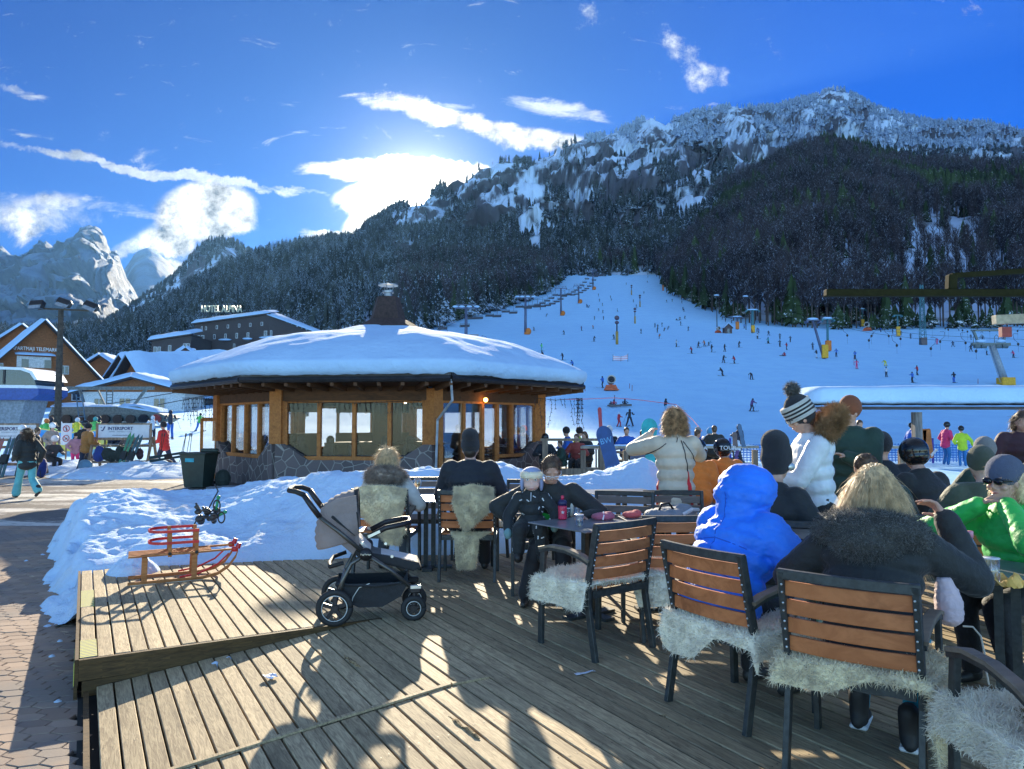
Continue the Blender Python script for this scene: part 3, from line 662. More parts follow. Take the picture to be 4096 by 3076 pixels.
for k in range(7):
    a,b = W[k],W[(k+1) % 7];M,L = frame(a,b)
    front = k in (0,1,2)
    # stone base with rising shoulders next to the pillars
    sb = MB();prof = [(0,GZ-.1),(L,GZ-.1),(L,.95),(L-.25,.95),(L-.95,.52),(.95,.52),(.25,.95),(0,.95)]
    if k == 2:prof = [(2.6,GZ-.1),(L,GZ-.1),(L,.95),(L-.25,.95),(L-1.1,.45),(2.6,.45)]
    sb.prism(prof,-.16,.16,'y',M=M);P_(sb,'stone_base',M_STONE)
    pl = MB();pl.box(None,(.34,.34,1.5),M=M @ Matrix.Translation((0,0,1.70)));P_(pl,'pillar',M_PINE)
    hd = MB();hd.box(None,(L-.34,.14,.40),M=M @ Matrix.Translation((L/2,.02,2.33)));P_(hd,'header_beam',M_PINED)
    x0,x1 = .22,L-.22;npn = {0:4,1:4,2:5}.get(k,3);zb,zt = .60,2.12
    wf = MB();gl = MB()
    edges = [x0+(x1-x0)*i/npn for i in range(npn+1)]
    if k == 2:edges = [.22,1.15,1.95,2.62,3.3,x1]
    for i,e in enumerate(edges):
        z0 = GZ if (k == 2 and e < 2.7) else zb
        wf.box(None,(.10 if 0 < i < npn else .16,.11,zt-z0),M=M @ Matrix.Translation((e,.01,(zt+z0)/2)))
    wf.box(None,(x1-x0,.13,.10),M=M @ Matrix.Translation(((x0+x1)/2,.0,zt+.0)))
    if k != 2:wf.box(None,(x1-x0-1.1,.16,.10),M=M @ Matrix.Translation(((x0+x1)/2,.02,zb-.03)))
    else:wf.box(None,(x1-2.62,.16,.09),M=M @ Matrix.Translation(((2.62+x1)/2,.02,zb-.05)))
    w_ = P_(wf,'window_frame',M_PINE)
    for i in range(npn):
        z0 = GZ+.05 if (k == 2 and edges[i+1] < 2.7) else zb
        g_ = MB();g_.box(None,(edges[i+1]-edges[i]-.1,.012,zt-z0-.05),M=M @ Matrix.Translation(((edges[i]+edges[i+1])/2,-.02,(zt+z0)/2)));P_(g_,'pane',M_GLASS,w_)
# roof: eave polygon, soffit with rafters, gutter, snow
EV = [PCN+(q-PCN)*1.27 for q in W];ZE = 2.62
sf = MB();n7 = 7
V = [Vector((q.x,q.y,2.50)) for q in W]+[Vector((q.x,q.y,ZE)) for q in EV];sf.add(V,[(i,(i+1) % 7,7+(i+1) % 7,7+i) for i in range(7)])
for k in range(7):
    a,b,c,d_ = W[k],W[(k+1) % 7],EV[k],EV[(k+1) % 7]
    for j in range(9):
        u = j/9;p,q = a.lerp(b,u),c.lerp(d_,u);sf.beam((p.x,p.y,2.44),(q.x,q.y,2.54),.09,.14)
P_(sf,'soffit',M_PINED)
gu = MB()
for k in range(7):
    a,b = EV[k],EV[(k+1) % 7];gu.tube([(a.x,a.y,ZE+.02),(b.x,b.y,ZE+.02)],.085,8);gu.beam((a.x,a.y,ZE+.12),(b.x,b.y,ZE+.12),.05,.10)
P_(gu,'gutter',M_GUT)
def edge_r(th):
    dx,dy = math.cos(th),math.sin(th);best = 99
    for k in range(7):
        a,b = EV[k]-PCN,EV[(k+1) % 7]-PCN;e = b-a;den = dx*e.y-dy*e.x
        if abs(den) < 1e-9:continue
        r = (a.x*e.y-a.y*e.x)/den
        s = (a.x*dy-a.y*dx)/den
        if r > 0 and -1e-6 <= s <= 1+1e-6:best = min(best,r)
    return best
def roof_f(a,c):
    th = 2*math.pi*a;R0 = edge_r(th)
    Rs = sum(edge_r(th+o) for o in (-.09,-.045,0,.045,.09))/5
    # rounded snow lip
    if c < .18:
        q = c/.18*math.pi*.62;r = Rs+.10+.17*math.sin(q);z = ZE+.14+.26*(1-math.cos(q))
        z += fnoise(th*6,q,1.0,3)*.04*(1-c/.18)+(-.05*abs(fnoise(th*22,1,1,5)) if c < .03 else 0)
    else:
        q = (c-.18)/.82;r = (Rs+.19)*(1-q)+1.15*q;z0 = ZE+.14+.26*(1-math.cos(math.pi*.62))
        z = z0+(4.70-z0)*(q**.88)+.20*math.sin(math.pi*min(1,q*1.3))**.8
        x,y = r*math.cos(th),r*math.sin(th);z += (fnoise(x,y,.55,31)*.09+fnoise(x,y,1.7,32)*.04)*min(1,q*4)*(1-q*.3)
    return PCN.x+r*math.cos(th),PCN.y+r*math.sin(th),z
o = grid_mesh('roof_snow',361,80,roof_f,M_RSNOW);o.parent = pav;o.data.transform(pav_inv)
sk = MB();sk.lathe([(1.75,4.42),(1.3,4.62),(.72,4.95),(.62,5.0)],(PCN.x,PCN.y,0),8);sk.lathe([(.62,4.95),(.40,5.72),(.40,5.76),(.15,5.80)],(PCN.x,PCN.y,0),8)
P_(sk,'roof_lantern',mat('dark_shingle',(.05,.028,.025),.8,var=.4,scale=12,bump=.6))
ch = MB();ch.lathe([(.14,5.76),(.14,5.92),(.20,5.92),(.20,5.98),(.10,5.98)],(PCN.x,PCN.y,0),16);ch.lathe([(.30,6.16),(.34,6.17),(.34,6.20),(.02,6.26)],(PCN.x,PCN.y,0),20)
for k in range(3):a = k*2.1+.4;ch.tube([(PCN.x+.12*math.cos(a),PCN.y+.12*math.sin(a),5.95),(PCN.x+.2*math.cos(a),PCN.y+.2*math.sin(a),6.18)],.015,5)
P_(ch,'chimney_cap',mat('galvanised',(.28,.28,.30),.35,metal=.8))
dp = MB()
c0 = EV[2];dp.tube([(c0.x,c0.y,ZE),(c0.x+.02,c0.y+.2,2.1),(-1.95,19.4,1.6),(-2.0,19.5,.2),(-1.98,19.5,GZ)],.035,6);P_(dp,'downpipe',mat('light_pipe',(.35,.37,.40),.4))
# floor, bar and light inside
inn = MB();inn.lathe([(4.6,GZ+.01),(4.6,GZ+.06)],(PCN.x,PCN.y,0),14);P_(inn,'floor',mat('brown_floor',(.10,.06,.04),.5))
br_ = MB();br_.lathe([(1.9,GZ+.06),(1.9,.80),(2.1,.80),(2.1,.86),(.3,.86)],(PCN.x,PCN.y,0),12);br_.lathe([(.5,.8),(.5,2.3),(1.2,2.4)],(PCN.x,PCN.y,0),10);P_(br_,'bar_counter',M_PINED)
wn = MB()
for a0,a1 in ((.5,1.25),(1.5,2.3),(2.5,3.3),(3.45,3.9)):
    n = 6
    for i in range(n):
        p,q = [(PCN.x+3.5*math.cos(a0+(a1-a0)*k/n),PCN.y+3.5*math.sin(a0+(a1-a0)*k/n)) for k in (i,i+1)];wn.beam((p[0],p[1],.45),(q[0],q[1],.45),.06,1.4);wn.beam((p[0],p[1],2.15),(q[0],q[1],2.15),.06,.5)
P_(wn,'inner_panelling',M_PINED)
tb = MB()
for x,y in ((-5.9,22.2),(-4.2,21.9),(-2.6,22.0),(-7.4,23.4),(-.9,23.2)):
    tb.lathe([(.42,.50),(.42,.54)],(x,y,0),10);tb.tube([(x,y,GZ),(x,y,.5)],.05,6)
    for s in (-.55,.55):tb.box((x+s,y,.62),(.08,.36,.5));tb.ball((x+s*.8,y+.1,1.0),(.13,.14,.15),8);tb.ball((x+s*.8,y+.1,.68),(.24,.18,.26),8)
P_(tb,'inner_furnishing',mat('dark_interior',(.05,.035,.03),.7,var=.5,scale=3))
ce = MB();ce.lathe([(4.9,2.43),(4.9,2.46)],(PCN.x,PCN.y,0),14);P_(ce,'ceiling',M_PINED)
lm = MB();lm.ball((-.75,21.1,2.18),.06,10);P_(lm,'wall_lamp',mat('lamp_glow',(1,.45,.08),emit=12))
for k,(q,z) in enumerate((((-3.2,22.2),2.15),((-.9,22.6),1.95))):
    bl = MB();bl.ball((q[0],q[1],z),.05,8);P_(bl,'bulb',mat('lamp_glow2',(1,.7,.35),emit=10))
# open pine door at the left corner
dr = empty('open_door',(-9.75,23.3,GZ),R(20),'orange pine door standing open at the left corner of the pavilion','door')
q = MB();q.box((0,0,.98),(.09,.06,1.9));q.box((.45,0,.98),(.09,.06,1.9));q.box((.225,0,1.9),(.45,.06,.12));q.box((.225,0,.2),(.45,.06,.30));q.build('door_frame',M_PINE,dr)
q = MB();q.box((.225,0,1.1),(.36,.012,1.5));q.build('pane',M_GLASS,dr)
# icicle light strings under the eaves
M_WIRE = mat('black_cable',(.015,.015,.018),.5)
def icicles(a,b,n,label,zt=2.34,seed=1,dense=1.0):
    r = random.Random(seed);o = empty('light_string',a,0,label,'light string','icicle light strings under the eave');mb = MB();A,B = Vector(a),Vector(b)
    mb.tube([(0,0,0),((B-A)*.5)-Vector((0,0,.06)),(B-A)],.008,4)
    for i in range(n):
        p = (B-A)*((i+.5)/n);L = r.uniform(.25,.95)*dense;pts = [p]
        m = int(L/.06)
        for k in range(m):pts.append(pts[-1]+Vector((r.uniform(-.022,.022),r.uniform(-.01,.01),-.06)))
        mb.tube(pts,.0065,3)
        for k in range(1,m,2):v = pts[k];mb.tube([v,v+Vector((r.choice((-1,1))*.035,0,-.035))],[.006,.009],3)
    mb.build('cable',M_WIRE,o);return o
icicles((EV[0].x+.45,EV[0].y-.3,2.30),(EV[0].x+2.1,EV[0].y-2.0,2.32),22,'tangled icicle lights hanging from the left eave of the pavilion',seed=3)
icicles((.65,22.3,2.28),(2.0,23.0,2.28),9,'icicle lights hanging from the right eave of the pavilion',seed=4)
icicles((2.0,23.0,2.30),(2.2,23.1,2.30),12,'dense bunch of icicle lights at the right tip of the eave',seed=5,dense=1.15)
icicles((-6.2,20.2,2.12),(-2.4,19.65,2.12),26,'short icicle lights across the front windows of the pavilion',seed=6,dense=.45)
# ------------------------------------------------------------------ figure and text builders
def text_obj(name,s,size,m,parent=None,extrude=.004,align='CENTER',sx=1.0,offset=0.0):
    cu = bpy.data.curves.new(name,'FONT');cu.body = s;cu.size = size;cu.extrude = extrude;cu.align_x = align;cu.align_y = 'CENTER';cu.resolution_u = 3;cu.offset = offset
    tmp = bpy.data.objects.new('tmp',cu);COL.objects.link(tmp);dg = bpy.context.evaluated_depsgraph_get()
    me = bpy.data.meshes.new_from_object(tmp.evaluated_get(dg));bpy.data.objects.remove(tmp);bpy.data.curves.remove(cu)
    me.transform(Matrix.Rotation(R(90),4,'X') @ Matrix.Diagonal((sx,1,1,1)));me.materials.clear();me.materials.append(m)
    o = bpy.data.objects.new(name,me);COL.objects.link(o)
    if parent is not None:o.parent = parent
    return o
def remesh(mb,name,m,parent,vox=.012,sm=4,disp=0.0,dscale=.12,dec=None,seed=0):
    me = mb.mesh('tmp',m);tmp = bpy.data.objects.new('tmp',me);COL.objects.link(tmp)
    r = tmp.modifiers.new('r','REMESH');r.mode = 'VOXEL';r.voxel_size = vox
    if sm:s = tmp.modifiers.new('s','SMOOTH');s.factor = .5;s.iterations = sm
    dg = bpy.context.evaluated_depsgraph_get();me2 = bpy.data.meshes.new_from_object(tmp.evaluated_get(dg));bpy.data.objects.remove(tmp);bpy.data.meshes.remove(me)
    if disp:
        n = len(me2.vertices);co_ = np.empty(n*3,np.float32);me2.vertices.foreach_get('co',co_);no = np.empty(n*3,np.float32);me2.vertex_normals.foreach_get('vector',no)
        co_ = co_.reshape(-1,3);no = no.reshape(-1,3);k = 1/dscale
        d_ = np.array([mnoise.noise(Vector((v[0]*k+seed,v[1]*k,v[2]*k*2.1)))*.6+(1-abs(mnoise.noise(Vector((v[0]*k*1.9,v[1]*k*1.9+seed,v[2]*k*4.2))))*2)*.4 for v in co_],np.float32)
        co_ += no*(d_*disp)[:,None];me2.vertices.foreach_set('co',co_.ravel())
    me2.name = name;me2.materials.clear();me2.materials.append(m);me2.shade_smooth()
    o = bpy.data.objects.new(name,me2);COL.objects.link(o);o.parent = parent;return o
def tufts(name,src,n,L,m,parent,rad=.004,droop=.5,curl=.5,seed=0,keep=None,jitter=.35,seg=2,comb=(0,0,0)):
    """fur or wool: many thin curved locks standing on the faces of src (an object whose mesh is in the same space as parent)"""
    rs = np.random.RandomState(seed);me = src.data;me.calc_loop_triangles();T = np.array([t.vertices[:] for t in me.loop_triangles])
    V = np.array([v.co[:] for v in me.vertices]);A,B,C = V[T[:,0]],V[T[:,1]],V[T[:,2]];N = np.cross(B-A,C-A);ar = np.linalg.norm(N,axis=1);N = N/(ar[:,None]+1e-12)
    if keep is not None:
        cen = (A+B+C)/3;mk = np.array([keep(c,q) for c,q in zip(cen,N)]);ar = ar*mk
    i = rs.choice(len(T),n,p=ar/ar.sum());a,b = rs.rand(n,1),rs.rand(n,1);f = a+b > 1;a = np.where(f,1-a,a);b = np.where(f,1-b,b)
    P = A[i]+(B[i]-A[i])*a+(C[i]-A[i])*b;D = N[i]+rs.randn(n,3)*jitter+np.array(comb);D /= np.linalg.norm(D,axis=1)[:,None]
    ln = L*(.55+.8*rs.rand(n,1));S = np.cross(D,rs.randn(n,3));S /= np.linalg.norm(S,axis=1)[:,None]+1e-9;Q = np.cross(D,S)
    rr = rad*(.6+.8*rs.rand(n,1));rings = [];p = P-D*ln*.1;dd = D.copy()
    for k in range(seg+1):
        w_ = rr*(1-k/(seg+.4));rings.append(np.stack([p+S*w_,p-S*w_*.5+Q*w_*.87,p-S*w_*.5-Q*w_*.87],1))
        p = p+dd*ln/seg;dd = dd+np.array([0,0,-droop])/seg+rs.randn(n,3)*curl/seg;dd /= np.linalg.norm(dd,axis=1)[:,None]
    VV = np.stack(rings,1).reshape(n,-1,3);F = []
    for k in range(seg):
        for j in range(3):F.append((k*3+j,k*3+(j+1) % 3,(k+1)*3+(j+1) % 3,(k+1)*3+j))
    F = np.array(F);nv = 3*(seg+1);FF = (F[None]+(np.arange(n)*nv)[:,None,None]).reshape(-1,4)
    return npmesh(name,VV.reshape(-1,3),FF,m,parent=parent,smooth=True)
def ik(a,b,l1,l2,hint):
    a,b,hint = Vector(a),Vector(b),Vector(hint);d = b-a;D = min(d.length,(l1+l2)*.999);u = d.normalized();b = a+u*D
    x = (l1*l1-l2*l2+D*D)/(2*D);h = math.sqrt(max(0,l1*l1-x*x));hn = (hint-u*hint.dot(u));hn = hn.normalized() if hn.length > 1e-6 else Vector((0,0,1))
    return a+u*x+hn*h,b
def cap(mb,a,b,r1,r2,n=10):
    a,b = Vector(a),Vector(b);mb.tube([a,a.lerp(b,.5),b],[r1,(r1+r2)/2,r2],n);mb.ball(a,r1,n);mb.ball(b,r2,n)
SKIN = mat('skin',(.55,.32,.23),.5,var=.12,scale=18,sub=.15);M_BOOT = mat('dark_boot',(.03,.028,.026),.5,var=.3)
def cloth(name,c,rough=.75,bump=.5,bscale=22,sheen=.15,**k):return mat(name,c,rough,var=k.pop('var',.12),scale=k.pop('scale',4),bump=bump,bscale=bscale,sheen=sheen,**k)
def hand(mb,wrist,tip,palmn,curl=.5,side=1,s=1.0,spread=.16,thumb=1.0):
    """five separate fingers with knuckle bends; palmn: direction the palm faces"""
    w_,t_ = Vector(wrist),Vector(tip);f = (t_-w_).normalized();n = Vector(palmn);n = (n-f*n.dot(f)).normalized();x = f.cross(n)*side
    pc = w_+f*.045*s
    for k in range(4):
        r0 = w_+f*.015*s+x*(.010-.0065*k)*2*s*.6;k0 = w_+f*(.088-.006*abs(k-1.2))*s+x*(.031-.0205*k)*s
        mb.tube([w_+x*(.012-.008*k)*s,r0.lerp(k0,.5)+n*.001,k0],[.017*s,.0165*s,.0105*s],8);mb.ball(k0,.0108*s,8)
        L = (.074,.082,.076,.060)[k]*s;p = k0;d_ = (f+x*spread*(1-.66*k)*.5).normalized()
        for j,(q,r1) in enumerate(((.44,.0092),(.32,.0082),(.24,.0070))):
            a_ = curl*(.55,.75,.5)[j]*(1+.08*k);d_ = (d_*math.cos(a_)+n*math.sin(a_)).normalized();e = p+d_*L*q
            mb.tube([p,e],[r1*s*1.05,r1*s],8,caps=True);mb.ball(e,r1*s,8);p = e
    p = w_+f*.022*s+x*.020*s;d_ = (f*.62+x*.72*thumb+n*.30).normalized()
    for q,r1 in ((.042,.0125),(.032,.0105),(.026,.0085)):
        e = p+d_*q*s;mb.tube([p,e],[r1*s*1.1,r1*s],8);mb.ball(e,r1*s,8);p = e;d_ = (d_+f*.25+n*.35*curl).normalized()
class Fig:
    """a posed figure in local space: faces +Y, x to its right, feet on z=0 (or seat height)"""
    def __init__(s,label,loc,face,pelvis=(0,0,.95),lean=0.0,side=0.0,H=1.0,hands=None,feet=None,hpitch=0.0,hyaw=0.0,elbow=(.3,-.5,-.6),knee=(0,1,.1),group=None,twist=0.0,hroll=0.0,tors=.47,name='person',cat='person',neck=.10,shw=.19):
        s.o = empty(name,loc,-math.atan2(face[0],face[1]),label,cat,group,sc=H)
        p = Vector(pelvis);s.pel = p;up = Vector((math.sin(side),math.sin(lean)*math.cos(side),math.cos(lean)*math.cos(side)));s.up = up
        rt = Vector((math.cos(twist),-math.sin(twist)*1,0));rt = (rt-up*rt.dot(up)).normalized();s.rt = rt;s.fw = up.cross(rt)
        s.chest = p+up*tors*.62;s.neck0 = p+up*tors;s.sh = [s.neck0-rt*shw-up*.035,s.neck0+rt*shw-up*.035]
        hd = (up*.5+Vector((0,0,1))*.5+s.fw*.10).normalized();s.neck1 = s.neck0+hd*neck
        s.HM = Matrix.Rotation(-math.atan2(rt.y,rt.x)*-1,4,'Z') @ Matrix.Rotation(-hyaw,4,'Z') @ Matrix.Rotation(hpitch,4,'X') @ Matrix.Rotation(hroll,4,'Y')
        s.hd = s.neck1+s.HM @ Vector((0,.018,.105));s.arm = [];s.leg = []
        hands = hands or [(-.26,.05,p.z-.12),(.26,.05,p.z-.12)];feet = feet or [(-.11,0,.08),(.11,0,.08)]
        for k,(h,sg) in enumerate(zip(hands,(-1,1))):
            el = elbow[k] if isinstance(elbow[0],(tuple,list)) else (elbow[0]*sg,elbow[1],elbow[2])
            e,w_ = ik(s.sh[k],h,.30,.26,el);s.arm.append((s.sh[k],e,w_))
        s.hip = [p-rt*.095+Vector((0,0,-.02)),p+rt*.095+Vector((0,0,-.02))]
        for k,(f,sg) in enumerate(zip(feet,(-1,1))):
            kn = knee[k] if isinstance(knee[0],(tuple,list)) else knee
            q,a = ik(s.hip[k],f,.44,.43,kn);s.leg.append((s.hip[k],q,a))
    def body(s,m=None,vox=.012,fingers=False,curl=.6,palms=None,tips=None,face=True,hs=1.0,hsc=1.0,faceless=False):
        m = m or SKIN;mb = MB();H = s.HM;c = s.hd;k = hsc
        def hb(p,r,M=None):mb.ball(c+H @ (Vector(p)*k),tuple(x*k for x in r),16,M=H)
        hb((0,-.012,.018),(.076,.094,.098));hb((0,.018,-.045),(.058,.068,.070));hb((0,.045,-.075),(.032,.035,.028))
        hb((0,.0,-.02),(.070,.075,.085))
        if face:
            mb.tube([c+H @ (Vector((0,.078,.018))*k),c+H @ (Vector((0,.097,-.022))*k),c+H @ (Vector((0,.088,-.034))*k)],[.008*k,.013*k,.009*k],8)
            for sg in (-1,1):
                hb((sg*.014,.086,-.032),(.008,.008,.006));hb((sg*.032,.073,.036),(.022,.012,.008));hb((sg*.040,.060,-.025),(.024,.02,.02));hb((sg*.077,-.005,-.012),(.010,.020,.030))
            hb((0,.080,-.052),(.022,.010,.006));hb((0,.078,-.063),(.018,.010,.007))
        mb.tube([s.neck0-s.up*.03,s.neck0+(s.neck1-s.neck0)*.5,c+H @ Vector((0,-.01,-.06))],[.062,.054,.052],12)
        for q in range(6):mb.ball(s.pel+(s.neck0-s.pel)*q/5,(.12,.09,.09),12)
        for (a,b,w_) in s.arm:cap(mb,a,b,.045,.036);cap(mb,b,w_,.036,.026)
        mb.tube([s.sh[0],s.sh[1]],.05,10)
        for (a,b,f) in s.leg:cap(mb,a,b,.065,.045);cap(mb,b,f,.045,.035)
        if fingers:
            for q,(a,b,w_) in enumerate(s.arm):
                pn = (palms or ((0,0,-1),(0,0,-1)))[q];tp = (tips or (None,None))[q];tp = Vector(tp) if tp else w_+(w_-b)
                cu = curl[q] if isinstance(curl,(tuple,list)) else curl
                hand(mb,w_,tp,pn,cu,1 if q == 0 else -1,hs)
        else:
            for (a,b,w_) in s.arm:d_ = (w_-b).normalized();cap(mb,w_+d_*.02,w_+d_*.085,.032,.022,8)
        s.b = remesh(mb,'body',m,s.o,vox,2 if fingers else 3);return s.b
    def face(s,k=1.0,lips=True,shades=False,brow=None,eye=(.05,.03,.02)):
        H = s.HM;c = s.hd;e = MB()
        for sg in (-1,1):
            e.ball(c+H @ (Vector((sg*.031,.071,.014))*k),.0125*k,12,0);e.ball(c+H @ (Vector((sg*.031,.0795,.014))*k),.0062*k,8,1)
        e.build('eyes',[mat('eye_white',(.75,.72,.7),.3),mat('iris',eye,.2)],s.o,True)
        if lips:
            l = MB();l.tube([c+H @ (Vector((x*.022,.089-abs(x)*.008,-.056))*k) for x in (-1,-.5,0,.5,1)],[.002*k,.0045*k,.0055*k,.0045*k,.002*k],8,flat=.8);l.build('lips',mat('lips',(.45,.13,.11),.45),s.o,True)
        b_ = MB()
        for sg in (-1,1):b_.tube([c+H @ (Vector((sg*x,.086-abs(x-.02)*.4,.038+.003*(x > .02)))*k) for x in (.014,.03,.046)],[.0022*k,.003*k,.0015*k],6)
        b_.build('eyebrows',mat('brow_hair',brow or (.08,.05,.03),.8),s.o)
    def jacket(s,m,puff=1.0,vox=.013,disp=.006,hem=.0,hood=0,collar=True,name='jacket',dscale=.09,arms=1.0,sm=4,long_=0.0,belly=1.0):
        mb = MB();M = Matrix((s.rt,s.fw,s.up)).transposed().to_4x4()
        L = (s.neck0-s.pel).length
        for z,rx,ry in ((-.14-long_ if s.pel.z > .7 else -.04,.185,.150),(-.10 if s.pel.z > .7 else -.03,.185,.148),(0,.185,.145),(.12,.18,.140),(.24,.19,.145),(.34,.205,.142),(.40,.19,.12),(.45,.13,.10)):
            mb.ball(s.pel+s.up*(z*L/.47)+s.fw*.008,(rx*puff,ry*puff*belly,.105),16,M=M)
        if long_:
            for q in range(4):mb.ball(s.pel-s.up*(.12+long_*q/3),(.195*puff,.16*puff,.10),16,M=M)
        for (a,b,w_) in s.arm:cap(mb,a-(s.rt*(.02 if a == s.sh[1] else -.02)),b,.082*puff*arms,.066*puff*arms,14);cap(mb,b,b.lerp(w_,.97),.066*puff*arms,.048*puff*arms,14)
        if collar:mb.tube([s.neck0-s.up*.02,s.neck0+(s.neck1-s.neck0)*.75],[.10,.078],14)
        if hood == 1:   # hood lying on the back
            b0 = s.neck0-s.fw*.085+s.up*.0
            for q in range(9):
                a = (q/8-.5)*2.3;mb.ball(s.neck0+s.rt*math.sin(a)*.135-s.fw*(math.cos(a)*.125-.01)+s.up*(.035-.03*math.cos(a)),(.055,.05,.055),12,M=M)
            mb.ball(b0-s.up*.05-s.fw*.02,(.13,.07,.10),14,M=M)
        if hood == 3:
            c_ = s.hd-s.HM @ Vector((0,.03,.0));mb.ball(c_,(.165,.165,.135),20,M=s.HM);mb.ball(c_-s.up*.07-s.fw*.02,(.175,.15,.09),18,M=s.HM)
            mb.tube([s.neck0-s.up*.04,c_-s.up*.08],[.14,.15],16)
        if hood == 2:   # hood worn up
            mb.ball(s.hd-s.HM @ Vector((0,.028,-.012)),(.125,.135,.150),18,M=s.HM);mb.tube([s.neck0-s.up*.05,s.hd-s.HM @ Vector((0,.03,.06))],[.13,.12],14)
        s.j = remesh(mb,name,m,s.o,vox,sm,disp,dscale,seed=len(s.o['label']));return s.j
    def trousers(s,m,puff=1.0,vox=.014,disp=.005,flare=1.0,name='trousers',to=.96):
        mb = MB();mb.ball(s.pel-Vector((0,0,.02)),(.165*puff,.135*puff,.12),16)
        for (a,b,f) in s.leg:cap(mb,a,b,.098*puff,.072*puff,14);cap(mb,b,b.lerp(f,to),.072*puff,.062*puff*flare,14)
        return remesh(mb,name,m,s.o,vox,3,disp,.1)
    def boots(s,m=None,fd=((0,1),(0,1)),sc=1.0,vox=.012,pitch=(0,0)):
        for k,(a,b,f) in enumerate(s.leg):
            mb = MB();d_ = Vector((fd[k][0],fd[k][1],0)).normalized();d_ = Vector((d_.x*math.cos(pitch[k]),d_.y*math.cos(pitch[k]),-math.sin(pitch[k])));dn = Vector((0,0,-1))
            h = f+dn*.035;mb.ball(h-d_*.02,.042*sc,10);cap(mb,h-d_*.03+dn*.012,h+d_*.13+dn*.016,.036*sc,.030*sc);cap(mb,f+Vector((0,0,.09)),h,.052*sc,.046*sc)
            remesh(mb,'boot',m or M_BOOT,s.o,vox,2)
    def hair(s,m,kind='short',n=900,L=.05,k=1.0,vox=.012,rad=.0022,seed=1):
        H = s.HM;mb = MB();c = s.hd
        mb.ball(c+H @ (Vector((0,-.022,.034))*k),(.083*k,.095*k,.098*k),16,M=H)
        if kind == 'short':mb.ball(c+H @ (Vector((0,-.045,-.02))*k),(.070*k,.062*k,.075*k),14,M=H)
        if kind in ('bob','long'):
            for x in (-1,-.5,0,.5,1):cap(mb,c+H @ (Vector((x*.07,-.04-.03*(1-abs(x)),.02))*k),c+H @ (Vector((x*.085,-.045-.03*(1-abs(x)),-.11))*k),.042*k,.034*k)
        if kind == 'long':
            for x in (-1,-.5,0,.5,1):cap(mb,c+H @ (Vector((x*.08,-.06,-.11))*k),c+Vector((x*.09,0,0))-s.fw*.08-s.up*.26,.036*k,.02*k)
        o = remesh(mb,'hair',m,s.o,vox,2)
        cen = c+H @ Vector((0,-.01,.02));fwd = H @ Vector((0,1,0))
        if n:tufts('hair_strands',o,n,L,m,s.o,rad,droop=1.0,curl=.35,seed=seed,jitter=.3,comb=tuple(-(H @ Vector((0,0,1)))*.9),keep=lambda p,q:(Vector(p)-cen).dot(fwd) < .07)
        return o
    def beanie(s,m,k=1.0,pom=None,brim=None,slouch=0.0,h=.11,vox=.01,name='hat'):
        H = s.HM;c = s.hd;mb = MB()
        mb.ball(c+H @ (Vector((0,-.018,.050))*k),(.092*k,.105*k,h*k),18,M=H);mb.ball(c+H @ (Vector((0,-.02,.03))*k),(.093*k,.107*k,.05*k),18,M=H)
        if slouch:mb.ball(c+H @ (Vector((0,-.045,.085+slouch*.12))*k),(.084*k,.094*k,.085*k),16,M=H)
        o = remesh(mb,name,m,s.o,vox,2,.002,.02)
        if brim:
            b_ = MB();M = Matrix.Translation(c+H @ (Vector((0,-.016,.0))*k)) @ H @ Matrix.Rotation(R(-6),4,'X')
            for j,(z,mi) in enumerate(zip(range(len(brim)),brim)):b_.lathe([(.0955*k,.002+z*.0125*k),(.099*k,.006+z*.0125*k),(.0955*k,.0145*k+z*.0125*k)],n=28,M=M,mi=mi,sy=1.13)
            b_.build('hat_band',[M_KNITW,M_KNITD],s.o,True)
        if pom:
            pb = MB();pc = c+H @ (Vector((0,-.035,.05+h+.03))*k);pb.ball(pc,.045*k,12);po = pb.build('pompom',pom,s.o,True);tufts('pompom_fur',po,900,.03,pom,s.o,.0016,.1,.3,3)
        return o
    def helmet(s,m,k=1.0,text=None,tm=None,goggles=None):
        H = s.HM;c = s.hd;mb = MB();mb.ball(c+H @ (Vector((0,-.015,.035))*k),(.112*k,.132*k,.118*k),22,M=H);mb.ball(c+H @ (Vector((0,-.03,-.02))*k),(.104*k,.105*k,.085*k),20,M=H)
        return remesh(mb,'helmet',m,s.o,.008,4)
M_KNITW = cloth('white_knit',(.72,.70,.66),.9,.8,220);M_KNITD = cloth('black_knit',(.022,.022,.028),.9,.8,220)
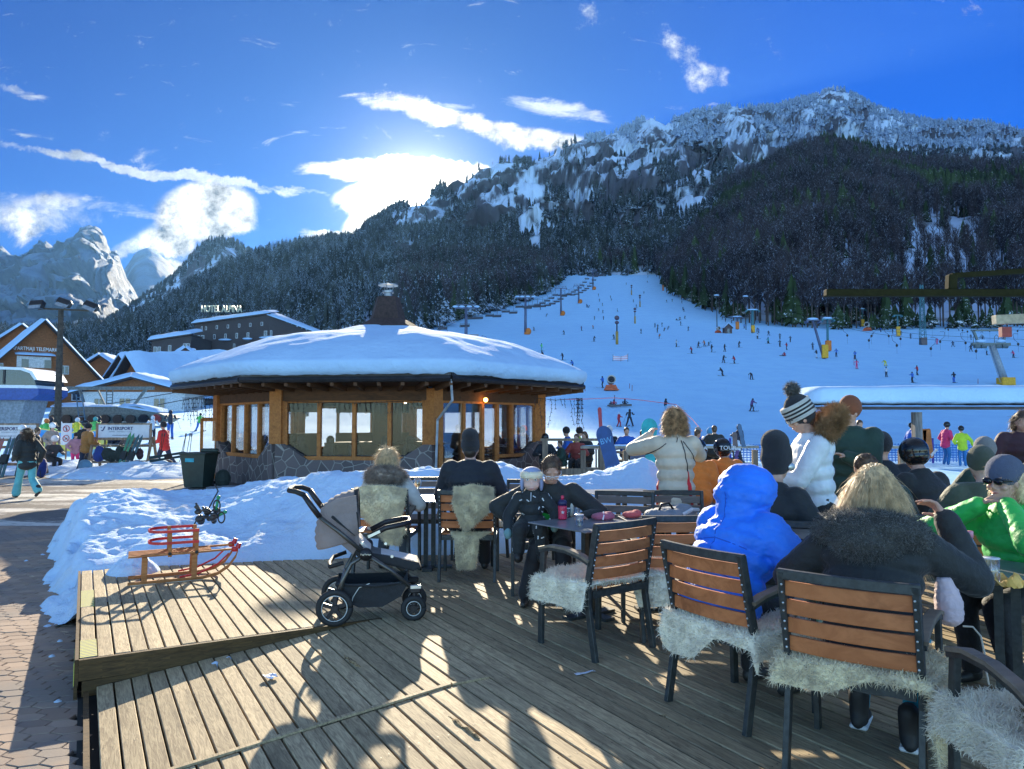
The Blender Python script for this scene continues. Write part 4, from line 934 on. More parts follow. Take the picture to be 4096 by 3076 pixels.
# ------------------------------------------------------------------ small far figures
def skier_mesh(pose,cj,ct,ch,seed=0,skis=True):
    mb = MB();r = random.Random(seed);mats = [cj,ct,ch,mat('ski_base',(.05,.05,.07),.4)]
    lean,wide,fwd = {'stand':(.1,.12,0),'plow':(.35,.30,0),'carve':(.45,.14,.0),'walk':(.12,.1,.16),'bend':(1.25,.2,0),'sit':(.35,.1,0)}[pose]
    tilt = {'carve':.38}.get(pose,0.0);pz = {'stand':.92,'plow':.78,'carve':.72,'walk':.9,'bend':.85,'sit':.18}[pose]
    pel = Vector((0,0,pz));nk = pel+Vector((tilt*.5,math.sin(lean)*.5,math.cos(lean)*.5));hd = nk+Vector((tilt*.1,math.sin(lean)*.10,.16*math.cos(lean)))
    mb.tube([pel-Vector((0,0,.08)),pel,(pel+nk)/2,nk,nk+(hd-nk)*.4],[.15,.17,.18,.17,.07],8,0,flat=.75);mb.ball(hd,(.115,.125,.13),8,2)
    for sg in (-1,1):
        if pose == 'sit':kn = Vector((sg*.15,.42,.34));ft = Vector((sg*.16,.75,.10))
        else:ft = Vector((sg*wide+tilt*-.5,sg*fwd,.06));kn = (pel+ft)/2+Vector((sg*.03+tilt*.1,.10,0))
        mb.tube([pel+Vector((sg*.09,0,0)),kn,ft],[.10,.082,.07],6,1);mb.beam(ft+Vector((0,-.12,-.01)),ft+Vector((0,.16,-.01)),.11,.10,3)
        el = nk+Vector((sg*.30,.02,-.22));hn = el+Vector((sg*.05 if r.random() < .6 else -sg*.08,.24,-.06 if r.random() < .5 else .02));mb.tube([nk+Vector((sg*.19,0,-.03)),el,hn],[.075,.065,.05],6,0);mb.ball(hn,.055,6,3)
        if skis and pose not in ('sit','walk'):
            tw = -.16*sg if pose == 'plow' else 0;d_ = Vector((tw,1,0)).normalized();mb.beam(ft-d_*.72+Vector((0,0,-.05)),ft+d_*.75+Vector((0,0,-.05)),.10,.02,3);mb.beam(ft+d_*.75+Vector((0,0,-.05)),ft+d_*.9+Vector((0,0,.04)),.09,.02,3)
            if r.random() < .7:mb.tube([hn,hn+Vector((sg*.18,-.55,-.65))],.012,4,3)
        if pose == 'sit' and sg > 0:mb.box((0,.82,.16),(1.45,.03,.27),mi=3)
    return mb.mesh('person',mats,50)
# ------------------------------------------------------------------ village on the left
M_SN = M_RSNOW;M_BRN = woodmat('brown_cladding',(.30,.11,.04),(.18,.065,.025),dirv=(0,1),grain=6,rnd=.2);M_DKB = mat('dark_facade',(.050,.038,.040),.8,var=.3)
M_PLAS = mat('white_plaster',(.62,.62,.62),.8);M_BRICK = mat('red_brick',(.25,.07,.05),.8,var=.3,scale=20);M_DWIN = mat('dark_window',(.03,.035,.05),.12,spec=.8);M_FRAME = mat('window_trim',(.5,.52,.55),.5)
def H_(o,name,m,mb,smooth=False):return mb.build(name,m,o,smooth)
def snow_slab(mb,a,b,c,d,t=.45,n=10,seed=0):
    """thick rounded snow on a roof plane a-b (eave) d-c (ridge)"""
    a,b,c,d = map(Vector,(a,b,c,d));up = (b-a).cross(d-a).normalized();up = up if up.z > 0 else -up;k = len(mb.v);V = []
    for j in range(n+1):
        for i in range(n*2+1):
            u,v = i/(2*n),j/n;p = a.lerp(b,u).lerp(d.lerp(c,u),v);e = min(u,1-u)*2*n/1.2;f_ = v*n/1.1
            h = t*(1-math.exp(-2.2*min(e,f_)-.15)) ;h *= 1+.25*fnoise(p.x,p.y,.5,seed)+.12*fnoise(p.x,p.y,1.7,seed);V.append(p+up*h)
    F = [(j*(2*n+1)+i,j*(2*n+1)+i+1,(j+1)*(2*n+1)+i+1,(j+1)*(2*n+1)+i) for j in range(n) for i in range(2*n)]
    mb.add(V,F);mb.add([a,b,c,d],[(0,1,2,3)])
    W2 = 2*n+1
    rim = [i for i in range(W2)]+[j*W2+2*n for j in range(1,n+1)]+[n*W2+i for i in range(2*n-1,-1,-1)]+[j*W2 for j in range(n-1,0,-1)]
    low = [V[i]-up*(((V[i]-a).dot(up))+.02) for i in rim];q = len(rim)
    mb.add([V[i] for i in rim]+low,[(i,(i+1) % q,q+(i+1) % q,q+i) for i in range(q)])
def house(label,x,y,z,face,w_,l,hw,hr,wallm,roofm,gm=None,over=.9,snow=.5,wins=(),chim=(),name='house',balcony=None,half=0.0,cat='house',win2=()):
    o = empty(name,(x,y,z),-math.atan2(face[0],face[1])+math.pi,label,cat)   # facade looks along face (local -Y)
    b = MB();b.prism([(-w_/2,0),(w_/2,0),(w_/2,hw),(-w_/2,hw)],0,l,'y');H_(o,'wall',wallm,b)
    g = MB();g.prism([(-w_/2,hw),(w_/2,hw),(0,hw+hr)],.0,l,'y');H_(o,'gable',gm or wallm,g)
    r = MB();k = over/(w_/2)*hr;e = w_/2+over;th = .22
    for sg in (-1,1):r.prism([(sg*e,hw-k),(0,hw+hr),(0,hw+hr+th),(sg*(e+.05),hw-k+th)],-over,l+over,'y')
    ro = H_(o,'roof',roofm,r);s_ = MB();q = th+.01
    for sg in (-1,1):snow_slab(s_,(sg*(e+.1),-over-.15,hw-k+q-.1),(sg*(e+.1),l+over,hw-k+q-.1),(0,l+over,hw+hr+q),(0,-over-.15,hw+hr+q),snow,9,seed=int(x))
    s_.build('roof_snow',M_SN,o,60)
    for (wx,wz,ww,wh) in wins:
        f = MB();f.box((wx,-.03,wz),(ww,.08,wh));f2 = H_(o,'window',M_FRAME,f);p = MB();p.box((wx-ww*.24,-.075,wz),(ww*.40,.02,wh*.84));p.box((wx+ww*.24,-.075,wz),(ww*.40,.02,wh*.84));H_(f2,'pane',M_DWIN,p)
    for (sx_,wy,wz,ww,wh) in win2:
        f = MB();f.box((sx_*(w_/2+.03),wy,wz),(.08,ww,wh));f2 = H_(o,'window',M_FRAME,f);p = MB();p.box((sx_*(w_/2+.08),wy,wz),(.02,ww*.8,wh*.84));H_(f2,'pane',M_DWIN,p)
    for (cx,cy,ch_) in chim:
        c = MB();zz = hw+hr*(1-abs(cx)/(w_/2));c.box((cx,cy,zz+ch_/2-.3),(.7,.7,ch_+.6));co_ = H_(o,'chimney',M_BRICK,c);n = MB();n.ball((cx,cy,zz+ch_+.12),(.6,.6,.28),12);H_(co_,'snow_cap',M_SN,n,True)
    if balcony:
        for (bx,bz,bw) in balcony:c = MB();c.box((bx,-.55,bz),(bw,1.1,.12));c.box((bx,-1.08,bz+.5),(bw,.08,.95));H_(o,'balcony',M_BRN,c)
    return o
tel = house('brown timber apartment house with steep snowy gable and white lettering at the left edge',-63.6,100,2.5,(.64,-.77),15,20,4.2,8.4,M_BRN,M_DKB,over=1.2,snow=.45,
      wins=[(-5.2,6.2,1.6,1.2),(2.6,6.2,1.0,1.2),(4.6,2.6,2.2,1.2),(-6,2.4,1.5,1.2)],balcony=[(-1.4,5.3,6.2),(-1.4,2.4,6.2)],name='apartment_house',cat='apartment house')
wp = MB()
for z in (7.0,4.2):
    wp.box((-1.0,-.05,z),(3.9,.10,1.7))
H_(tel,'white_recess',M_PLAS,wp);
for z in (6.9,4.1):
    for x in (-2.6,-.0):wd = MB();wd.box((x+.6,-.13,z-.1),(.8,.03,1.3));H_(tel,'balcony_door',M_DWIN,wd)
cn = MB();snow_slab(cn,(-3.2,-.9,8.0),(1.4,-.9,8.0),(1.4,0,8.25),(-3.2,0,8.25),.18,5);H_(tel,'canopy_snow',M_SN,cn)
tx = text_obj('lettering','APARTMAJI TELEMARK',.72,mat('white_letters',(.85,.85,.85),.5),tel,.03,sx=.72);tx.location = (-.95,-.12,8.85)
house('dark brown gable behind the apartment house with a grey chimney',-84,126,5,(.64,-.77),14,18,7,6.0,M_BRN,M_DKB,snow=.45,chim=[(3,6,1.6)])
house('white walled chalet with dark gable under a thick rippled snow roof',-52,102,2.6,(-.55,-.83),10,13,3.4,4.6,M_PLAS,M_DKB,M_BRN,1.4,.75,wins=[(0,4.6,2.0,1.3),(-2.6,2.0,1.4,1.2),(2.4,2.0,1.4,1.2)],chim=[(-2.8,3,1.8),(1.8,9,1.8)],win2=[(1,3,1.8,1.6,1.2),(1,8,1.8,1.6,1.2)])
house('chalet with broad snow roof standing left of the white walled chalet',-61,118,3.2,(-.5,-.87),10,12,3.6,4.2,M_PLAS,M_DKB,M_BRN,1.3,.7,chim=[(2,5,1.5)])
house('low house whose snow roof touches the apartment house',-73.5,132,4.5,(.2,-.98),13,10,4.2,4.6,M_PLAS,M_DKB,M_BRN,1.2,.6,chim=[(-3,3,1.2),(3,5,1.2)])
house('snowed in house with red chimney in the middle of the roofs',-58,142,6,(.75,-.66),9,12,4.6,3.6,M_PLAS,M_DKB,M_BRN,1.2,.7,chim=[(-2,4,1.2),(2,9,1.2)])
house('snowy roofed house between the apartment house and the chalets',-66,126,4,(-.5,-.87),10,12,4.4,4.4,M_PLAS,M_DKB,M_BRN,1.2,.8,chim=[(-1,4,1.4)])
house('small farthest snowy gable left of the hotel wing',-70,158,7,(.4,-.9),9,10,6.6,3.6,M_PLAS,M_DKB,M_BRN,1.2,.7,chim=[(1.5,2,1.2)])
dh = house('house with a wide snow roof and wooden dormer below the hotel',-50,128,4.6,(.95,-.3),13,16,4.2,4.4,M_PLAS,M_DKB,M_BRN,1.4,.8,wins=[(0,6,1.4,1.2)],win2=[(-1,6,4,1.5,1.2)])
dm = MB();dm.prism([(-1.6,0),(1.6,0),(0,1.9)],-.2,3.0,'y',M=Matrix.Translation((-7.0,8,5.0)) @ Matrix.Rotation(R(-90),4,'Z'));H_(dh,'dormer',M_BRN,dm)
house('low porch building with snow roof in front of the white chalet',-46,90,2.0,(.1,-1),12,7,3.2,1.6,M_PLAS,M_DKB,M_BRN,1.0,.7,wins=[(-4,1.8,1.2,1.3),(-1,1.8,1.4,1.4),(3,1.8,1.4,1.4)])
# hotel: two dark blocks
def block(name,label,x,y,z,rz,w_,dp,h,slope,wins,cat,roofover=.8,snow=.9):
    o = empty(name,(x,y,z),rz,label,cat);b = MB();b.prism([(0,0),(w_,0),(w_,h),(0,h-slope)],0,dp,'y');H_(o,'wall',M_DKB,b)
    r = MB();r.prism([(-roofover,h-slope-.1),(w_+.3,h+.1),(w_+.3,h+.4),(-roofover,h-slope+.2)],-roofover,dp*.5,'y');H_(o,'roof',M_DKB,r);s_ = MB()
    snow_slab(s_,(-roofover,-roofover,h-slope+.25),(w_+.3,-roofover,h+.45),(w_+.3,dp*.5,h+.45+1.6),(-roofover,dp*.5,h-slope+.25+1.6),snow,9,seed=5);s_.build('roof_snow',M_SN,o,60)
    for (wx,wz,ww,wh,shelf) in wins:
        f = MB();f.box((wx,-.05,wz),(ww,.12,wh));f2 = H_(o,'window',M_FRAME,f);p = MB();p.box((wx,-.12,wz),(ww*.72,.02,wh*.84));H_(f2,'pane',M_DWIN,p)
        if shelf:q = MB();q.ball((wx,-.5,wz-wh/2-.45),(shelf,.8,.33),12);H_(f2,'snow_ledge',M_SN,q,True)
    return o
def hx(px):return (px-193)/740*220
def hz(py):return 1.55+(422-py)/740*220-20
PXW = lambda x,y:((600+x/2.076)/4,(1200+y/2.076)/4)
wl = []
for (x,y,a,b,s_) in [(418,232,14,30,0),(452,232,14,30,0),(543,223,16,30,0),(635,217,16,30,0),(729,209,16,30,0),(822,203,16,30,0),(918,194,18,30,0),(390,314,26,46,1.6),(426,314,26,46,1.4),(524,303,18,38,0),(617,297,18,38,2.0),
                         (710,294,18,44,0),(804,288,20,40,1.5),(950,276,26,46,1.8),(997,272,18,42,1.4),(932,364,26,46,1.2),(969,362,26,46,1.2),(405,400,24,40,0),(690,380,16,36,0)]:
    px,py = PXW(x,y);wl.append((hx(px),hz(py),a*.036,b*.036,s_))
ht_ = block('hotel','large dark hotel block with rows of small windows and its name on the snowy roof',(193-512)/740*220,220,20,0,hx(268),16,hz(314)+.0,hz(314)-hz(324),wl,'hotel')
sd_ = MB();wq = hx(268);L2 = 17;sd_.add([(wq,0,-12),(wq+L2,5,-12),(wq+L2,5,hz(337)),(wq,0,hz(316)),(wq,16,-12),(wq+L2,20,-12),(wq+L2,20,hz(337)),(wq,16,hz(316))],[(0,1,2,3),(4,5,6,7),(3,2,6,7),(1,5,6,2)]);H_(ht_,'side_wing',M_DKB,sd_)
bs = MB();bs.box((hx(268)/2,6,-6),(hx(268),12,12));H_(ht_,'lower_wall',M_DKB,bs)
s_ = MB();snow_slab(s_,(wq-.5,-1.0,hz(316)+.4),(wq+L2+1,4.2,hz(337)+.2),(wq+L2-2,14,hz(335)+1),(wq-3,10,hz(313)+1.6),.9,9,seed=7);s_.build('roof_snow',M_SN,ht_,60)
for px in (302,):f = MB();f.box((hx(px),3.2,hz(345)),(.7,.2,1.6));H_(ht_,'window',M_FRAME,f)
tx = text_obj('roof_sign','HOTEL ALPINA',2.9,mat('cream_letters',(.55,.52,.36),.6),ht_,.25,sx=.62,offset=.015);tx.location = (hx(221.5),-1.4,hz(314.0)+1.4)
rk = MB();rk.beam((hx(205),.5,hz(317)),(hx(238),.5,hz(315.6)),.15,.15)
for px in (206,212,220,229,237):rk.beam((hx(px),.5,hz(320)),(hx(px),.5,hz(316)),.15,.15)
H_(ht_,'sign_rail',M_GUT,rk)
wl = [((px-150)/740*205,z,.9,1.7,s_) for px,z,s_ in ((154,4.6,1.3),(158,4.6,1.3),(168.5,5.0,1.5),(183.5,5.5,1.2),(187,5.5,0))]
block('hotel_wing','low dark wing with snowy roof left of the hotel',(150-512)/740*205,205,17,0,11,14,8.6,1.6,wl,'hotel wing')
b_ = MB();b_.box((5,5,-6),(12,12,12));o_ = [x for x in bpy.data.objects if x.name.startswith('hotel_wing')][0];H_(o_,'lower_wall',M_DKB,b_)
# blue and white lift station cabin, its canopy and the chairlift terminal
ls = empty('lift_station',(-38.5,50,0),0,'blue and white lift station hall with a band of dark windows and rounded end','lift station')
def rprof(w_,z0,z1,r):return [(z0,w_/2)]
q = MB();n = 10
def hall(z0,z1,x1,inset=0):return [(-9+inset,z0),(x1-inset*1.0,z0),(x1+.15-inset,z0+(z1-z0)*.3),(x1-.1-inset,z0+(z1-z0)*.75),(x1-.5-inset,z1),(-9+inset,z1)]
q.prism([(-9,3.0),(7.0,3.0),(7.5,3.35),(7.5,3.75),(-9,3.95)],-1.6,1.6,'y');H_(ls,'blue_skirt',mat('lift_blue',(.02,.07,.30),.4),q)
q = MB();q.prism([(-9,3.95),(7.48,3.75),(7.35,3.95),(-9,4.12)],-1.65,1.65,'y');q.prism([(-9,5.5),(6.3,4.95),(6.9,4.75),(7.25,4.3),(7.45,4.3),(7.1,4.85),(6.4,5.12),(-9,5.68)],-1.65,1.65,'y');H_(ls,'white_shell',M_WHITE,q)
q = MB();q.prism([(-9,4.12),(7.30,3.96),(7.15,4.4),(6.8,4.75),(6.3,4.95),(-9,5.48)],-1.55,1.55,'y');H_(ls,'window_band',mat('tinted_glass',(.015,.03,.05),.08,spec=.8),q)
for i in range(5):q = MB();q.box((-3.4+i*2.15,-1.58,4.6),(.12,.06,1.1));H_(ls,'mullion',M_GUT,q)
q = MB();q.box((-2,0,1.4),(7,2.6,3.2));q.prism([(-.5,0),(5.6,0),(6.4,3.0),(1,3.0)],-1.2,1.2,'y');H_(ls,'pedestal',mat('grey_concrete',(.30,.31,.33),.8),q)
q = MB();snow_slab(q,(-9,-5.2,2.75),(2.1,-5.2,2.75),(2.1,-1.6,2.95),(-9,-1.6,2.95),.55,9);q.build('canopy_snow',M_SN,ls,60);q = MB();q.box((-3.4,-3.4,2.6),(11,3.4,.25));H_(ls,'canopy',MATS['lift_blue'],q)
for i,x in enumerate((3.0,4.2)):q = MB();q.tube([(x,-1.3,2.35),(x,-1.42,2.35)],.42,20);q.build('wheel',mat('red_rubber',(.30,.04,.03),.5) if i == 0 else M_GUT,ls)
q = MB()
for i in range(3):q.box((-3,-4.6,.6+i*.45),(7,.1,.14))
H_(ls,'white_railing',M_WHITE,q)
q = MB();q.box((-1.2,-3.2,1.9),(2.6,1,.8),bev=.1);H_(ls,'yellow_machine',mat('machine_yellow',(.6,.35,.02),.5),q)
M_STEEL = mat('green_grey_steel',(.14,.17,.17),.5,metal=.3,var=.25);M_LSTEEL = mat('light_steel',(.30,.33,.36),.5,metal=.3)
ct = empty('chairlift_terminal',(-30.5,58,0),0,'chairlift return terminal with a row of rope wheels under a steel gantry','chairlift terminal')
q = MB();q.beam((-4.6,0,4.2),(2.4,0,4.2),.3,.25);q.beam((-4.0,1,4.15),(-3.0,0,2.9),.18,.18);q.beam((1.8,0,4.15),(.9,0,2.9),.18,.18);q.beam((-2,0,4.1),(-1.4,0,2.9),.1,.1)
for i in range(6):q.beam((-1.2,-.1,2.8+i*.22),(-.8,-.1,2.8+i*.22),.05,.05)
q.beam((-1.2,-.1,2.6),(-1.25,-.1,4.2),.06,.06);q.beam((-.8,-.1,2.6),(-.75,-.1,4.2),.06,.06);H_(ct,'gantry',M_STEEL,q)
q = MB();q.prism([(-5.2,2.0),(-4.9,2.7),(1.6,2.75),(3.4,2.2),(4.2,1.9),(3.6,1.55),(-4.8,1.6)],-1.0,1.0,'y');H_(ct,'machine_body',M_STEEL,q)
for i in range(9):q = MB();q.tube([(-4.6+i*.98,-1.15,1.75+(.08 if i > 6 else 0)),(-4.6+i*.98,-1.35,1.75)],.36,16);q.build('wheel',M_GUT if i < 8 else MATS['red_rubber'],ct)
q = MB();snow_slab(q,(-5.0,-1.1,2.72),(-2.6,-1.1,2.72),(-2.6,1.1,2.72),(-5.0,1.1,2.72),.35,6);snow_slab(q,(.2,-1.1,2.72),(3.2,-1.1,2.3),(3.2,1.1,2.3),(.2,1.1,2.72),.35,6);snow_slab(q,(-2.2,-1.1,2.74),(-.2,-1.1,2.74),(-.2,1.1,2.74),(-2.2,1.1,2.74),.2,6);q.build('snow_cap',M_SN,ct,60)
q = MB();q.beam((-1.2,0,1.6),(-1.2,0,-.3),.7,.7);q.beam((-3.9,0,1.6),(-3.9,0,0),.5,.5);q.tube([(-4.9,-1.2,1.4),(3.9,-1.2,1.55),(4.1,-1.2,1.75)],.07,6);H_(ct,'column',M_STEEL,q)
q = MB()
for s_ in (-.22,.22):q.beam((-6.4+s_,-3,-.2),(-6.9+s_,-3,3.2),.06,.06)
for i in range(9):q.beam((-6.62-.055*i,-3,.1+i*.36),(-6.18-.055*i,-3,.1+i*.36),.05,.05)
tag(q.build('ladder',mat('blue_ladder',(.07,.16,.24),.5)),'blue steel ladder leaning beside the floodlight mast','ladder').location = (-25.3+.0,58,.4)
lm_ = empty('floodlight_mast',(-27.6,45,-.27),0,'tall wooden floodlight mast with three lamp heads at the left','floodlight mast')
q = MB();q.tube([(0,0,0),(0,0,8.7)],[.22,.15],10);q.beam((-1.1,0,8.75),(1.7,0,8.62),.1,.1)
for i in range(16):q.beam((-.3,0,1.5+i*.45),(.3,0,1.5+i*.45),.03,.03)
q.build('mast',mat('tarred_wood',(.06,.045,.035),.8,var=.4),lm_)
for x,z,a in ((-1.4,9.0,5),(.25,9.1,-18),(1.9,8.9,-22)):
    h_ = MB();h_.box(None,(.85,.4,.42),M=Matrix.Translation((x,-.1,z)) @ Matrix.Rotation(R(-a),4,'Y') @ Matrix.Rotation(R(-30),4,'X'),bev=.06);h_.beam((x,0,z-.3),(x*.85,0,8.7),.06,.06);ho = h_.build('lamp_head',M_GUT,lm_)
    g = MB();g.box(None,(.72,.04,.34),M=Matrix.Translation((x,-.36,z-.15)) @ Matrix.Rotation(R(-a),4,'Y') @ Matrix.Rotation(R(-30),4,'X'));g.build('lamp_glass',mat('lamp_lens',(.35,.4,.45),.15,metal=.6),ho)
# ------------------------------------------------------------------ piste: lifts, huts, snow guns, nets
def gpos(px,py,dmin=34):
    u,v = uv(px,py);d = dmin
    while d < 800:
        if ground(u*d,d) >= CAMZ+v*d:break
        d += .5
    return Vector((u*d,d,ground(u*d,d)))
M_ORG = mat('orange_pad',(.62,.17,.02),.7);M_YEL = mat('yellow_pad',(.70,.36,.02),.7);M_PURP = mat('lift_steel_blue',(.10,.12,.20),.5,metal=.3);M_TEAL = mat('teal_steel',(.05,.17,.20),.5,metal=.2)
def lift_tower(px,py,h,head,label,pad=None,snow=False):
    p = gpos(px,py);o = empty('lift_tower',p,0,label,'lift tower','chairlift towers up the piste')
    q = MB();q.tube([(0,0,-.5),(0,0,h*.45),(0,0,h)],[.5,.42,.34],12);q.build('post',M_PURP,o,True)
    q = MB();q.beam((-head,0,h),(head,0,h),.4,.35);q.beam((-head*.95,0,h+.9),(head*.95,0,h+.9),.15,.15)
    for s in (-1,1):
        q.beam((s*head*.95,0,h),(s*head*.75,0,h+.9),.12,.12);q.beam((s*head*.25,0,h),(s*head*.4,0,h+.9),.12,.12)
        for k in range(5):q.tube([(s*head-.08,-1.2+k*.6,h-.35),(s*head+.08,-1.2+k*.6,h-.35)],.26,10)
        q.beam((s*head,-1.5,h-.25),(s*head,1.5,h-.25),.12,.2)
    q.build('crossarm',M_PURP,o)
    if pad:q = MB();q.ball((.9,-.8,.9),(1.0,.6,1.2),10);q.box((.5,-.8,.2),(1.8,.8,.7),bev=.1);q.build('pad',pad,o,True)
    if snow:
        q = MB()
        for x in (-head,-head*.4,head*.3,head):q.ball((x,0,h+.38),(.8,.5,.32),10)
        q.build('snow_cap',M_SN,o,True)
    return o,Vector((p.x,p.y,p.z+h))
tw = []
for i,(px,py,h,hd,pad,sn,lb) in enumerate([(466,344,9.8,2.9,None,True,'nearest chairlift tower with snow on its crossarm behind the pavilion roof'),(525.5,334.5,12.2,2.7,M_ORG,True,'tall chairlift tower with orange pad, second up the line'),
        (561,315.5,12.6,2.7,M_ORG,False,'third chairlift tower up the line with orange pad'),(578.7,303.3,9.3,2.6,M_ORG,False,'fourth chairlift tower up the line'),(593,289.8,12.0,2.5,M_ORG,False,'highest slim chairlift tower near the top of the piste')]):
    tw.append(lift_tower(px,py,h,hd,lb,pad,sn)[1])
T0_ = Vector((-30.5,59,3.4));TT = gpos(604,268);TT.z += 4.5
q = MB();q.box((0,0,2.6),(7,5,1.3),bev=.3);q.beam((-2,0,0),(-2,0,2.4),.5,.5);q.beam((2.2,0,0),(2.2,0,2.4),.5,.5);q.beam((-4,0,3.6),(4.5,0,3.6),.3,.3)
o = tag(q.build('top_station',M_PURP),'small top station of the chairlift at the head of the piste','lift station');o.location = TT-Vector((0,0,4.5))
line_ = [T0_]+tw+[TT]
def cable_pt(i,u,side):
    a,b = line_[i],line_[i+1];p = a.lerp(b,u);L = (b-a).length;p = p-Vector((0,0,4*u*(1-u)*L*.018));d = (b-a);n = Vector((d.y,-d.x,0)).normalized();return p+n*side*2.4-Vector((0,0,.5))
q = MB()
for side in (-1,1):
    for i in range(len(line_)-1):q.tube([cable_pt(i,k/10,side) for k in range(11)],.035,4)
cb = tag(q.build('haul_rope',M_WIRE),'steel haul rope running up the chairlift line','rope')
def chair_lift_mesh():
    q = MB();q.tube([(0,0,0),(.15,0,-.6),(.15,0,-1.5),(0,-.25,-1.9)],.045,5);w_ = 1.25
    q.beam((-w_,0,-1.85),(w_,0,-1.85),.07,.07)
    for s in (-1,1):q.tube([(s*w_,0,-1.85),(s*w_,.1,-2.6),(s*w_,-.55,-2.75),(s*w_,-.75,-2.4)],.04,5)
    q.box((0,-.28,-2.72),(2.4,.55,.10),mi=0);q.box((0,.12,-2.35),(2.4,.07,.55),mi=0);q.beam((-w_,-.75,-2.35),(w_,-.75,-2.35),.05,.05);return q.mesh('lift_chair',[mat('dark_chair',(.04,.045,.07),.6)])
cm_ = chair_lift_mesh();cnt = 0
def put_chair(p,label,rz=0):
    o = bpy.data.objects.new('lift_chair',cm_);COL.objects.link(o);o.location = p;o.rotation_euler = (0,0,rz);tag(o,label,'lift chair','empty chairs on the chairlift');return o
CORD = ['first','second','third','fourth','fifth','sixth','seventh','eighth','ninth','tenth','eleventh','twelfth','thirteenth'];CTW = ['nearest','second','third','fourth','topmost']
for side in (-1,1):
    rest = 9.0 if side < 0 else 3.0;kc = 0;pi_ = -1
    for i in range(1,len(line_)-1):
        L = (line_[i+1]-line_[i]).length;u = rest/L
        while u < 1:
            kc = kc+1 if i == pi_ else 0;pi_ = i;put_chair(cable_pt(i,u,side),'empty lift chair, '+CORD[kc]+' above the '+CTW[i-1]+' tower on the '+('left' if side < 0 else 'right')+' rope',R(-10));u += 13.5/L
        rest = (u-1)*L
    for k,u in enumerate((.9,.75,.55,.35) if side > 0 else (.87,.7,.5)):put_chair(cable_pt(0,u,side),CORD[k]+' dark lift chair left of the nearest tower on the '+('left' if side < 0 else 'right')+' rope, before the woods',R(-15))
put_chair(Vector((-12.2,43.5,4.5)),'single lift chair hanging low left of the pavilion',R(-70))
# lift control cabin, huts
def hut(px,py,w_,h,label,wallm,snow=.3,name='hut',rz=0):
    p = gpos(px,py);o = empty(name,p,rz,label,name);b = MB();b.prism([(-w_/2,-.5),(w_/2,-.5),(w_/2,h*.6),(0,h),(-w_/2,h*.6)],0,w_*1.1,'y');b.build('wall',wallm,o)
    r = MB()
    for s in (-1,1):r.prism([(s*(w_/2+.35),h*.6-.2),(0,h),(0,h+.1),(s*(w_/2+.35),h*.6-.1)],-.3,w_*1.1+.3,'y')
    r.build('roof',M_DKB,o);r = MB()
    for s in (-1,1):r.prism([(s*(w_/2+.35),h*.6-.09),(0,h+.11),(0,h+.11+snow),(s*(w_/2+.2),h*.6-.1+snow)],-.35,w_*1.1+.35,'y')
    r.build('roof_snow',M_SN,o);d_ = MB();d_.box((0,-.04,h*.25),(w_*.3,.05,h*.5));d_.build('door',M_DWIN,o);return o
hut(728.5,333.5,2.5,3.3,'dark wooden hut with snowy gable roof beside the snow gun',mat('hut_wood',(.09,.06,.06),.8))
hut(573.8,271.5,5,4.5,'small snow roofed cabin at the upper left edge of the piste',MATS['hut_wood'],.9);hut(598,267.5,4.5,6.0,'tiny dark pointed cabin at the top of the chairlift',MATS['hut_wood'],.2)
hut(720,295.5,6,5.5,'reddish hut at the wood edge high on the right of the piste',mat('red_hut',(.20,.07,.06),.8))
p = gpos(473,342);q = MB();q.box((0,0,1.0),(3.2,2.4,2.2),bev=.1);q.prism([(-1.6,.4),(-2.2,1.2),(-1.6,2.1)],-1,1,'y');o = q.build('lift_cabin',mat('grey_cabin',(.28,.28,.33),.6));tag(o,'light grey lift control cabin at the foot of the nearest tower','cabin').location = p
q = MB();q.box((.6,-1.22,1.2),(.7,.04,.8));q.build('window',M_DWIN,o)
q = MB();q.beam((0,0,0),(0,0,1.6),.1,.1);q.beam((1.2,0,-.2),(1.2,0,1.2),.1,.1);q.beam((0,0,1.6),(1.2,0,1.2),.1,.1);q.beam((-.2,0,.0),(2.2,0,-.1),.4,.12);tag(q.build('railing',M_PURP),'small steel railing right of the grey lift cabin','railing').location = gpos(482,341)
def fan_gun(px,py,sc,label,cols=(.55,.10,.03),rz=0.0):
    p = gpos(px,py);o = empty('snow_gun',p,rz,label,'snow gun',sc=sc);q = MB();q.prism([(-.95,0),(.95,0),(.6,.75),(-.6,.75)],-.5,.5,'y');q.beam((-1.0,-.6,.1),(1.0,-.6,.1),.12,.12);q.beam((-.7,-.6,.1),(0,-.55,.8),.09,.09);q.beam((.7,-.6,.1),(0,-.55,.8),.09,.09);q.build('carriage',mat('gun_orange',cols,.6),o)
    M = Matrix.Translation((0,-.1,1.35)) @ Matrix.Rotation(R(72),4,'X');q = MB();q.lathe([(.40,-.5),(.52,-.3),(.50,.3),(.60,.52),(.52,.55),(.46,.4)],n=20,M=M);q.build('barrel',mat('gun_ring',(.50,.44,.38),.5),o,True)
    q = MB();q.lathe([(.46,.38),(.46,.42)],n=20,M=M);q.lathe([(.15,.40),(.12,.55)],n=12,M=M);q.build('fan',M_GUT,o);return o
fan_gun(611,391,1.05,'large orange snow gun in the middle of the lower piste')
fan_gun(718,333,1.1,'snow gun with pale ring left of the dark wooden hut',(.5,.28,.05),.6);fan_gun(867.5,331,1.6,'orange snow gun lying among the drag lift pylons',(.6,.22,.03),-.8)
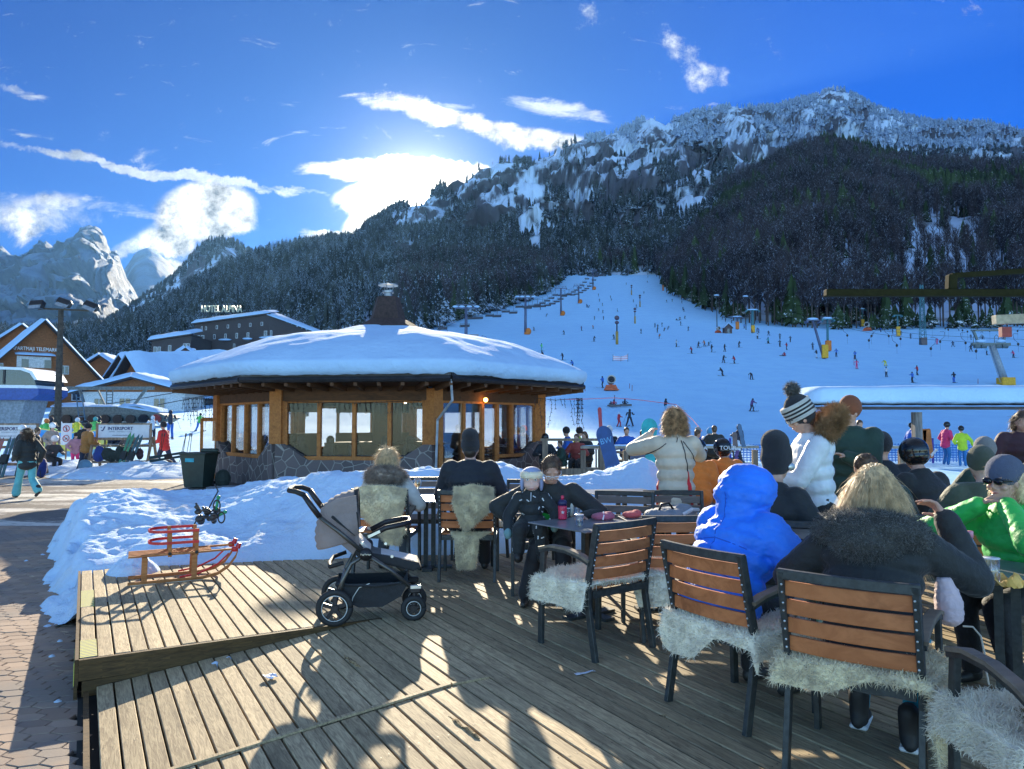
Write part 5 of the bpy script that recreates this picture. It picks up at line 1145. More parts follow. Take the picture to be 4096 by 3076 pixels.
def lance(px,py,h,label):
    p = gpos(px,py);o = empty('snow_lance',p,0,label,'snow lance','snow lances with fan heads on the piste');q = MB();q.tube([(0,0,-.3),(0,0,h*.45)],.34,8);q.build('padded_base',mat('mustard_pad',(.38,.24,.05),.7),o,True)
    q = MB();q.tube([(0,0,h*.45),(0,0,h*.8)],.17,8);q.build('mast',M_GUT,o,True);q = MB();q.ball((0,-.1,h*.92),(.62,.62,h*.085),12);q.ball((0,0,h*.76),(.55,.5,h*.06),10);q.build('fan_head',mat('dark_purple',(.09,.06,.09),.5),o,True)
for a in ((617,344.5,7.2,'nearest snow lance with dark fan head left of centre of the piste'),(635,323.5,6.6,'second snow lance up the piste'),(640,307,6.2,'third snow lance up the piste'),(631.5,295,6.0,'farthest small snow lance on the piste')):lance(*a)
def pole(px,py,pyt,label,m=M_GUT,r=.09,pad=None,cap_=False,name='light_pole',lean=0.0):
    p = gpos(px,py);h = (py-pyt)/FPX*p.y;o = empty(name,p,0,label,name.replace('_',' '));q = MB();q.tube([(0,0,-.3),(lean,0,h)],[r,r*.6],6);q.build('pole',m,o)
    if pad:q = MB();q.box((.0,-.1,h*.16),(.9,.7,h*.30),bev=.1);q.build('pad',pad,o)
    if cap_:q = MB();q.box((lean,0,h+.1),(2.0,.5,.25));q.build('head',m,o);q = MB();q.ball((lean,0,h+.45),(1.1,.4,.3),8);q.build('snow_cap',M_SN,o,True)
    return o
pole(717,327,296,'tall dark pole with snowy head behind the snow gun',cap_=True,r=.2);pole(663,291,272,'thin dark pole with orange foot at the right edge of the upper piste',pad=M_ORG,r=.2)
pole(746,330,297,'thin pole at the wood edge left of the yellow pylon',cap_=True,r=.16)
def drag(px,py,pyt,pad,m,label,head=2.6,w=.28,lean=0.0,snow=True,padh=.32):
    p = gpos(px,py);h = (py-pyt)/FPX*p.y;o = empty('drag_lift_pylon',p,0,label,'drag lift pylon','drag lift pylons on the right');q = MB();q.tube([(0,0,-.4),(lean,0,h)],[w*1.2,w*.8],8);q.build('post',m,o,True)
    q = MB();q.beam((lean-head/2,0,h),(lean+head/2,0,h),.3,.22)
    for s in (-1,1):
        q.box((lean+s*head/2,0,h-.35),(.3,1.4,.3))
        for k in range(3):q.tube([(lean+s*head/2-.2,-.5+k*.5,h-.45),(lean+s*head/2+.2,-.5+k*.5,h-.45)],.2,8)
    q.build('crossarm',m,o)
    if pad:q = MB();q.box((0,-.25,h*padh/2+.1),(1.25,.7,h*padh),bev=.12);q.build('pad',pad,o)
    if snow:q = MB();q.ball((lean,0,h+.25),(head*.45,.4,.25),10);q.build('snow_cap',M_SN,o,True)
    return o,p,h
drag(824.5,359,320,M_YEL,M_PURP,'leaning pylon with tall yellow pad in front of the dark wood',lean=-2.2,padh=.35);drag(828,351.6,319,M_ORG,M_TEAL,'teal pylon with orange foot right behind the yellow padded pylon')
drag(898,336.7,315,M_YEL,M_TEAL,'teal T shaped pylon with tilted yellow pad',snow=False,padh=.45);drag(862.5,326.8,309,M_YEL,M_TEAL,'far thin pylon with yellow pad at the wood edge',w=.18,padh=.4)
drag(752.8,333,310,M_YEL,M_TEAL,'stout teal pylon with yellow pad at the left end of the drag lifts',w=.5,head=4.5);drag(737.2,329.5,317,M_ORG,M_PURP,'pylon with grey crossarm and brown pad right of the hut',w=.3,head=4.2,padh=.6)
drag(682.5,298,290,mat('red_pad',(.45,.06,.05),.6),M_PURP,'tiny drag lift pylon with red pad under the wood',w=.25,head=4)
# lattice mast
p = gpos(923,345);o = empty('lattice_mast',p,0,'tall lattice steel mast standing in the drag lift area','lattice mast');q = MB();h = 15.6
for x in (-.75,.75):
    for y in (-.4,.4):q.beam((x,y,0),(x*.45,y*.45,h),.11,.11)
for k in range(15):
    z = h*k/15;f = 1-.55*k/15;g_ = 1-.55*(k+1)/15
    for y in (-.4,.4):q.beam((-.75*f,y*f,z),(.75*g_,y*g_,z+h/15),.06,.06);q.beam((.75*f,y*f,z),(-.75*g_,y*g_,z+h/15),.06,.06)
q.build('lattice',M_TEAL,o);q = MB();q.box((0,-.2,.9),(1.5,1.0,1.9));q.build('switch_box',mat('box_brown',(.12,.09,.09),.6),o)
# big leaning tower
p = gpos(1006,384.5);o = empty('lift_tower',p,0,'big leaning grey lift tower with ladder and orange foot at the right edge','lift tower',None);h = 8.2
q = MB();q.tube([(0,0,0),(-1.9,0,h*.72)],[.55,.45],10);q.build('post',M_LSTEEL,o,True);q = MB();q.box((0,0,.45),(2.0,1.6,1.2),bev=.08);q.build('foot',M_YEL,o)
q = MB();q.beam((-5.0,0,h),(.6,0,h),.3,.25);q.beam((-4.7,0,h),(-3.9,0,h*.75),.3,.3);q.beam((.3,0,h),(-.3,0,h*.75),.3,.3);q.beam((-5.0,0,h*.74),(.8,0,h*.74),.5,.45)
for x in (-4.4,-3.4,-1.2,-.2):q.tube([(x-.3,0,h*.76),(x-.3,0,h*.88),(x,0,h*.92),(x+.3,0,h*.88),(x+.3,0,h*.76)],.05,5);q.tube([(x-.4,-.3,h*.70),(x+.4,-.3,h*.70)],.3,8)
q.build('crossarm',M_STEEL,o);q = MB()
for s in (-.25,.25):q.beam((-.95+s,-.5,.3),(-2.6+s,-.5,h*.72),.05,.05)
for k in range(17):u = k/17;q.beam((-.95-1.65*u-.25,-.5,.3+u*h*.68),(-.95-1.65*u+.25,-.5,.3+u*h*.68),.04,.04)
q.build('ladder',M_LSTEEL,o);q = MB();q.ball((-3.6,0,h*.80),(.9,.5,.3),8);q.ball((-.6,0,h*.80),(.8,.5,.3),8);q.build('snow_cap',M_SN,o,True)
# T bar hangers and their ropes
def tbar(px,py,s=1,sc=1.0):
    d_ = gpos(px,py+9).y;p = at(px,py,d_);q = MB();q.tube([(0,0,2.2),(.9*s,0,2.2),(1.1*s,0,2.0),(.9*s,0,.9),(.1*s,0,.3),(0,0,0)],.05,5,0);q.ball((0,0,-.15),(.28,.2,.35),8,1);q.tube([(0,0,-.3),(0,0,-3.0)],.025,4,0);q.beam((-.4,0,-3.0),(.4,0,-3.0),.07,.07,0)
    o = q.build('drag_lift_hanger',[M_PURP,M_GUT]);tag(o,'dark curved drag lift hanger with spring box above the right piste','drag lift hanger','drag lift hangers').location = p
for i,(x,y) in enumerate([(785,685),(960,725),(1185,765),(1460,790),(1120,690),(1535,735),(1740,745),(1825,810),(1470,625),(1600,640),(1755,655),(1935,650),(2060,655),(2160,650),(2165,755),(980,690),(1215,712),(1575,630),(1715,645)]):tbar((3000+x/2.018)/4,(1000+y/2.018)/4,1 if i % 2 else -1)
q = MB()
for pts in ([(824,323),(870,333),(920,339),(985,343),(1040,348)],[(824,323),(862,329),(930,335),(985,338),(1040,340)],[(753,313),(830,321),(900,326),(985,329),(1040,331)],[(898,318),(940,324),(1040,328)]):
    q.tube([at(x,y,150) for x,y in pts],.03,4)
tag(q.build('haul_rope',M_WIRE),'thin steel ropes strung between the drag lift pylons','rope')
# gantries reaching in from the right
M_OLIVE = mat('olive_beam',(.022,.020,.006),.8,spec=.1);M_BEIGE = mat('beige_beam',(.42,.35,.24),.6)
o = empty('steel_gantry',at(1075,420,25)-Vector((0,0,1.5)),0,'long olive steel beam with a raised bracket crossing the upper right','steel gantry');o.location.z = -.27;z1 = at(900,293,25).z+.27;xr = o.location.x
q = MB();q.beam((at(825,292,25).x-xr,0,z1),(1.6,0,z1),.3,.24,bev=.03);q.build('beam',M_OLIVE,o)
q = MB();q.beam((at(951,290,25).x-xr,0,z1+.1),(at(952,290,25).x-xr,0,z1+.62),.28,.3,bev=.03);q.beam((at(951,290,25).x-xr,0,z1+.58),(1.6,0,z1+.95),.24,.17);q.build('bracket',M_OLIVE,o);q = MB();q.beam((1.3,0,0),(1.3,0,z1+1),.5,.4);q.build('post',M_STEEL,o)
o = empty('steel_gantry',(at(1075,420,27).x,27,-.27),0,'short beige steel beam with a red hook under its end at the right edge','steel gantry');xr = o.location.x;za,zb_ = at(996,320,27).z+.27,at(1040,317.5,27).z+.27
q = MB();q.beam((at(994,320,27).x-xr,0,za),(1.6,0,zb_+.1),.3,.34,bev=.02);q.build('beam',M_BEIGE,o);q = MB();q.box((at(1005,326,27).x-xr,0,za-.45),(.36,.2,.36));q.build('red_hook',MATS['red_rubber'],o);q = MB();q.beam((1.3,0,0),(1.3,0,zb_+.3),.4,.4);q.build('post',M_STEEL,o)
# nets, ropes, signs
def netmat(name,c,sx,sz,w_=.25):
    m = bpy.data.materials.new(name);m.use_nodes = True;t = NT(m.node_tree);b = t.n['Principled BSDF'];tcn = t.new('ShaderNodeTexCoord');sp = t.new('ShaderNodeSeparateXYZ');t.l.new(tcn.outputs['Object'],sp.inputs[0])
    a = t.math('MAXIMUM',t.math('LESS_THAN',t.math('FRACT',t.math('MULTIPLY',sp.outputs[0],sx)),w_),t.math('LESS_THAN',t.math('FRACT',t.math('MULTIPLY',sp.outputs[2],sz)),w_*1.3))
    b.inputs['Base Color'].default_value = rgba(c);b.inputs['Roughness'].default_value = .7;t.l.new(a,b.inputs['Alpha']);return m
p = gpos(620,361.5);o = empty('banner_fence',p,0,'short red and white striped banner fence on the piste','banner fence');q = MB()
for x,h in ((-1.35,1.3),(.15,1.0),(1.45,1.45)):q.tube([(x,0,-.2),(x+.05,0,h)],.04,5)
q.build('stake',M_GUT,o);q = MB();q.add([(-1.3,0,.25),(.15,0,.15),(1.45,0,.35),(1.45,0,1.3),(.15,0,.85),(-1.3,0,1.1)],[(0,1,4,5),(1,2,3,4)]);m_ = q.build('banner',stripes('banner_stripe',(.55,.25,.30),(.65,.65,.75),3.2,(0,R(90),0)),o)
def tape(pts,label,c=(.65,.08,.10),d=62,w=.05):
    q = MB();P = [at(x,y,dd) for x,y,dd in pts]
    for a,b in zip(P,P[1:]):q.beam(a,b,.01,w)
    tag(q.build('rope_barrier',mat('red_tape',c,.6)),label,'rope barrier')
tape([(560,399.5,64),(586,399,64),(614.5,397.8,64),(640,400,62),(668,403.5,60),(676,404.5,58),(693,420,48),(702,431,42)],'long thin red tape strung across the lower piste')
for px,py,pt in ((614.5,407,395.5),(682,431,416),(698,437,427),(585,391.5,386),(629.5,389,384),(632,391.5,385.5),(978,384,379),(146+.0,408,402),(854,365,357.5)):
    p = gpos(px,py,33);h = (py-pt)/FPX*p.y;q = MB();q.tube([(0,0,-.2),(.03,0,h)],.04,5);tag(q.build('marker_pole',mat('marker_dark',(.08,.05,.10),.6) if py > 400 else mat('marker_red',(.30,.04,.04),.6)),'thin marker pole stuck in the snow of the piste','marker pole','marker poles').location = p
o = empty('safety_net',(17.0,33,-.27),0,'long blue safety net fence behind the right part of the terrace','net fence');q = MB();NB = netmat('blue_net',(.03,.16,.50),7,9,.28);V = []
for i in range(41):
    x = -7.5+i*.45;sg = .08*abs(math.sin(i*.35))
    for z in (.05,.45,.9):V.append((x,.03*math.sin(i),z-(sg if z > .4 else 0)))
q.add(V,[(i*3+j,(i+1)*3+j,(i+1)*3+j+1,i*3+j+1) for i in range(40) for j in range(2)]);q.build('net',NB,o)
for x in (-7.3,-2.3,1.7,2.1+3.8,10.4):q = MB();q.tube([(x,0,-.1),(x,0,1.1)],.05,6);q.build('stake',mat('blue_stake',(.03,.03,.30),.5),o)
q = MB();q.box((9.2-.4,-.1,.55),(1.7,.03,.85));q.build('banner',mat('yellow_green_banner',(.30,.42,.06),.6),o)
# snow covered shelter on the right
o = empty('shelter',(9.2,17,-.27),0,'open shelter carrying a thick slab of snow on two posts','shelter');q = MB();zt = 2.10
for x in (at(819,420,17).x-9.2,at(925,420,17).x-9.2,6.0):q2 = MB();q2.box((x,.35,zt/2-.05),(.17,.17,zt));q2.build('post',mat('grey_timber',(.17,.15,.14),.8,var=.35,stretch=(1,1,.1),scale=20),o)
xl = at(811,400,17).x-9.2;q = MB();q.box(((xl+6.4)/2,.75,zt+.05),(6.4-xl,1.4,.05));q.build('roof_board',M_DKB,o)
def slabf(a,c):
    x = xl-.08+(6.6-xl)*a;t_ = c*2*math.pi;cy,cz = math.cos(t_),math.sin(t_);e = min(1,(x-xl+.08)/.45);e = math.sqrt(max(0,1-(1-e)**2));hh = .21*e+.01
    y = .75+(.75*e)*math.copysign(abs(cy)**.35,cy);z = zt+.13+hh+hh*math.copysign(abs(cz)**.5,cz);z += fnoise(x*1.3,y,1.0,5)*.03*(cz > 0)+(fnoise(x*7,y,1,7)*.02 if cz < 0 else 0);return x,y,z
s_ = grid_mesh('roof_snow',90,40,slabf,M_SN);s_.parent = o
# ------------------------------------------------------------------ skiers on the piste
CJ = {'dk':(.02,.022,.04),'bl':(.03,.13,.50),'rd':(.45,.03,.05),'wh':(.55,.6,.68),'gn':(.10,.50,.12),'ye':(.65,.60,.05),'or':(.55,.16,.03),'pk':(.70,.08,.20),'te':(.05,.30,.32),'pu':(.12,.06,.20),'lb':(.20,.45,.65),'gr':(.12,.13,.16)}
CNAME = {'dk':'dark','bl':'blue','rd':'red','wh':'white','gn':'green','ye':'yellow','or':'orange','pk':'pink','te':'teal','pu':'purple','lb':'light blue','gr':'grey'}
MC = {k:mat('cloth_'+CNAME[k].replace(' ','_'),v,.75,var=.2,scale=5) for k,v in CJ.items()}
SK_CACHE = {};NSK = [0];SKL = []
PNAME = {'stand':'standing','plow':'snowploughing','carve':'carving','walk':'walking','bend':'bending over','sit':'seated'}
def sk(px,py,j='dk',t='dk',pose='stand',sc=1.0,rz=None,label=None,head='dk',dmin=34,group='skiers on the piste',pos=None):
    k = (pose,j,t,head,NSK[0] % 3);NSK[0] += 1
    if k not in SK_CACHE:SK_CACHE[k] = skier_mesh(pose,MC[j],MC[t],MC[head],NSK[0] % 3)
    p = pos or gpos(px,py,dmin);o = bpy.data.objects.new('person',SK_CACHE[k]);COL.objects.link(o);o.location = p;o.scale = (sc,)*3;o.rotation_euler = (0,0,random.uniform(-2.6,2.6) if rz is None else rz)
    lb = label or 'skier'
    if not label:SKL.append((o,px,py,f'{PNAME[pose]} skier in {CNAME[j]}'))
    return tag(o,lb,'person',group)
Q4 = lambda x,y:((2100+x/2.076)/4,(1000+y/2.076)/4)
Q5 = lambda x,y:((3000+x/2.018)/4,(1000+y/2.018)/4)
L4 = [(837,163,'dk'),(920,158,'dk'),(1029,170,'dk'),(1021,232,'dk'),(1017,272,'dk'),(841,290,'dk'),(988,366,'dk'),(611,385,'dk'),(709,402,'dk'),(618,430,'dk'),(715,425,'dk'),(901,435,'dk'),(642,466,'dk'),(511,475,'dk'),(521,480,'dk'),(531,480,'dk'),(925,480,'dk'),(128,498,'dk'),
      (612,508,'dk'),(647,525,'dk'),(768,512,'lb'),(1178,436,'dk'),(1222,430,'dk'),(1303,443,'dk'),(1362,413,'dk'),(1469,493,'dk'),(1496,505,'dk'),(1311,500,'dk'),(1321,512,'dk'),(178,552,'dk'),(577,580,'dk'),(652,580,'dk'),(1326,573,'dk','plow'),(1291,580,'dk','bend'),(1281,586,'wh','bend'),(1255,586,'dk','sit'),(1294,626,'dk'),(1637,578,'dk'),(1666,598,'dk'),(1715,608,'dk'),(1820,652,'bl'),
      (75,672,'gr'),(325,705,'dk'),(470,670,'pu'),(567,655,'or'),(965,695,'dk','walk'),(1080,642,'dk'),(1103,654,'dk'),(1137,636,'dk'),(1188,662,'dk','carve'),(1157,675,'dk','carve'),(1100,686,'dk'),(1355,672,'dk','walk'),(1113,736,'or'),(572,760,'dk'),(740,745,'dk','plow'),(1932,738,'wh'),(2022,778,'te'),(2024,708,'dk'),(1888,692,'or'),(1926,680,'dk'),(1942,690,'bl'),
      (140,840,'gn','stand','te'),(150,900,'dk','carve'),(315,915,'dk','carve'),(398,983,'bl','carve'),(1256,806,'wh','stand'),(1385,862,'rd','plow'),(1438,815,'dk','plow'),(1492,802,'or','plow'),(1524,795,'lb','bend'),(1549,850,'dk'),(1657,845,'dk'),(1775,810,'dk','plow'),(1647,938,'dk'),(1741,945,'rd'),(1640,1048,'dk','carve'),(1882,1080,'dk','bend'),(1882,1340,'pu','plow'),
      (1166,1356,'dk','walk','lb'),(646,1148,'bl','stand')]
for e in L4:
    px,py = Q4(e[0],e[1]);sk(px,py,e[2],(e[4] if len(e) > 4 else 'dk'),e[3] if len(e) > 3 else random.choice(['stand','stand','plow','carve','walk']))
sk(*Q4(868,1468),'dk','dk','plow',1.12,math.pi,'tall skier in black leading a child by a ski pole on the lower piste');sk(*Q4(778,1474),'rd','rd','walk',.86,-1.4,'child in red and black being taught by the tall skier','wh')
sk(*Q4(738,1308),'rd','dk','sit',1,math.pi,'snowboarder in red jacket sitting beside the marker pole');sk(*Q4(828,1304),'dk','dk','sit',1,math.pi,'snowboarder in dark clothes sitting with a pink board');sk(*Q4(712,1302),'dk','dk','sit',.7,math.pi,'small crouching figure beside the red snowboarder')
L5 = [(60,718,'wh'),(150,690,'dk'),(148,757,'te'),(242,722,'dk'),(242,782,'dk'),(297,808,'rd'),(326,745,'dk','walk'),(280,858,'rd','sit'),(507,806,'dk'),(538,872,'dk','walk','wh'),(697,862,'bl'),(849,884,'bl','stand'),(862,962,'pk','stand','pk'),(1094,938,'ye','bend','ye'),(1101,1025,'wh','stand'),(1352,1012,'rd'),(1313,1074,'bl'),(1648,1072,'dk','stand','bl'),(1784,820,'dk'),(1639,784,'dk'),(1511,762,'pk','stand','pk'),
      (1297,718,'dk'),(1219,690,'dk'),(1153,675,'dk'),(1056,663,'bl'),(1785,725,'dk'),(1876,738,'dk'),(1872,670,'dk'),(1836,655,'dk'),(1914,848,'lb'),(2130,872,'pk','plow'),(845,582,'dk'),(847,615,'dk'),(806,606,'dk'),(767,584,'bl'),(740,570,'dk'),(925,600,'dk'),(887,612,'dk'),(1239,618,'dk'),(1265,600,'dk'),(1687,655,'wh'),(732,632,'lb'),(2114,430,'bl'),(2118,462,'rd'),(2080,445,'rd')]
for e in L5:
    px,py = Q5(e[0],e[1]);sk(px,py,e[2],(e[4] if len(e) > 4 else 'dk'),e[3] if len(e) > 3 else random.choice(['stand','stand','walk','plow']),rz=random.uniform(-.6,.6))
LMK = [(466,325,'nearest chairlift tower'),(525,318,'tall second chairlift tower'),(561,303,'third chairlift tower'),(579,295,'fourth chairlift tower'),(593,280,'topmost chairlift tower'),(611,385,'large orange snow gun'),(617,335,'nearest snow lance'),(635,317,'second snow lance'),(640,303,'third snow lance'),(631,291,'farthest snow lance'),
       (620,359,'striped banner fence'),(718,330,'snow gun beside the hut'),(728,329,'dark wooden hut'),(753,322,'stout teal pylon'),(824,340,'leaning yellow padded pylon'),(898,327,'T shaped pylon'),(862,318,'far thin pylon'),(923,320,'lattice mast'),(1006,370,'big leaning lift tower'),(663,282,'thin dark pole'),(867,330,'toppled orange snow gun'),(700,415,'end of the red tape'),(850,362,'marker pole below the pylons')]
ORD = ['closest','second closest','third closest','fourth closest','fifth closest','sixth closest','seventh closest','eighth closest','ninth closest','tenth closest','eleventh closest','twelfth closest']
RK = {}
for o,px,py,ds in SKL:
    L = min(LMK,key=lambda q:(q[0]-px)**2+(q[1]-py)**2);dx,dy = px-L[0],py-L[1];wd = ('right of' if dx > 0 else 'left of') if abs(dx) > abs(dy) else ('below' if dy > 0 else 'above')
    RK.setdefault((ds,wd,L[2]),[]).append((dx*dx+dy*dy,o))
for (ds,wd,nm),v in RK.items():
    v.sort(key=lambda a:a[0])
    for k,(_,o) in enumerate(v):o['label'] = (f'{ds}, {ORD[k]} one {wd} the {nm}' if len(v) > 1 else f'{ds} {wd} the {nm}')
# figures around the lift on the left
def sk2(px,pyf,d,*a,**k):u,v = uv(px,pyf);return sk(px,pyf,*a,pos=Vector((u*d,d,ground(u*d,d) if d > 30 else -.27)),group='people at the foot of the lift',**k)
sk2(170,443,46,'dk','bl','stand',1.05,.5,'skier in dark jacket and blue trousers with skis over the shoulder');sk2(199,440,52,'gn','bl','plow',.85,0,'child in neon green vest snowploughing with both poles out','dk')
sk2(152,443,42,'wh','dk','walk',.95,.3,'skier in white jacket carrying skis behind the red jacket man','wh');sk2(94,448,38,'gn','gn','stand',1,0,'person in neon green vest and teal hood behind the brown jacket man','te');sk2(98,447,39,'dk','dk','stand',1.0,.4,'person in dark jacket beside the neon green vest');sk2(107,443,41,'dk','dk','sit',1.2,0,'person in black sitting on a lift chair behind the right rental sign')
sk2(76,446,37,'ye','dk','stand',1,0,'person in yellow green vest and white helmet behind the coloured banner','wh');sk2(45,448,36,'gn','dk','stand',1,0,'person in green and orange cap left behind the banner','or');sk2(49.5,448,37,'dk','dk','stand',1.02,0,'person in dark cap behind the coloured banner')
sk2(741+.0,463,33,'dk','dk','stand',1,1.57,'person in dark jacket walking along the blue net',dmin=30);sk2(738,467,31,'wh','pu','stand',.72,1.4,'child in pale blue jacket in front of the dark walker at the net')
# ------------------------------------------------------------------ terrace furniture
M_CHF = mat('charcoal_metal',(.045,.050,.050),.45,metal=.2,var=.25,scale=30,bump=.1,bscale=200);M_TOP = mat('grey_table_top',(.20,.21,.23),.28,var=.15,spec=.6)
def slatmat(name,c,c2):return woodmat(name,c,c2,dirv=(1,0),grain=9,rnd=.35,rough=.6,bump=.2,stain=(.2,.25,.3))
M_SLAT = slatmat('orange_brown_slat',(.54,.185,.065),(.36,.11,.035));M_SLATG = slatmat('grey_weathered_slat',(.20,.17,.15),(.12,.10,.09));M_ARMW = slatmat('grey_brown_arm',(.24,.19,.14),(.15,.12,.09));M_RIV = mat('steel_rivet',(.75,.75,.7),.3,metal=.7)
def make_chair(slat):
    o = empty('terrace_chair');w_ = .27;M_ = M_CHF
    def bz(z):return -.235-.10*max(0,(z-.42))/.46   # rear post line leaning back
    for sg in (-1,1):
        q = MB();q.add(*postgeo([(sg*w_,-.315,0),(sg*w_,-.245,.36),(sg*w_,bz(.5),.5),(sg*w_,bz(.88),.88)],.028,.046));q.build('leg',M_,o)
        q = MB();q.add(*postgeo([(sg*(w_+.005),.235,0),(sg*(w_+.005),.225,.40),(sg*(w_+.005),.20,.655)],.028,.046));q.build('leg',M_,o)
        q = MB();pts = [(sg*(w_+.004),.235,.662),(sg*(w_+.004),.12,.690),(sg*(w_+.004),-.04,.693),(sg*(w_+.004),-.19,.668),(sg*(w_+.004),-.275,.640)]
        q.add(*postgeo([(a,b,c-.02) for a,b,c in pts],.040,.022));q.build('arm_rail',M_,o);q = MB();q.add(*postgeo([(a,b,c) for a,b,c in pts],.052,.020));q.build('armrest',M_ARMW,o)
        q = MB();q.beam((sg*w_,-.25,.42),(sg*w_,.22,.435),.026,.045);q.build('seat_rail',M_,o)
    def curve(z,n=8,x0=-.255,x1=.255,dy=0):return [(x0+(x1-x0)*i/n,bz(z)-.030*(1-(2*i/n-1)**2)+dy,z) for i in range(n+1)]
    q = MB();q.add(*postgeo(curve(.868,x0=-.284,x1=.284),.032,.045,up=(0,0,1)));q.build('top_rail',M_,o)
    
    for y_,z_ in ((-.262,.42),(.22,.43)):q = MB();q.beam((-.25,y_,z_),(.25,y_,z_),.03,.045);q.build('seat_frame',M_,o)
    for z in (.805,.720,.635,.550):
        q = MB();q.add(*postgeo(curve(z),.016,.066,up=(0,0,1)))
        for sg in (-1,1):
            for dz in (-.018,.018):q.ball((sg*.266,bz(z+dz)-.026,z+dz),.0055,6,1)
        q.build('slat',[slat,M_RIV],o)
    q = MB()
    for i in range(5):q.box((0,-.19+i*.095,.452),(.52,.082,.016))
    q.build('seat',slat,o)
    return o
def postgeo(pts,w_,h,up=None):
    """rectangular section swept along pts: w_ is the size across x (or across the path in plan), h the other size"""
    pts = [Vector(p) for p in pts];vs = [];n = len(pts)
    for i,p in enumerate(pts):
        d_ = (pts[min(i+1,n-1)]-pts[max(i-1,0)]).normalized()
        if up is not None:z = Vector(up);x = d_.cross(z).normalized();a,b = x*w_/2,z*h/2
        else:x = Vector((1,0,0));z = x.cross(d_).normalized();a,b = x*w_/2,z*h/2
        e = .82
        for (s_,t_) in ((-1,-e),(-e,-1),(e,-1),(1,-e),(1,e),(e,1),(-e,1),(-1,e)):vs.append(p+a*s_+b*t_)
    fs = [(i*8+j,i*8+(j+1) % 8,(i+1)*8+(j+1) % 8,(i+1)*8+j) for i in range(n-1) for j in range(8)]+[tuple(range(8))[::-1],tuple(range((n-1)*8,n*8))]
    return vs,fs
CH0 = {'b':make_chair(M_SLAT),'g':make_chair(M_SLATG)};USED = {}
def chair(x,y,face,label,k='b',group='slatted terrace chairs'):
    rz = -math.atan2(face[0],face[1])
    if k not in USED:USED[k] = 1;c = CH0[k];c.location = (x,y,0);c.rotation_euler = (0,0,rz);return tag(c,label,'chair',group)
    return copy_tree(CH0[k],(x,y,0),rz,label,'chair',group)
chair(1.63,3.48,(.6,.8),'orange slatted chair under the blond woman, nearest with its whole back in view')
chair(1.28,4.14,(.84,.54),'orange slatted chair turned right under the person in the bright blue coat')
chair(.565,5.27,(-.6,.8),'empty brown slatted chair with white sheepskin in front of the toddler table')
chair(1.16,5.62,(-.1,1),'empty brown chair with drooping sheepskin between the blue coat and the toddler table')
chair(-.43,7.57,(.03,1),'chair with a sheepskin over its back under the man in the black beanie');chair(-1.27,7.66,(.1,1),'chair behind the stroller under the woman with the fur collar')
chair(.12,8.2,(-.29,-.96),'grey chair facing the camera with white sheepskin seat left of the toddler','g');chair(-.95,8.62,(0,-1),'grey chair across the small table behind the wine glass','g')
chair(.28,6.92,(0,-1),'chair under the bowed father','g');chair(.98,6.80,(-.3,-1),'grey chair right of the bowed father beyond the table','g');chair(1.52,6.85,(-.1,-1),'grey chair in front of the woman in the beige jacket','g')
chair(1.93,6.35,(.1,1),'brown slatted chair behind the blue coat in front of the ski helmets');chair(2.02,5.32,(.25,1),'grey brown chair back between the blue coat and the blond woman','g')
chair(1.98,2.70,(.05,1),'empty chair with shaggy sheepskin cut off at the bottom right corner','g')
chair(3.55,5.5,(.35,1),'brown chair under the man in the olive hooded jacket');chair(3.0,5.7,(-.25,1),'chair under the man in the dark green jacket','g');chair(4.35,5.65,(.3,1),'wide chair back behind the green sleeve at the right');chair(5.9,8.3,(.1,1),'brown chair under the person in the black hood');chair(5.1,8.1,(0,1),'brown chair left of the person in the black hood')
chair(3.45,4.35,(-.9,-.2),'chair under the woman in the green jacket at the right edge')
def table(x,y,rz,label,w_=.70,l=.70,z=.735,foot=True):
    o = empty('terrace_table',(x,y,0),rz,label,'table','square terrace tables');q = MB();q.box((0,0,z-.006),(w_,l,.012),bev=.003);q.build('table_top',M_TOP,o)
    q = MB();q.box((-.04,0,z/2),(.045,.045,z-.03));q.box((.04,0,z/2),(.045,.045,z-.03));q.build('column',M_CHF,o);q = MB();q.box((0,0,.012),(.48,.10,.024));q.box((0,0,.014),(.10,.48,.024));q.build('base',M_CHF,o);return o
table(.62,6.03,math.atan2(.6,.8),'grey table in front of the toddler with the pink bottle and plastic cups');table(1.26,6.22,math.atan2(.1,1)*0+.1,'table with the grey backpack behind the two brown empty chairs',.62,.62)
table(-.88,7.98,0,'small table of the couple with the wine glass',.66,.66);table(1.28,8.72,R(12),'empty table top catching the sun right of the bowed father',.8,.7)
table(2.72,4.12,R(-35),'table with water bottles and food box at the right edge',.82,.75);table(2.45,6.75,0,'table carrying the ski helmets and plastic cups',.8,.7);table(5.2,6.6,0,'table with dark drink cups at the far right',.7,.7)
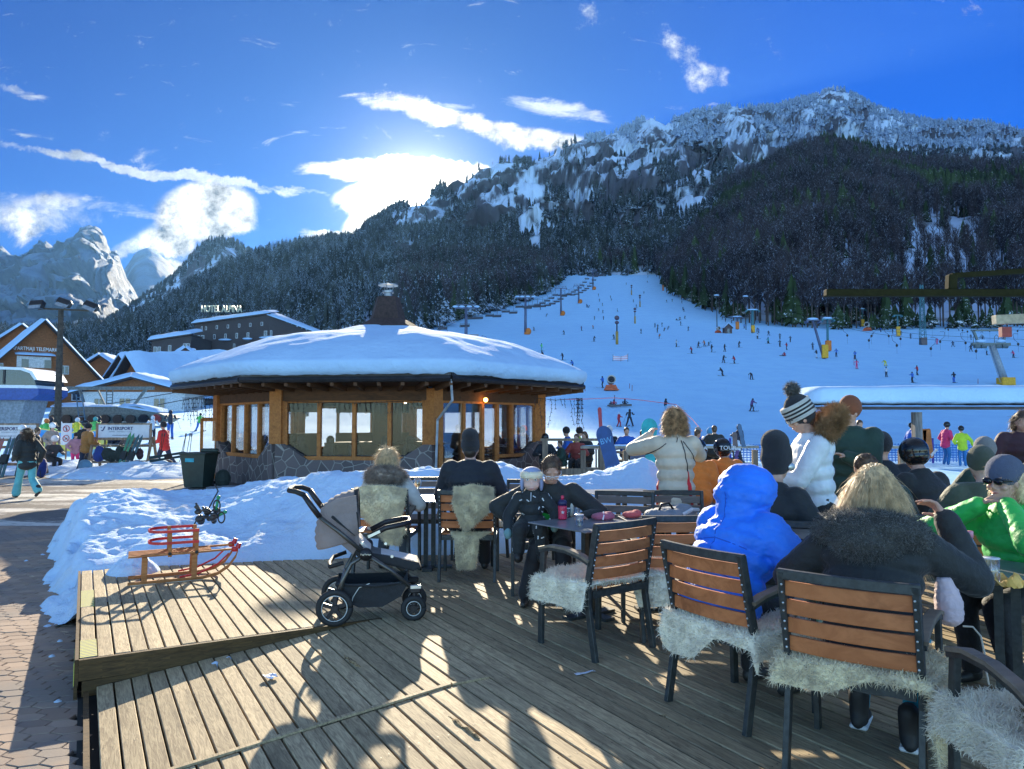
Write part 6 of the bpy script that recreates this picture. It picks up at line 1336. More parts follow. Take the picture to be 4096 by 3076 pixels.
# ------------------------------------------------------------------ sheepskins
M_WOOL = mat('cream_wool',(.92,.75,.49),.9,var=.2,scale=9,sheen=.4);M_WOOLW = mat('white_wool',(.95,.84,.66),.9,var=.12,scale=9,sheen=.4);M_WOOLB = mat('brown_patch_wool',(.38,.27,.12),.9,var=.4,scale=9)
def skin_sheet(label,P,m,n=5000,L=.045,parent_loc=(0,0,0),rz=0,rad=.0045,seed=1,droop=.7,name='sheepskin',jag=.12,extra=None):
    """P: grid of control points (rows x cols) of the hide; refined, thickened and covered with locks"""
    o = empty(name,parent_loc,rz,label,'sheepskin','sheepskins on the terrace chairs');A = np.array(P,float);nr,nc = A.shape[:2];NU,NV_ = 22,22
    def samp(u,v):
        a,b = u*(nr-1),v*(nc-1);i,j = min(int(a),nr-2),min(int(b),nc-2);f,g = a-i,b-j;f = f*f*(3-2*f)*.5+f*.5;g = g*g*(3-2*g)*.5+g*.5
        return A[i,j]*(1-f)*(1-g)+A[i+1,j]*f*(1-g)+A[i,j+1]*(1-f)*g+A[i+1,j+1]*f*g
    V = [];n0 = np.cross(samp(.52,.5)-samp(.48,.5),samp(.5,.52)-samp(.5,.48));n0 /= np.linalg.norm(n0);SG_ = 1 if (n0[2] > .3 or (abs(n0[2]) <= .3 and n0[1] < 0)) else -1
    for s_ in (0,1):
        for i in range(NU):
            for j in range(NV_):
                u,v = i/(NU-1),j/(NV_-1);e = max(abs(u-.5),abs(v-.5))*2;k = 1+jag*fnoise(u*5,v*5,1,seed)*e-.10*(abs(u-.5)*2*abs(v-.5)*2)**2
                uu,vv = min(1,max(0,.5+(u-.5)*k)),min(1,max(0,.5+(v-.5)*k));p = samp(uu,vv);du,dv = samp(min(1,uu+.02),vv)-samp(max(0,uu-.02),vv),samp(uu,min(1,vv+.02))-samp(uu,max(0,vv-.02));nn = np.cross(du,dv);nn /= np.linalg.norm(nn)+1e-9
                nn = nn*SG_
                V.append(p+nn*((.012+.012*fnoise(u*7,v*7,1,seed+3))*(1-e**4) if s_ else -.004*(1-e)))
    a = np.arange(NU*NV_).reshape(NU,NV_);F = np.stack([a[:-1,:-1],a[:-1,1:],a[1:,1:],a[1:,:-1]],-1).reshape(-1,4);F = np.concatenate([F[:,::-1],F+NU*NV_])
    hd = npmesh('hide',V,F,m,parent=o,smooth=True);tufts('wool',hd,int(n*1.7),L*.9,m,o,rad*.62,droop*1.6,1.3,seed,jitter=.7,seg=3);return o
def seat_skin(cx,cy,face,label,drape=((-.27,.0),(.30,.0)),m=None,seed=1,n=5200,L=.042,ztop=.482,left=.0,right=.0,front=.06,back=.0):
    # rows along depth (y), cols along width; drape: how far the edges hang
    X = [-.28-.06*(left > 0),-.27-.035*(left > 0),-.08,.08,.27+.035*(right > 0),.28+.06*(right > 0)];Y = [-.27-.05*(back > 0),-.25-.045*(back > 0),0,.25,.27+.03*(front > 0)];P = []
    for i,y in enumerate(Y):
        row = []
        for j,x in enumerate(X):
            z = ztop+.012*math.sin(i*2+j*1.7+seed)
            if j == 0:z -= left
            if j == len(X)-1:z -= right
            if i == 0:z -= back*(1 if 0 < j < 3 else .3)
            if i == len(Y)-1:z -= front
            row.append((x,y,z))
        P.append(row)
    return skin_sheet(label,P,m or M_WOOLW,n,L,(cx,cy,0),-math.atan2(face[0],face[1]),seed=seed)
seat_skin(1.63,3.48,(.6,.8),'cream sheepskin spilling behind the blond woman on her chair',m=M_WOOL,seed=2,n=13000,L=.042,left=.10,right=.36,back=.10);seat_skin(1.28,4.14,(.84,.54),'white sheepskin under the blue coat with a corner hanging down',seed=3,n=7500,left=.03,right=.12,back=.20,L=.04)
seat_skin(.565,5.27,(-.6,.8),'white sheepskin on the empty chair by the toddler table with a hanging flap',seed=4,n=6000,left=.17,right=.02,back=.0);seat_skin(1.16,5.62,(-.1,1),'white sheepskin drooping in a point from the empty second chair',seed=5,n=6000,back=.24,left=.03,right=.05)
seat_skin(1.98,2.70,(.05,1),'white sheepskin with a brown yellow patch on the bottom right chair',seed=6,n=9000,left=.12,L=.042,front=.12);seat_skin(.12,8.2,(-.29,-.96),'white sheepskin on the grey chair facing the camera',seed=7,n=2600)
bp_ = MB();bp_.ball((1.86,2.62,.475),(.05,.15,.02),14);po = bp_.build('hide_patch',M_WOOLB,None,True);tufts('wool',po,900,.035,M_WOOLB,po,.004,.6,.4,5);tag(po,'brown yellow woolly patch lying on the bottom right sheepskin','wool patch')
BM_ = 'man in the beanie'
skin_sheet('cream sheepskin hung over the back of the beanie man chair in a long point',[[(-.13,-.36,.93),(.02,-.37,.945),(.15,-.37,.945),(.27,-.36,.93)],[(-.14,-.40,.80),(.02,-.42,.80),(.15,-.42,.80),(.27,-.40,.78)],[(-.10,-.39,.66),(.0,-.41,.64),(.10,-.41,.66),(.22,-.39,.68)],[(-.05,-.38,.54),(-.02,-.39,.50),(.02,-.39,.50),(.06,-.38,.56)]],M_WOOL,8000,.045,(-.43,7.57,0),-.03,seed=8,rad=.0035)
skin_sheet('cream sheepskin strip hanging below the seat of the beanie man chair',[[(-.20,-.22,.475),(-.05,-.25,.47),(.10,-.25,.47),(.26,-.22,.475)],[(-.12,-.31,.42),(-.05,-.32,.42),(.06,-.32,.42),(.12,-.31,.42)],[(-.11,-.32,.28),(-.04,-.33,.28),(.05,-.33,.28),(.11,-.32,.28)],[(-.10,-.31,.13),(-.03,-.32,.12),(.05,-.32,.12),(.09,-.31,.13)]],M_WOOL,6000,.038,(-.43,7.57,0),-.03,seed=9,rad=.0035)
skin_sheet('large cream sheepskin wrapped over the back of the fur collar woman chair',[[(-.27,-.34,.92),(-.08,-.37,.93),(.10,-.37,.93),(.28,-.34,.92)],[(-.28,-.40,.78),(-.08,-.42,.78),(.10,-.42,.78),(.28,-.40,.78)],[(-.20,-.38,.66),(-.05,-.40,.62),(.10,-.40,.62),(.24,-.38,.66)],[(-.02,-.34,.52),(.08,-.36,.36),(.20,-.36,.34),(.27,-.30,.46)]],M_WOOL,9000,.045,(-1.27,7.66,0),-.1,seed=10,rad=.0035)
# ------------------------------------------------------------------ people on the terrace
J_BLK = cloth('black_parka',(.020,.022,.022));J_NAVY = cloth('dark_navy_coat',(.012,.016,.024));J_BLUE = cloth('royal_blue_down',(.015,.20,.90),.6,.35,12);J_BEIGE = cloth('beige_ski_jacket',(.55,.48,.37),.6,.45,14);J_WHITE = cloth('white_ski_jacket',(.72,.74,.78),.55,.4,16)
J_GRN = cloth('dark_green_coat',(.015,.045,.032));J_OLV = cloth('olive_hooded_jacket',(.085,.095,.06));J_BGRN = cloth('bright_green_jacket',(.03,.50,.08),.5,.4,16);J_CREAM = cloth('cream_coat',(.62,.58,.52));T_BLK = cloth('black_trousers',(.014,.014,.017));T_JEAN = cloth('grey_jeans',(.05,.06,.08));J_TEALC = cloth('teal_leggings',(.01,.30,.42));J_OR = cloth('orange_kid_jacket',(.85,.20,.02));J_BRN = cloth('brown_wool_coat',(.36,.15,.03));J_RED = cloth('red_jacket',(.60,.03,.03));T_NAVY = cloth('navy_trousers',(.02,.035,.09));T_TEAL = cloth('turquoise_ski_trousers',(.12,.42,.44))
HR_BL = mat('blond_hair',(.85,.60,.34),.4,var=.3,scale=30,sheen=.2);HR_BR = mat('brown_hair',(.10,.055,.03),.5,var=.4,scale=30);HR_DK = mat('dark_hair',(.03,.02,.015),.5);FUR_G = mat('grey_brown_fur',(.40,.32,.26),.85,var=.5,scale=14,c2=(.16,.12,.10));FUR_B = mat('brown_fox_fur',(.48,.26,.12),.85,var=.5,scale=12,c2=(.16,.08,.03));FUR_K = mat('black_fur',(.03,.03,.028),.6,sheen=.6)
def fcollar(f,m,n,L,r=.13,th=.05,back=.02,up=.02,seed=1,rad=.0022,a0=-2.4,a1=2.4,tilt=.5):
    q = MB();pts = []
    for k in range(15):
        a = a0+(a1-a0)*k/14;pts.append(f.neck0+f.rt*math.sin(a)*r-f.fw*(math.cos(a)*r*.85+back)+f.up*(up+tilt*.08*math.cos(a)))
    q.tube(pts,th,10);o = q.build('fur_collar',m,f.o,True);tufts('fur',o,n,L,m,f.o,rad,.5,.5,seed,jitter=.45);return o
# man in black beanie, seen from behind
f = Fig('man in black beanie and dark coat seated with his back to the camera',(-.43,7.52,0),(.05,1),pelvis=(0,0,.56),lean=.10,hands=[(-.20,.38,.76),(.22,.36,.76)],feet=[(-.14,.34,.08),(.12,.42,.08)],elbow=(.5,-.2,-.8),H=1.0,shw=.215,tors=.54,neck=.07,hpitch=-.05)
f.body();f.jacket(J_NAVY,1.28,.014,.008,belly=1.1);f.trousers(T_BLK,1.1);f.boots();f.hair(HR_DK,'short',0);f.beanie(M_KNITD,1.05,slouch=.35,h=.115)
# woman with fur collar
f = Fig('blond woman in white coat with grey fur collar seated behind the stroller',(-1.29,7.62,0),(.08,1),pelvis=(0,0,.55),lean=.12,hands=[(-.18,.36,.74),(.26,.30,.70)],feet=[(-.13,.36,.08),(.13,.38,.08)],elbow=(.6,-.2,-.7),H=.95,shw=.185,hyaw=.35,tors=.47)
f.body();f.jacket(J_CREAM,1.12,.014,.007);f.trousers(T_JEAN);f.boots();f.hair(HR_BL,'bob',3600,.08,seed=3,rad=.0014);fcollar(f,FUR_G,5500,.055,.15,.075,.03,.0)
q = MB();M = f.HM;q.tube([f.hd+M @ Vector((.06,.05,.015)),f.hd+M @ Vector((.045,.095,.012)),f.hd+M @ Vector((0,.105,.008)),f.hd+M @ Vector((-.05,.09,.012))],.012,6,flat=1.5);q.build('sunglasses',M_GUT,f.o)
# father bowing over the table with the toddler on his lap
f = Fig('father with short dark hair and glasses bowing his head beside the toddler',(.35,6.75,0),(-.05,-1),pelvis=(0,0,.55),lean=.50,hands=[(-.27,.42,.74),(.30,.30,.66)],feet=[(-.12,.45,.08),(.22,.38,.08)],elbow=[(-.8,-.1,-.5),(.8,-.1,-.4)],H=1.0,shw=.21,hpitch=-.62,tors=.47,hyaw=-.1)
f.body(fingers=True,vox=.006,curl=.6,palms=[(0,-.2,-1),(-1,0,0)],tips=[(-.24,.52,.76),(.20,.40,.64)]);f.jacket(J_BLK,1.08,.012,.006);f.trousers(T_BLK,1.05);f.boots(fd=((0,1),(.1,1)));f.hair(HR_BR,'short',1400,.022,rad=.0016)
q = MB();M = f.HM;c = f.hd
for sg in (-1,1):q.tube([c+M @ Vector((sg*.012,.102,.012)),c+M @ Vector((sg*.055,.095,.014)),c+M @ Vector((sg*.078,.06,.012)),c+M @ Vector((sg*.08,-.01,.006))],.0028,6);q.tube([c+M @ Vector((sg*(.033+.022*math.cos(t_)),.101,.004+.016*math.sin(t_))) for t_ in [k*math.pi/6 for k in range(13)]],.002,5)
q.tube([c+M @ Vector((-.012,.103,.012)),c+M @ Vector((.012,.103,.012))],.003,5);q.build('glasses',mat('pale_frame',(.7,.7,.72),.3),f.o)
q = MB();q.ball(f.chest+f.fw*.105+f.rt*.05,(.09,.06,.15),12);q.build('green_sweater',mat('green_knit',(.02,.35,.05),.9),f.o,True);q = MB();q.ball(f.sh[0]+f.fw*.07-f.up*.09+f.rt*.03,(.026,.035,.10),10);q.build('pale_panel',mat('pale_panel',(.6,.58,.5),.7),f.o,True)
q = MB();q.tube([f.neck0+f.rt*.07+f.fw*.02+f.up*.05,f.neck0+f.rt*.085+f.fw*.09,f.chest+f.rt*.10+f.fw*.15],[.02,.02,.012],8,flat=.6);q.build('collar_trim',mat('pale_trim',(.6,.66,.75),.7),f.o)
# toddler
f = Fig('toddler in pale blue trapper hat and black patterned snowsuit on the father lap',(.17,6.42,0),(-.10,-1),pelvis=(0,0,.68),lean=.0,hands=[(-.19,.10,.66),(.20,.12,.58)],feet=[(-.10,.12,.36),(.10,.14,.38)],elbow=(.6,-.3,-.4),H=1.0,shw=.11,tors=.25,neck=.03,hyaw=-.05)
for k in range(2):   # toddler limbs are shorter
    sg = (-1,1)[k];s_ = f.sh[k];hnd = Vector([(-.20,.10,.70),(.19,.12,.64)][k]);f.arm[k] = (s_,(s_+hnd)/2+Vector((sg*.05,-.02,-.02)),hnd);hp = f.pel+Vector((sg*.06,0,0));f.leg[k] = (hp,Vector((sg*.09,.17,.64)),Vector((sg*.10,.17,.47)))
f.chest = f.pel+Vector((0,0,.14));f.hd = f.neck1+f.HM @ Vector((0,.012,.085))
mb = MB();H = f.HM;c = f.hd
for p,r in (((0,-.005,.022),(.080,.088,.082)),((0,.020,-.030),(.068,.066,.056)),((.036,.046,-.030),(.030,.028,.030)),((-.036,.046,-.030),(.030,.028,.030)),((0,.062,-.062),(.026,.022,.018)),((0,.078,-.008),(.011,.012,.012))):mb.ball(c+H @ Vector(p),r,16,M=H)
mb.tube([f.neck0-Vector((0,0,.05)),c],.04,10);mb.ball(f.chest,(.08,.06,.10),12);mb.ball(f.pel,(.08,.07,.07),12)
for (a,b,w_) in f.arm:mb.tube([f.chest+Vector((0,0,.06)),a,b,w_],.025,8)
for (a,b,w_) in f.leg:mb.tube([f.pel,a,b,w_],.035,8)
remesh(mb,'body',mat('baby_skin',(.66,.42,.34),.5,sub=.2,var=.08),f.o,.006,2);f.face(1.10,eye=(.06,.035,.02))
mb = MB()
for z,r in ((-.06,.115),(.03,.115),(.12,.11),(.20,.10),(.25,.075)):mb.ball(f.pel+Vector((0,0,z)),(r,r*.88,.07),14)
for (a,b,w_) in f.arm:cap(mb,a,b,.056,.05);cap(mb,b,w_,.05,.042)
for (a,b,w_) in f.leg:cap(mb,a,b,.075,.066);cap(mb,b,w_,.064,.052)
sn_ = remesh(mb,'snowsuit',cloth('black_snowsuit',(.016,.020,.022)),f.o,.009,3,.005,.06)
for k,(a,b,w_) in enumerate(f.leg):mb = MB();mb.ball(w_+Vector((0,.02,-.05)),(.042,.065,.045),12);mb.ball(w_,.045,10);remesh(mb,'bootie',M_BOOT,f.o,.009,2)
mb = MB()
for k,(a,b,w_) in enumerate(f.arm):mb.ball(w_+Vector((0,.03,-.03)),(.034,.042,.048),10);mb.ball(w_+Vector(((-.02,.02)[k]*1,.05,-.02)),(.016,.02,.024),8)
mb.build('mittens',mat('grey_teal_mitten',(.20,.36,.37),.9),f.o,True)
mb = MB()   # white leaf marks printed on the suit: small raised patches
rs = random.Random(5);me = sn_.data
for k in range(70):
    p_ = me.polygons[rs.randrange(len(me.polygons))];c_,n_ = p_.center,p_.normal;t1 = n_.orthogonal().normalized();a = rs.random()*6.28;t1 = Matrix.Rotation(a,3,n_) @ t1;t2 = n_.cross(t1)
    for s_ in (-1,1):
        pc = c_+n_*.003+t1*.007*s_;mb.add([pc+t1*.009*math.cos(q*1.047)+t2*.006*math.sin(q*1.047) for q in range(6)],[(0,1,2,3,4,5)])
mb.build('printed_marks',mat('white_print',(.7,.72,.72),.7),f.o)
mb = MB();M = Matrix.Translation(c) @ H
mb.ball(c+H @ Vector((0,-.015,.050)),(.094,.100,.072),18,M=H)
for s_ in (-1,1):mb.ball(c+H @ Vector((s_*.082,-.005,-.02)),(.020,.045,.070),12,M=H)
mb.ball(c+H @ Vector((0,-.065,-.01)),(.08,.040,.07),12,M=H)
hat = remesh(mb,'trapper_hat',cloth('pale_blue_shell',(.30,.36,.56)),f.o,.007,3)
mb = MB();mb.tube([c+H @ Vector((math.sin(a)*.088,math.cos(a)*.088+.002,.055-.004*math.cos(a))) for a in [(-1.15+2.3*k/10) for k in range(11)]],.019,10,flat=1.35);fo = mb.build('hat_fleece',M_WOOLW,f.o,True);tufts('fleece',fo,1500,.010,M_WOOLW,f.o,.0022,.1,.5,4)
zp = MB();zp.tube([f.neck0+Vector((0,.075,.02)),f.chest+Vector((0,.112,.06))],.004,5);zp.build('zipper',M_RIV,f.o)
# woman in the beige jacket photographing
f = Fig('woman in long beige ski jacket with red side stripes photographing the piste',(1.62,7.35,0),(-.12,1),pelvis=(0,0,.93),lean=.04,hands=[(-.17,.33,1.44),(.17,.34,1.40)],feet=[(-.12,0,.08),(.12,0,.08)],elbow=[(-1,-.1,-.6),(1,.1,-.9)],shw=.20,H=.975)
f.body(fingers=True,vox=.007,curl=.7,palms=[(.6,.3,-.2),(-.6,.3,-.2)],tips=[(-.12,.37,1.52),(.12,.38,1.48)]);f.jacket(J_BEIGE,1.10,.011,.0035,long_=.16,dscale=.055);f.trousers(T_BLK,1.0);f.boots();f.hair(mat('dark_blond_hair',(.55,.34,.17),.45,var=.45,scale=25),'bob',5200,.07,seed=5,rad=.0014)
def strip(f,name,m,pts,w_,surf=None,th=.004):
    """piping: pts given as (rt, up) fractions over the jacket, dropped onto its surface from behind or from a side"""
    from mathutils.bvhtree import BVHTree
    me = f.j.data;bv = BVHTree.FromPolygons([v.co for v in me.vertices],[p.vertices[:] for p in me.polygons]);P = []
    for (a,b,*dr) in pts:
        d_ = Vector(dr[0]) if dr else f.fw;d_ = d_.normalized();o_ = f.pel+f.rt*a+f.up*b-d_*1.0;h = bv.ray_cast(o_,d_)
        if h[0] is not None:P.append((h[0]+h[1]*th*.6,h[1]))
    q = MB();vs = [];n = len(P)
    if n < 2:return
    for i,(p,nn) in enumerate(P):
        d_ = (P[min(i+1,n-1)][0]-P[max(i-1,0)][0]).normalized();s_ = d_.cross(nn).normalized();ww = w_[min(i,len(w_)-1)] if isinstance(w_,(list,tuple)) else w_
        vs += [p-s_*ww/2-nn*.006,p-s_*ww/2+nn*th,p+s_*ww/2+nn*th,p+s_*ww/2-nn*.006]
    q.add(vs,[(i*4+j,i*4+(j+1) % 4,(i+1)*4+(j+1) % 4,(i+1)*4+j) for i in range(n-1) for j in range(4)]);q.build(name,m,f.o)
RED = mat('red_panel',(.62,.02,.03),.6);PIPE = mat('black_piping',(.03,.028,.035),.5)
L_ = lambda a,b,n=14:[tuple(x+(y-x)*k/n for x,y in zip(a,b)) for k in range(n+1)]
strip(f,'red_stripe',RED,L_((.115,-.26),(.10,-.05))+L_((.10,-.05),(.085,.16)),[.035]*14+[.045]*8+[.03,.025,.02,.015,.01,.008]);strip(f,'piping',PIPE,L_((.085,.16),(.03,.47),18),.008);strip(f,'piping',PIPE,L_((.30,.10),(.05,.46),18),.007);strip(f,'piping',PIPE,L_((-.02,.45),(.0,.50),6),.007)
strip(f,'red_stripe',RED,[(-.19,z,(.55,.83,0)) for z in [(-.24+.02*k) for k in range(16)]],.03);strip(f,'piping',PIPE,L_((-.30,.32),(-.12,.44),10),.007)
# woman in the white jacket with bobble hat and phone
f = Fig('woman in white jacket and striped bobble hat reading her phone',(2.36,5.75,0),(-1,.08),pelvis=(0,0,.95),lean=.10,hands=[(-.05,.42,1.14),(.08,.44,1.12)],feet=[(-.12,0,.08),(.12,0,.08)],elbow=(.5,-.4,-1),H=.985,shw=.19,hpitch=-.42)
f.body(fingers=True,vox=.006,curl=.9,palms=[(.4,0,.9),(-.3,0,.9)],tips=[(-.01,.52,1.17),(.05,.54,1.15)]);f.face(1.0);f.jacket(J_WHITE,1.08,.011,.0035,hood=1,long_=.08,dscale=.055);f.trousers(T_BLK,1.08);f.boots();f.hair(HR_BR,'short',0);f.beanie(M_KNITD,1.12,pom=FUR_K,brim=(0,0,1,0,1,0,1,0,0),h=.125)
fcollar(f,FUR_B,6500,.055,.14,.06,.10,.085,seed=7,a0=-1.9,a1=1.9,tilt=1.4,rad=.0024)
strip(f,'piping',PIPE,[(0,z,tuple(-f.rt)) for z in [.36-.02*k for k in range(16)]],.012)
for xx,zs in ((.07,(.30,-.10)),(-.06,(.36,.16))):strip(f,'piping',PIPE,[(xx*(1+.6*math.sin(k*.25)),zs[0]+(zs[1]-zs[0])*k/14,(0,1,0)) for k in range(15)],.009)
q = MB();M = f.HM;c = f.hd;q.tube([c+M @ Vector((-.035,.10,.014)),c+M @ Vector((-.07,.08,.014)),c+M @ Vector((-.082,-.01,.01))],.003,6);q.tube([c+M @ Vector((.035,.10,.014)),c+M @ Vector((.07,.08,.014)),c+M @ Vector((.082,-.01,.01))],.003,6)
for sg in (-1,1):q.tube([c+M @ Vector((sg*.034+.022*math.cos(t_),.100,.010+.017*math.sin(t_))) for t_ in [k*math.pi/6 for k in range(13)]],.0022,5)
q.build('glasses',M_GUT,f.o)
q = MB();q.box((0,0,0),(.075,.155,.009),bev=.003);o = q.build('phone',mat('phone_black',(.02,.02,.025),.15));tag(o,'dark phone held by the woman in the white jacket','phone');o.location = (1.78,5.78,1.155);o.rotation_euler = (R(8),R(-4),R(88))
# person in the blue down coat
f = Fig('person in bright blue hooded down coat seated with the back to the camera',(1.155,4.19,0),(.84,.54),pelvis=(0,0,.56),lean=.46,hands=[(-.14,.56,.70),(.30,.46,.72)],feet=[(-.13,.42,.08),(.13,.40,.08)],elbow=[(-.9,-.2,-.5),(.9,-.2,-.7)],H=1.0,shw=.205,hpitch=-.30,tors=.46)
f.body(vox=.012);f.jacket(J_BLUE,1.36,.011,.013,hood=3,dscale=.075,sm=2);f.trousers(T_BLK,1.05);f.boots()
SEAM = mat('blue_seam',(.01,.11,.60),.7)
for zz in (.12,.30):strip(f,'seam',SEAM,[(x*.03,zz-.02*abs(x)/6) for x in range(-6,7)],.006,th=.001)
strip(f,'seam',SEAM,[(0,z*.02) for z in range(2,30)],.006,th=.001)
# black beanie neighbour
f = Fig('person in tall black beanie seated beyond the blue coat',(1.78,5.22,0),(.75,.65),pelvis=(0,0,.56),lean=.22,hands=[(-.2,.38,.76),(.22,.38,.76)],feet=[(-.13,.38,.08),(.13,.38,.08)],elbow=(.6,-.2,-.8),H=1.0,shw=.19,hpitch=-.15,tors=.50)
f.body();f.jacket(J_BLK,1.12,.015,.006);f.trousers(T_BLK);f.boots();f.beanie(M_KNITD,1.16,slouch=.35,h=.13);q = MB();q.ball(f.hd+f.HM @ Vector((.092,.03,-.01)),(.014,.045,.03),12);q.build('sunglass_lens',M_RIV,f.o,True)
# blond woman in the foreground
f = Fig('woman with long sunlit blond hair and black coat seated at the nearest chair',(1.70,3.56,0),(.55,.84),pelvis=(0,0,.55),lean=.30,hands=[(-.24,.36,.74),(.26,.40,1.00)],feet=[(-.10,.28,.08),(.14,.12,.08)],elbow=[(-.8,-.2,-.6),(1,.1,-.75)],H=1.0,shw=.195,hpitch=-.30,tors=.47,knee=[(0,1,.2),(.2,1,.2)],twist=0.1)
f.arm[1] = (f.sh[1],Vector((.42,.31,.79)),Vector((.30,.38,1.07)))
f.body(fingers=True,vox=.006,curl=.9,palms=[(0,0,-1),(-.8,-.2,0)],tips=[(-.2,.45,.75),(.24,.41,1.15)]);f.jacket(J_BLK,1.22,.012,.007,hood=0,long_=.05);f.trousers(J_TEALC,.92,flare=.8)
M_SNK = mat('black_trainer',(.02,.02,.022),.6);f.boots(M_SNK,fd=((.1,1),(-.1,1)),sc=1.0)
q = MB()
for (a,b,t_) in f.leg:
    for k in range(3):q.beam(t_+Vector((-.02,.02+k*.02,.0-.004*k)),t_+Vector((.02,.02+k*.02,.0-.004*k)),.01,.012)
    q.beam(t_+Vector((0,-.05,-.068)),t_+Vector((0,.155,-.068)),.085,.022,bev=.008)
q.build('white_soles',M_WHITE,f.o)
H = f.HM;c = f.hd;mb = MB();mb.ball(c+H @ Vector((0,-.022,.030)),(.098,.112,.108),18,M=H)
for x,y0,x1,z1,r1 in ((-1,-.02,-1.75,-.24,.045),(-.85,-.06,-1.35,-.24,.045),(.95,.01,1.5,-.24,.038),(1,.05,1.9,-.32,.03),(.6,-.04,.95,-.14,.04),(-.5,-.06,-.8,-.15,.045)):
    cap(mb,c+H @ Vector((x*.070,y0,.02)),c+H @ Vector((x1*.085,y0+.04,z1)),.046,r1)
ho = remesh(mb,'hair',HR_BL,f.o,.010,2,.006,.03);cd = H @ Vector((0,0,-1))
fw_ = H @ Vector((0,1,0));tufts('hair_strands',ho,17000,.13,HR_BL,f.o,.0010,1.0,.22,11,comb=tuple(cd*2.2),jitter=.35,seg=3,keep=lambda p,n_:(Vector(p)-c).dot(fw_) < .095)
q = MB();q.ball(f.neck0+f.up*.07-f.fw*.045,(.085,.055,.05),14);q.build('nape_scarf',mat('cream_nape',(.60,.45,.30),.7),f.o,True)
q = MB();pts = [f.neck0+f.rt*math.sin(a)*.20-f.fw*(math.cos(a)*.13+.02)+f.up*(-.02+.03*math.cos(a)) for a in [(-2.2+4.0*k/14) for k in range(15)]];q.tube(pts,[.05]+[.075]*13+[.05],12);q.ball(f.neck0-f.fw*.13-f.up*.06,(.17,.09,.11),14)
ho = remesh(q,'fur_hood',FUR_K,f.o,.012,3);tufts('fur',ho,9000,.032,FUR_K,f.o,.0014,.3,.9,12,jitter=.7)
# woman in bright green at the right edge
f = Fig('woman in bright green jacket with grey beanie and sunglasses eating at the right edge',(3.13,4.52,0),(-.95,-.35),pelvis=(0,0,.56),lean=.32,hands=[(-.02,.30,1.08),(.26,.34,.80)],feet=[(-.13,.34,.08),(.13,.34,.08)],elbow=[(-1,.35,-.5),(.8,-.1,-.6)],H=1.0,shw=.19,hpitch=-.12,tors=.46,hyaw=.0)
f.arm[0] = (f.sh[0],Vector((-.30,.42,.88)),Vector((-.06,.26,1.06)));f.arm[1] = (f.sh[1],Vector((.42,.34,.86)),Vector((.08,.30,1.05)))
f.body(fingers=True,vox=.006,curl=1.1,palms=[(.8,-.6,0),(-.8,-.6,0)],tips=[(.0,.20,1.12),(.02,.24,1.12)]);f.face(1.0);f.jacket(J_BGRN,1.16,.012,.008,dscale=.07);f.trousers(T_BLK);f.boots();f.hair(HR_BL,'bob',900,.045,seed=6,rad=.0012);f.beanie(cloth('slate_knit',(.10,.12,.19),.9,.8,180),1.08,h=.10)
q = MB();M = f.HM;c = f.hd
for sg in (-1,1):q.ball(c+M @ Vector((sg*.034,.092,.014)),(.030,.012,.022),12,M=M);q.tube([c+M @ Vector((sg*.06,.085,.018)),c+M @ Vector((sg*.082,.0,.012))],.006,6,flat=1.6)
q.build('sunglasses',mat('glossy_black',(.01,.01,.012),.08),f.o,True)
# middle group on the right
def seated(label,x,y,face,jm,H=1.0,lean=.25,head='hair',hm=None,hood=0,hp=-.3,puff=1.15,tm=None,z=.56,hy=0.0,group=None,vox=.017,hands=None):
    f = Fig(label,(x,y,0),face,pelvis=(0,0,z),lean=lean,hands=hands or [(-.2,.40,.78),(.2,.40,.78)],feet=[(-.13,.38,.08),(.13,.38,.08)],elbow=(.7,-.2,-.7),H=H,shw=.195,hpitch=hp,hyaw=hy,group=group)
    f.body(vox=max(vox,.014));f.jacket(jm,puff,vox,.006,hood=hood);f.trousers(tm or T_BLK,vox=vox);f.boots(vox=vox)
    if head == 'hair':f.hair(hm or HR_BR,'short',500,.02,vox=vox)
    elif head == 'bob':f.hair(hm or HR_BL,'bob',500,.06,vox=vox)
    elif head == 'beanie':f.beanie(hm or M_KNITD,1.08,h=.11,vox=vox)
    elif head == 'helmet':f.helmet(hm or MATS['glossy_black'])
    return f
f = seated('man with short brown hair and dark green jacket bending over his table',2.98,5.72,(-.35,.9),J_GRN,lean=.42,hood=1,hp=-.55,hy=-.5,puff=1.25)
f = seated('man in olive hooded jacket seated with his broad back to the camera',3.58,5.55,(.25,.95),J_OLV,lean=.30,head='beanie',hm=cloth('olive_knit',(.09,.10,.07),.9,.8,180),hood=1,puff=1.38);f = seated('person in glossy black helmet beside the olive jacket',3.72,6.55,(-.3,.95),J_BLK,lean=.30,head='helmet',puff=1.1,H=1.04)
tx = text_obj('helmet_lettering','anon.',.055,M_WHITE,f.o,.003,sx=1.2);tx.location = f.hd+Vector((.055,-.165,.035));tx.rotation_euler = (R(-8),R(-22),R(22))
f = seated('person in grey knit hat and dark green coat beyond the olive jacket',4.75,7.3,(.1,1),J_GRN,head='beanie',hm=cloth('grey_rib_knit',(.28,.27,.26),.9,1.0,120),H=1.02)
seated('person in black hooded coat seated at the back right',5.95,8.2,(.05,1),J_BLK,head='none',hood=2,H=1.02,puff=1.2,hp=-.1);seated('person in dark beanie behind the man with the short brown hair',3.85,7.6,(.1,1),J_NAVY,head='beanie',hp=-.1,H=1.05)
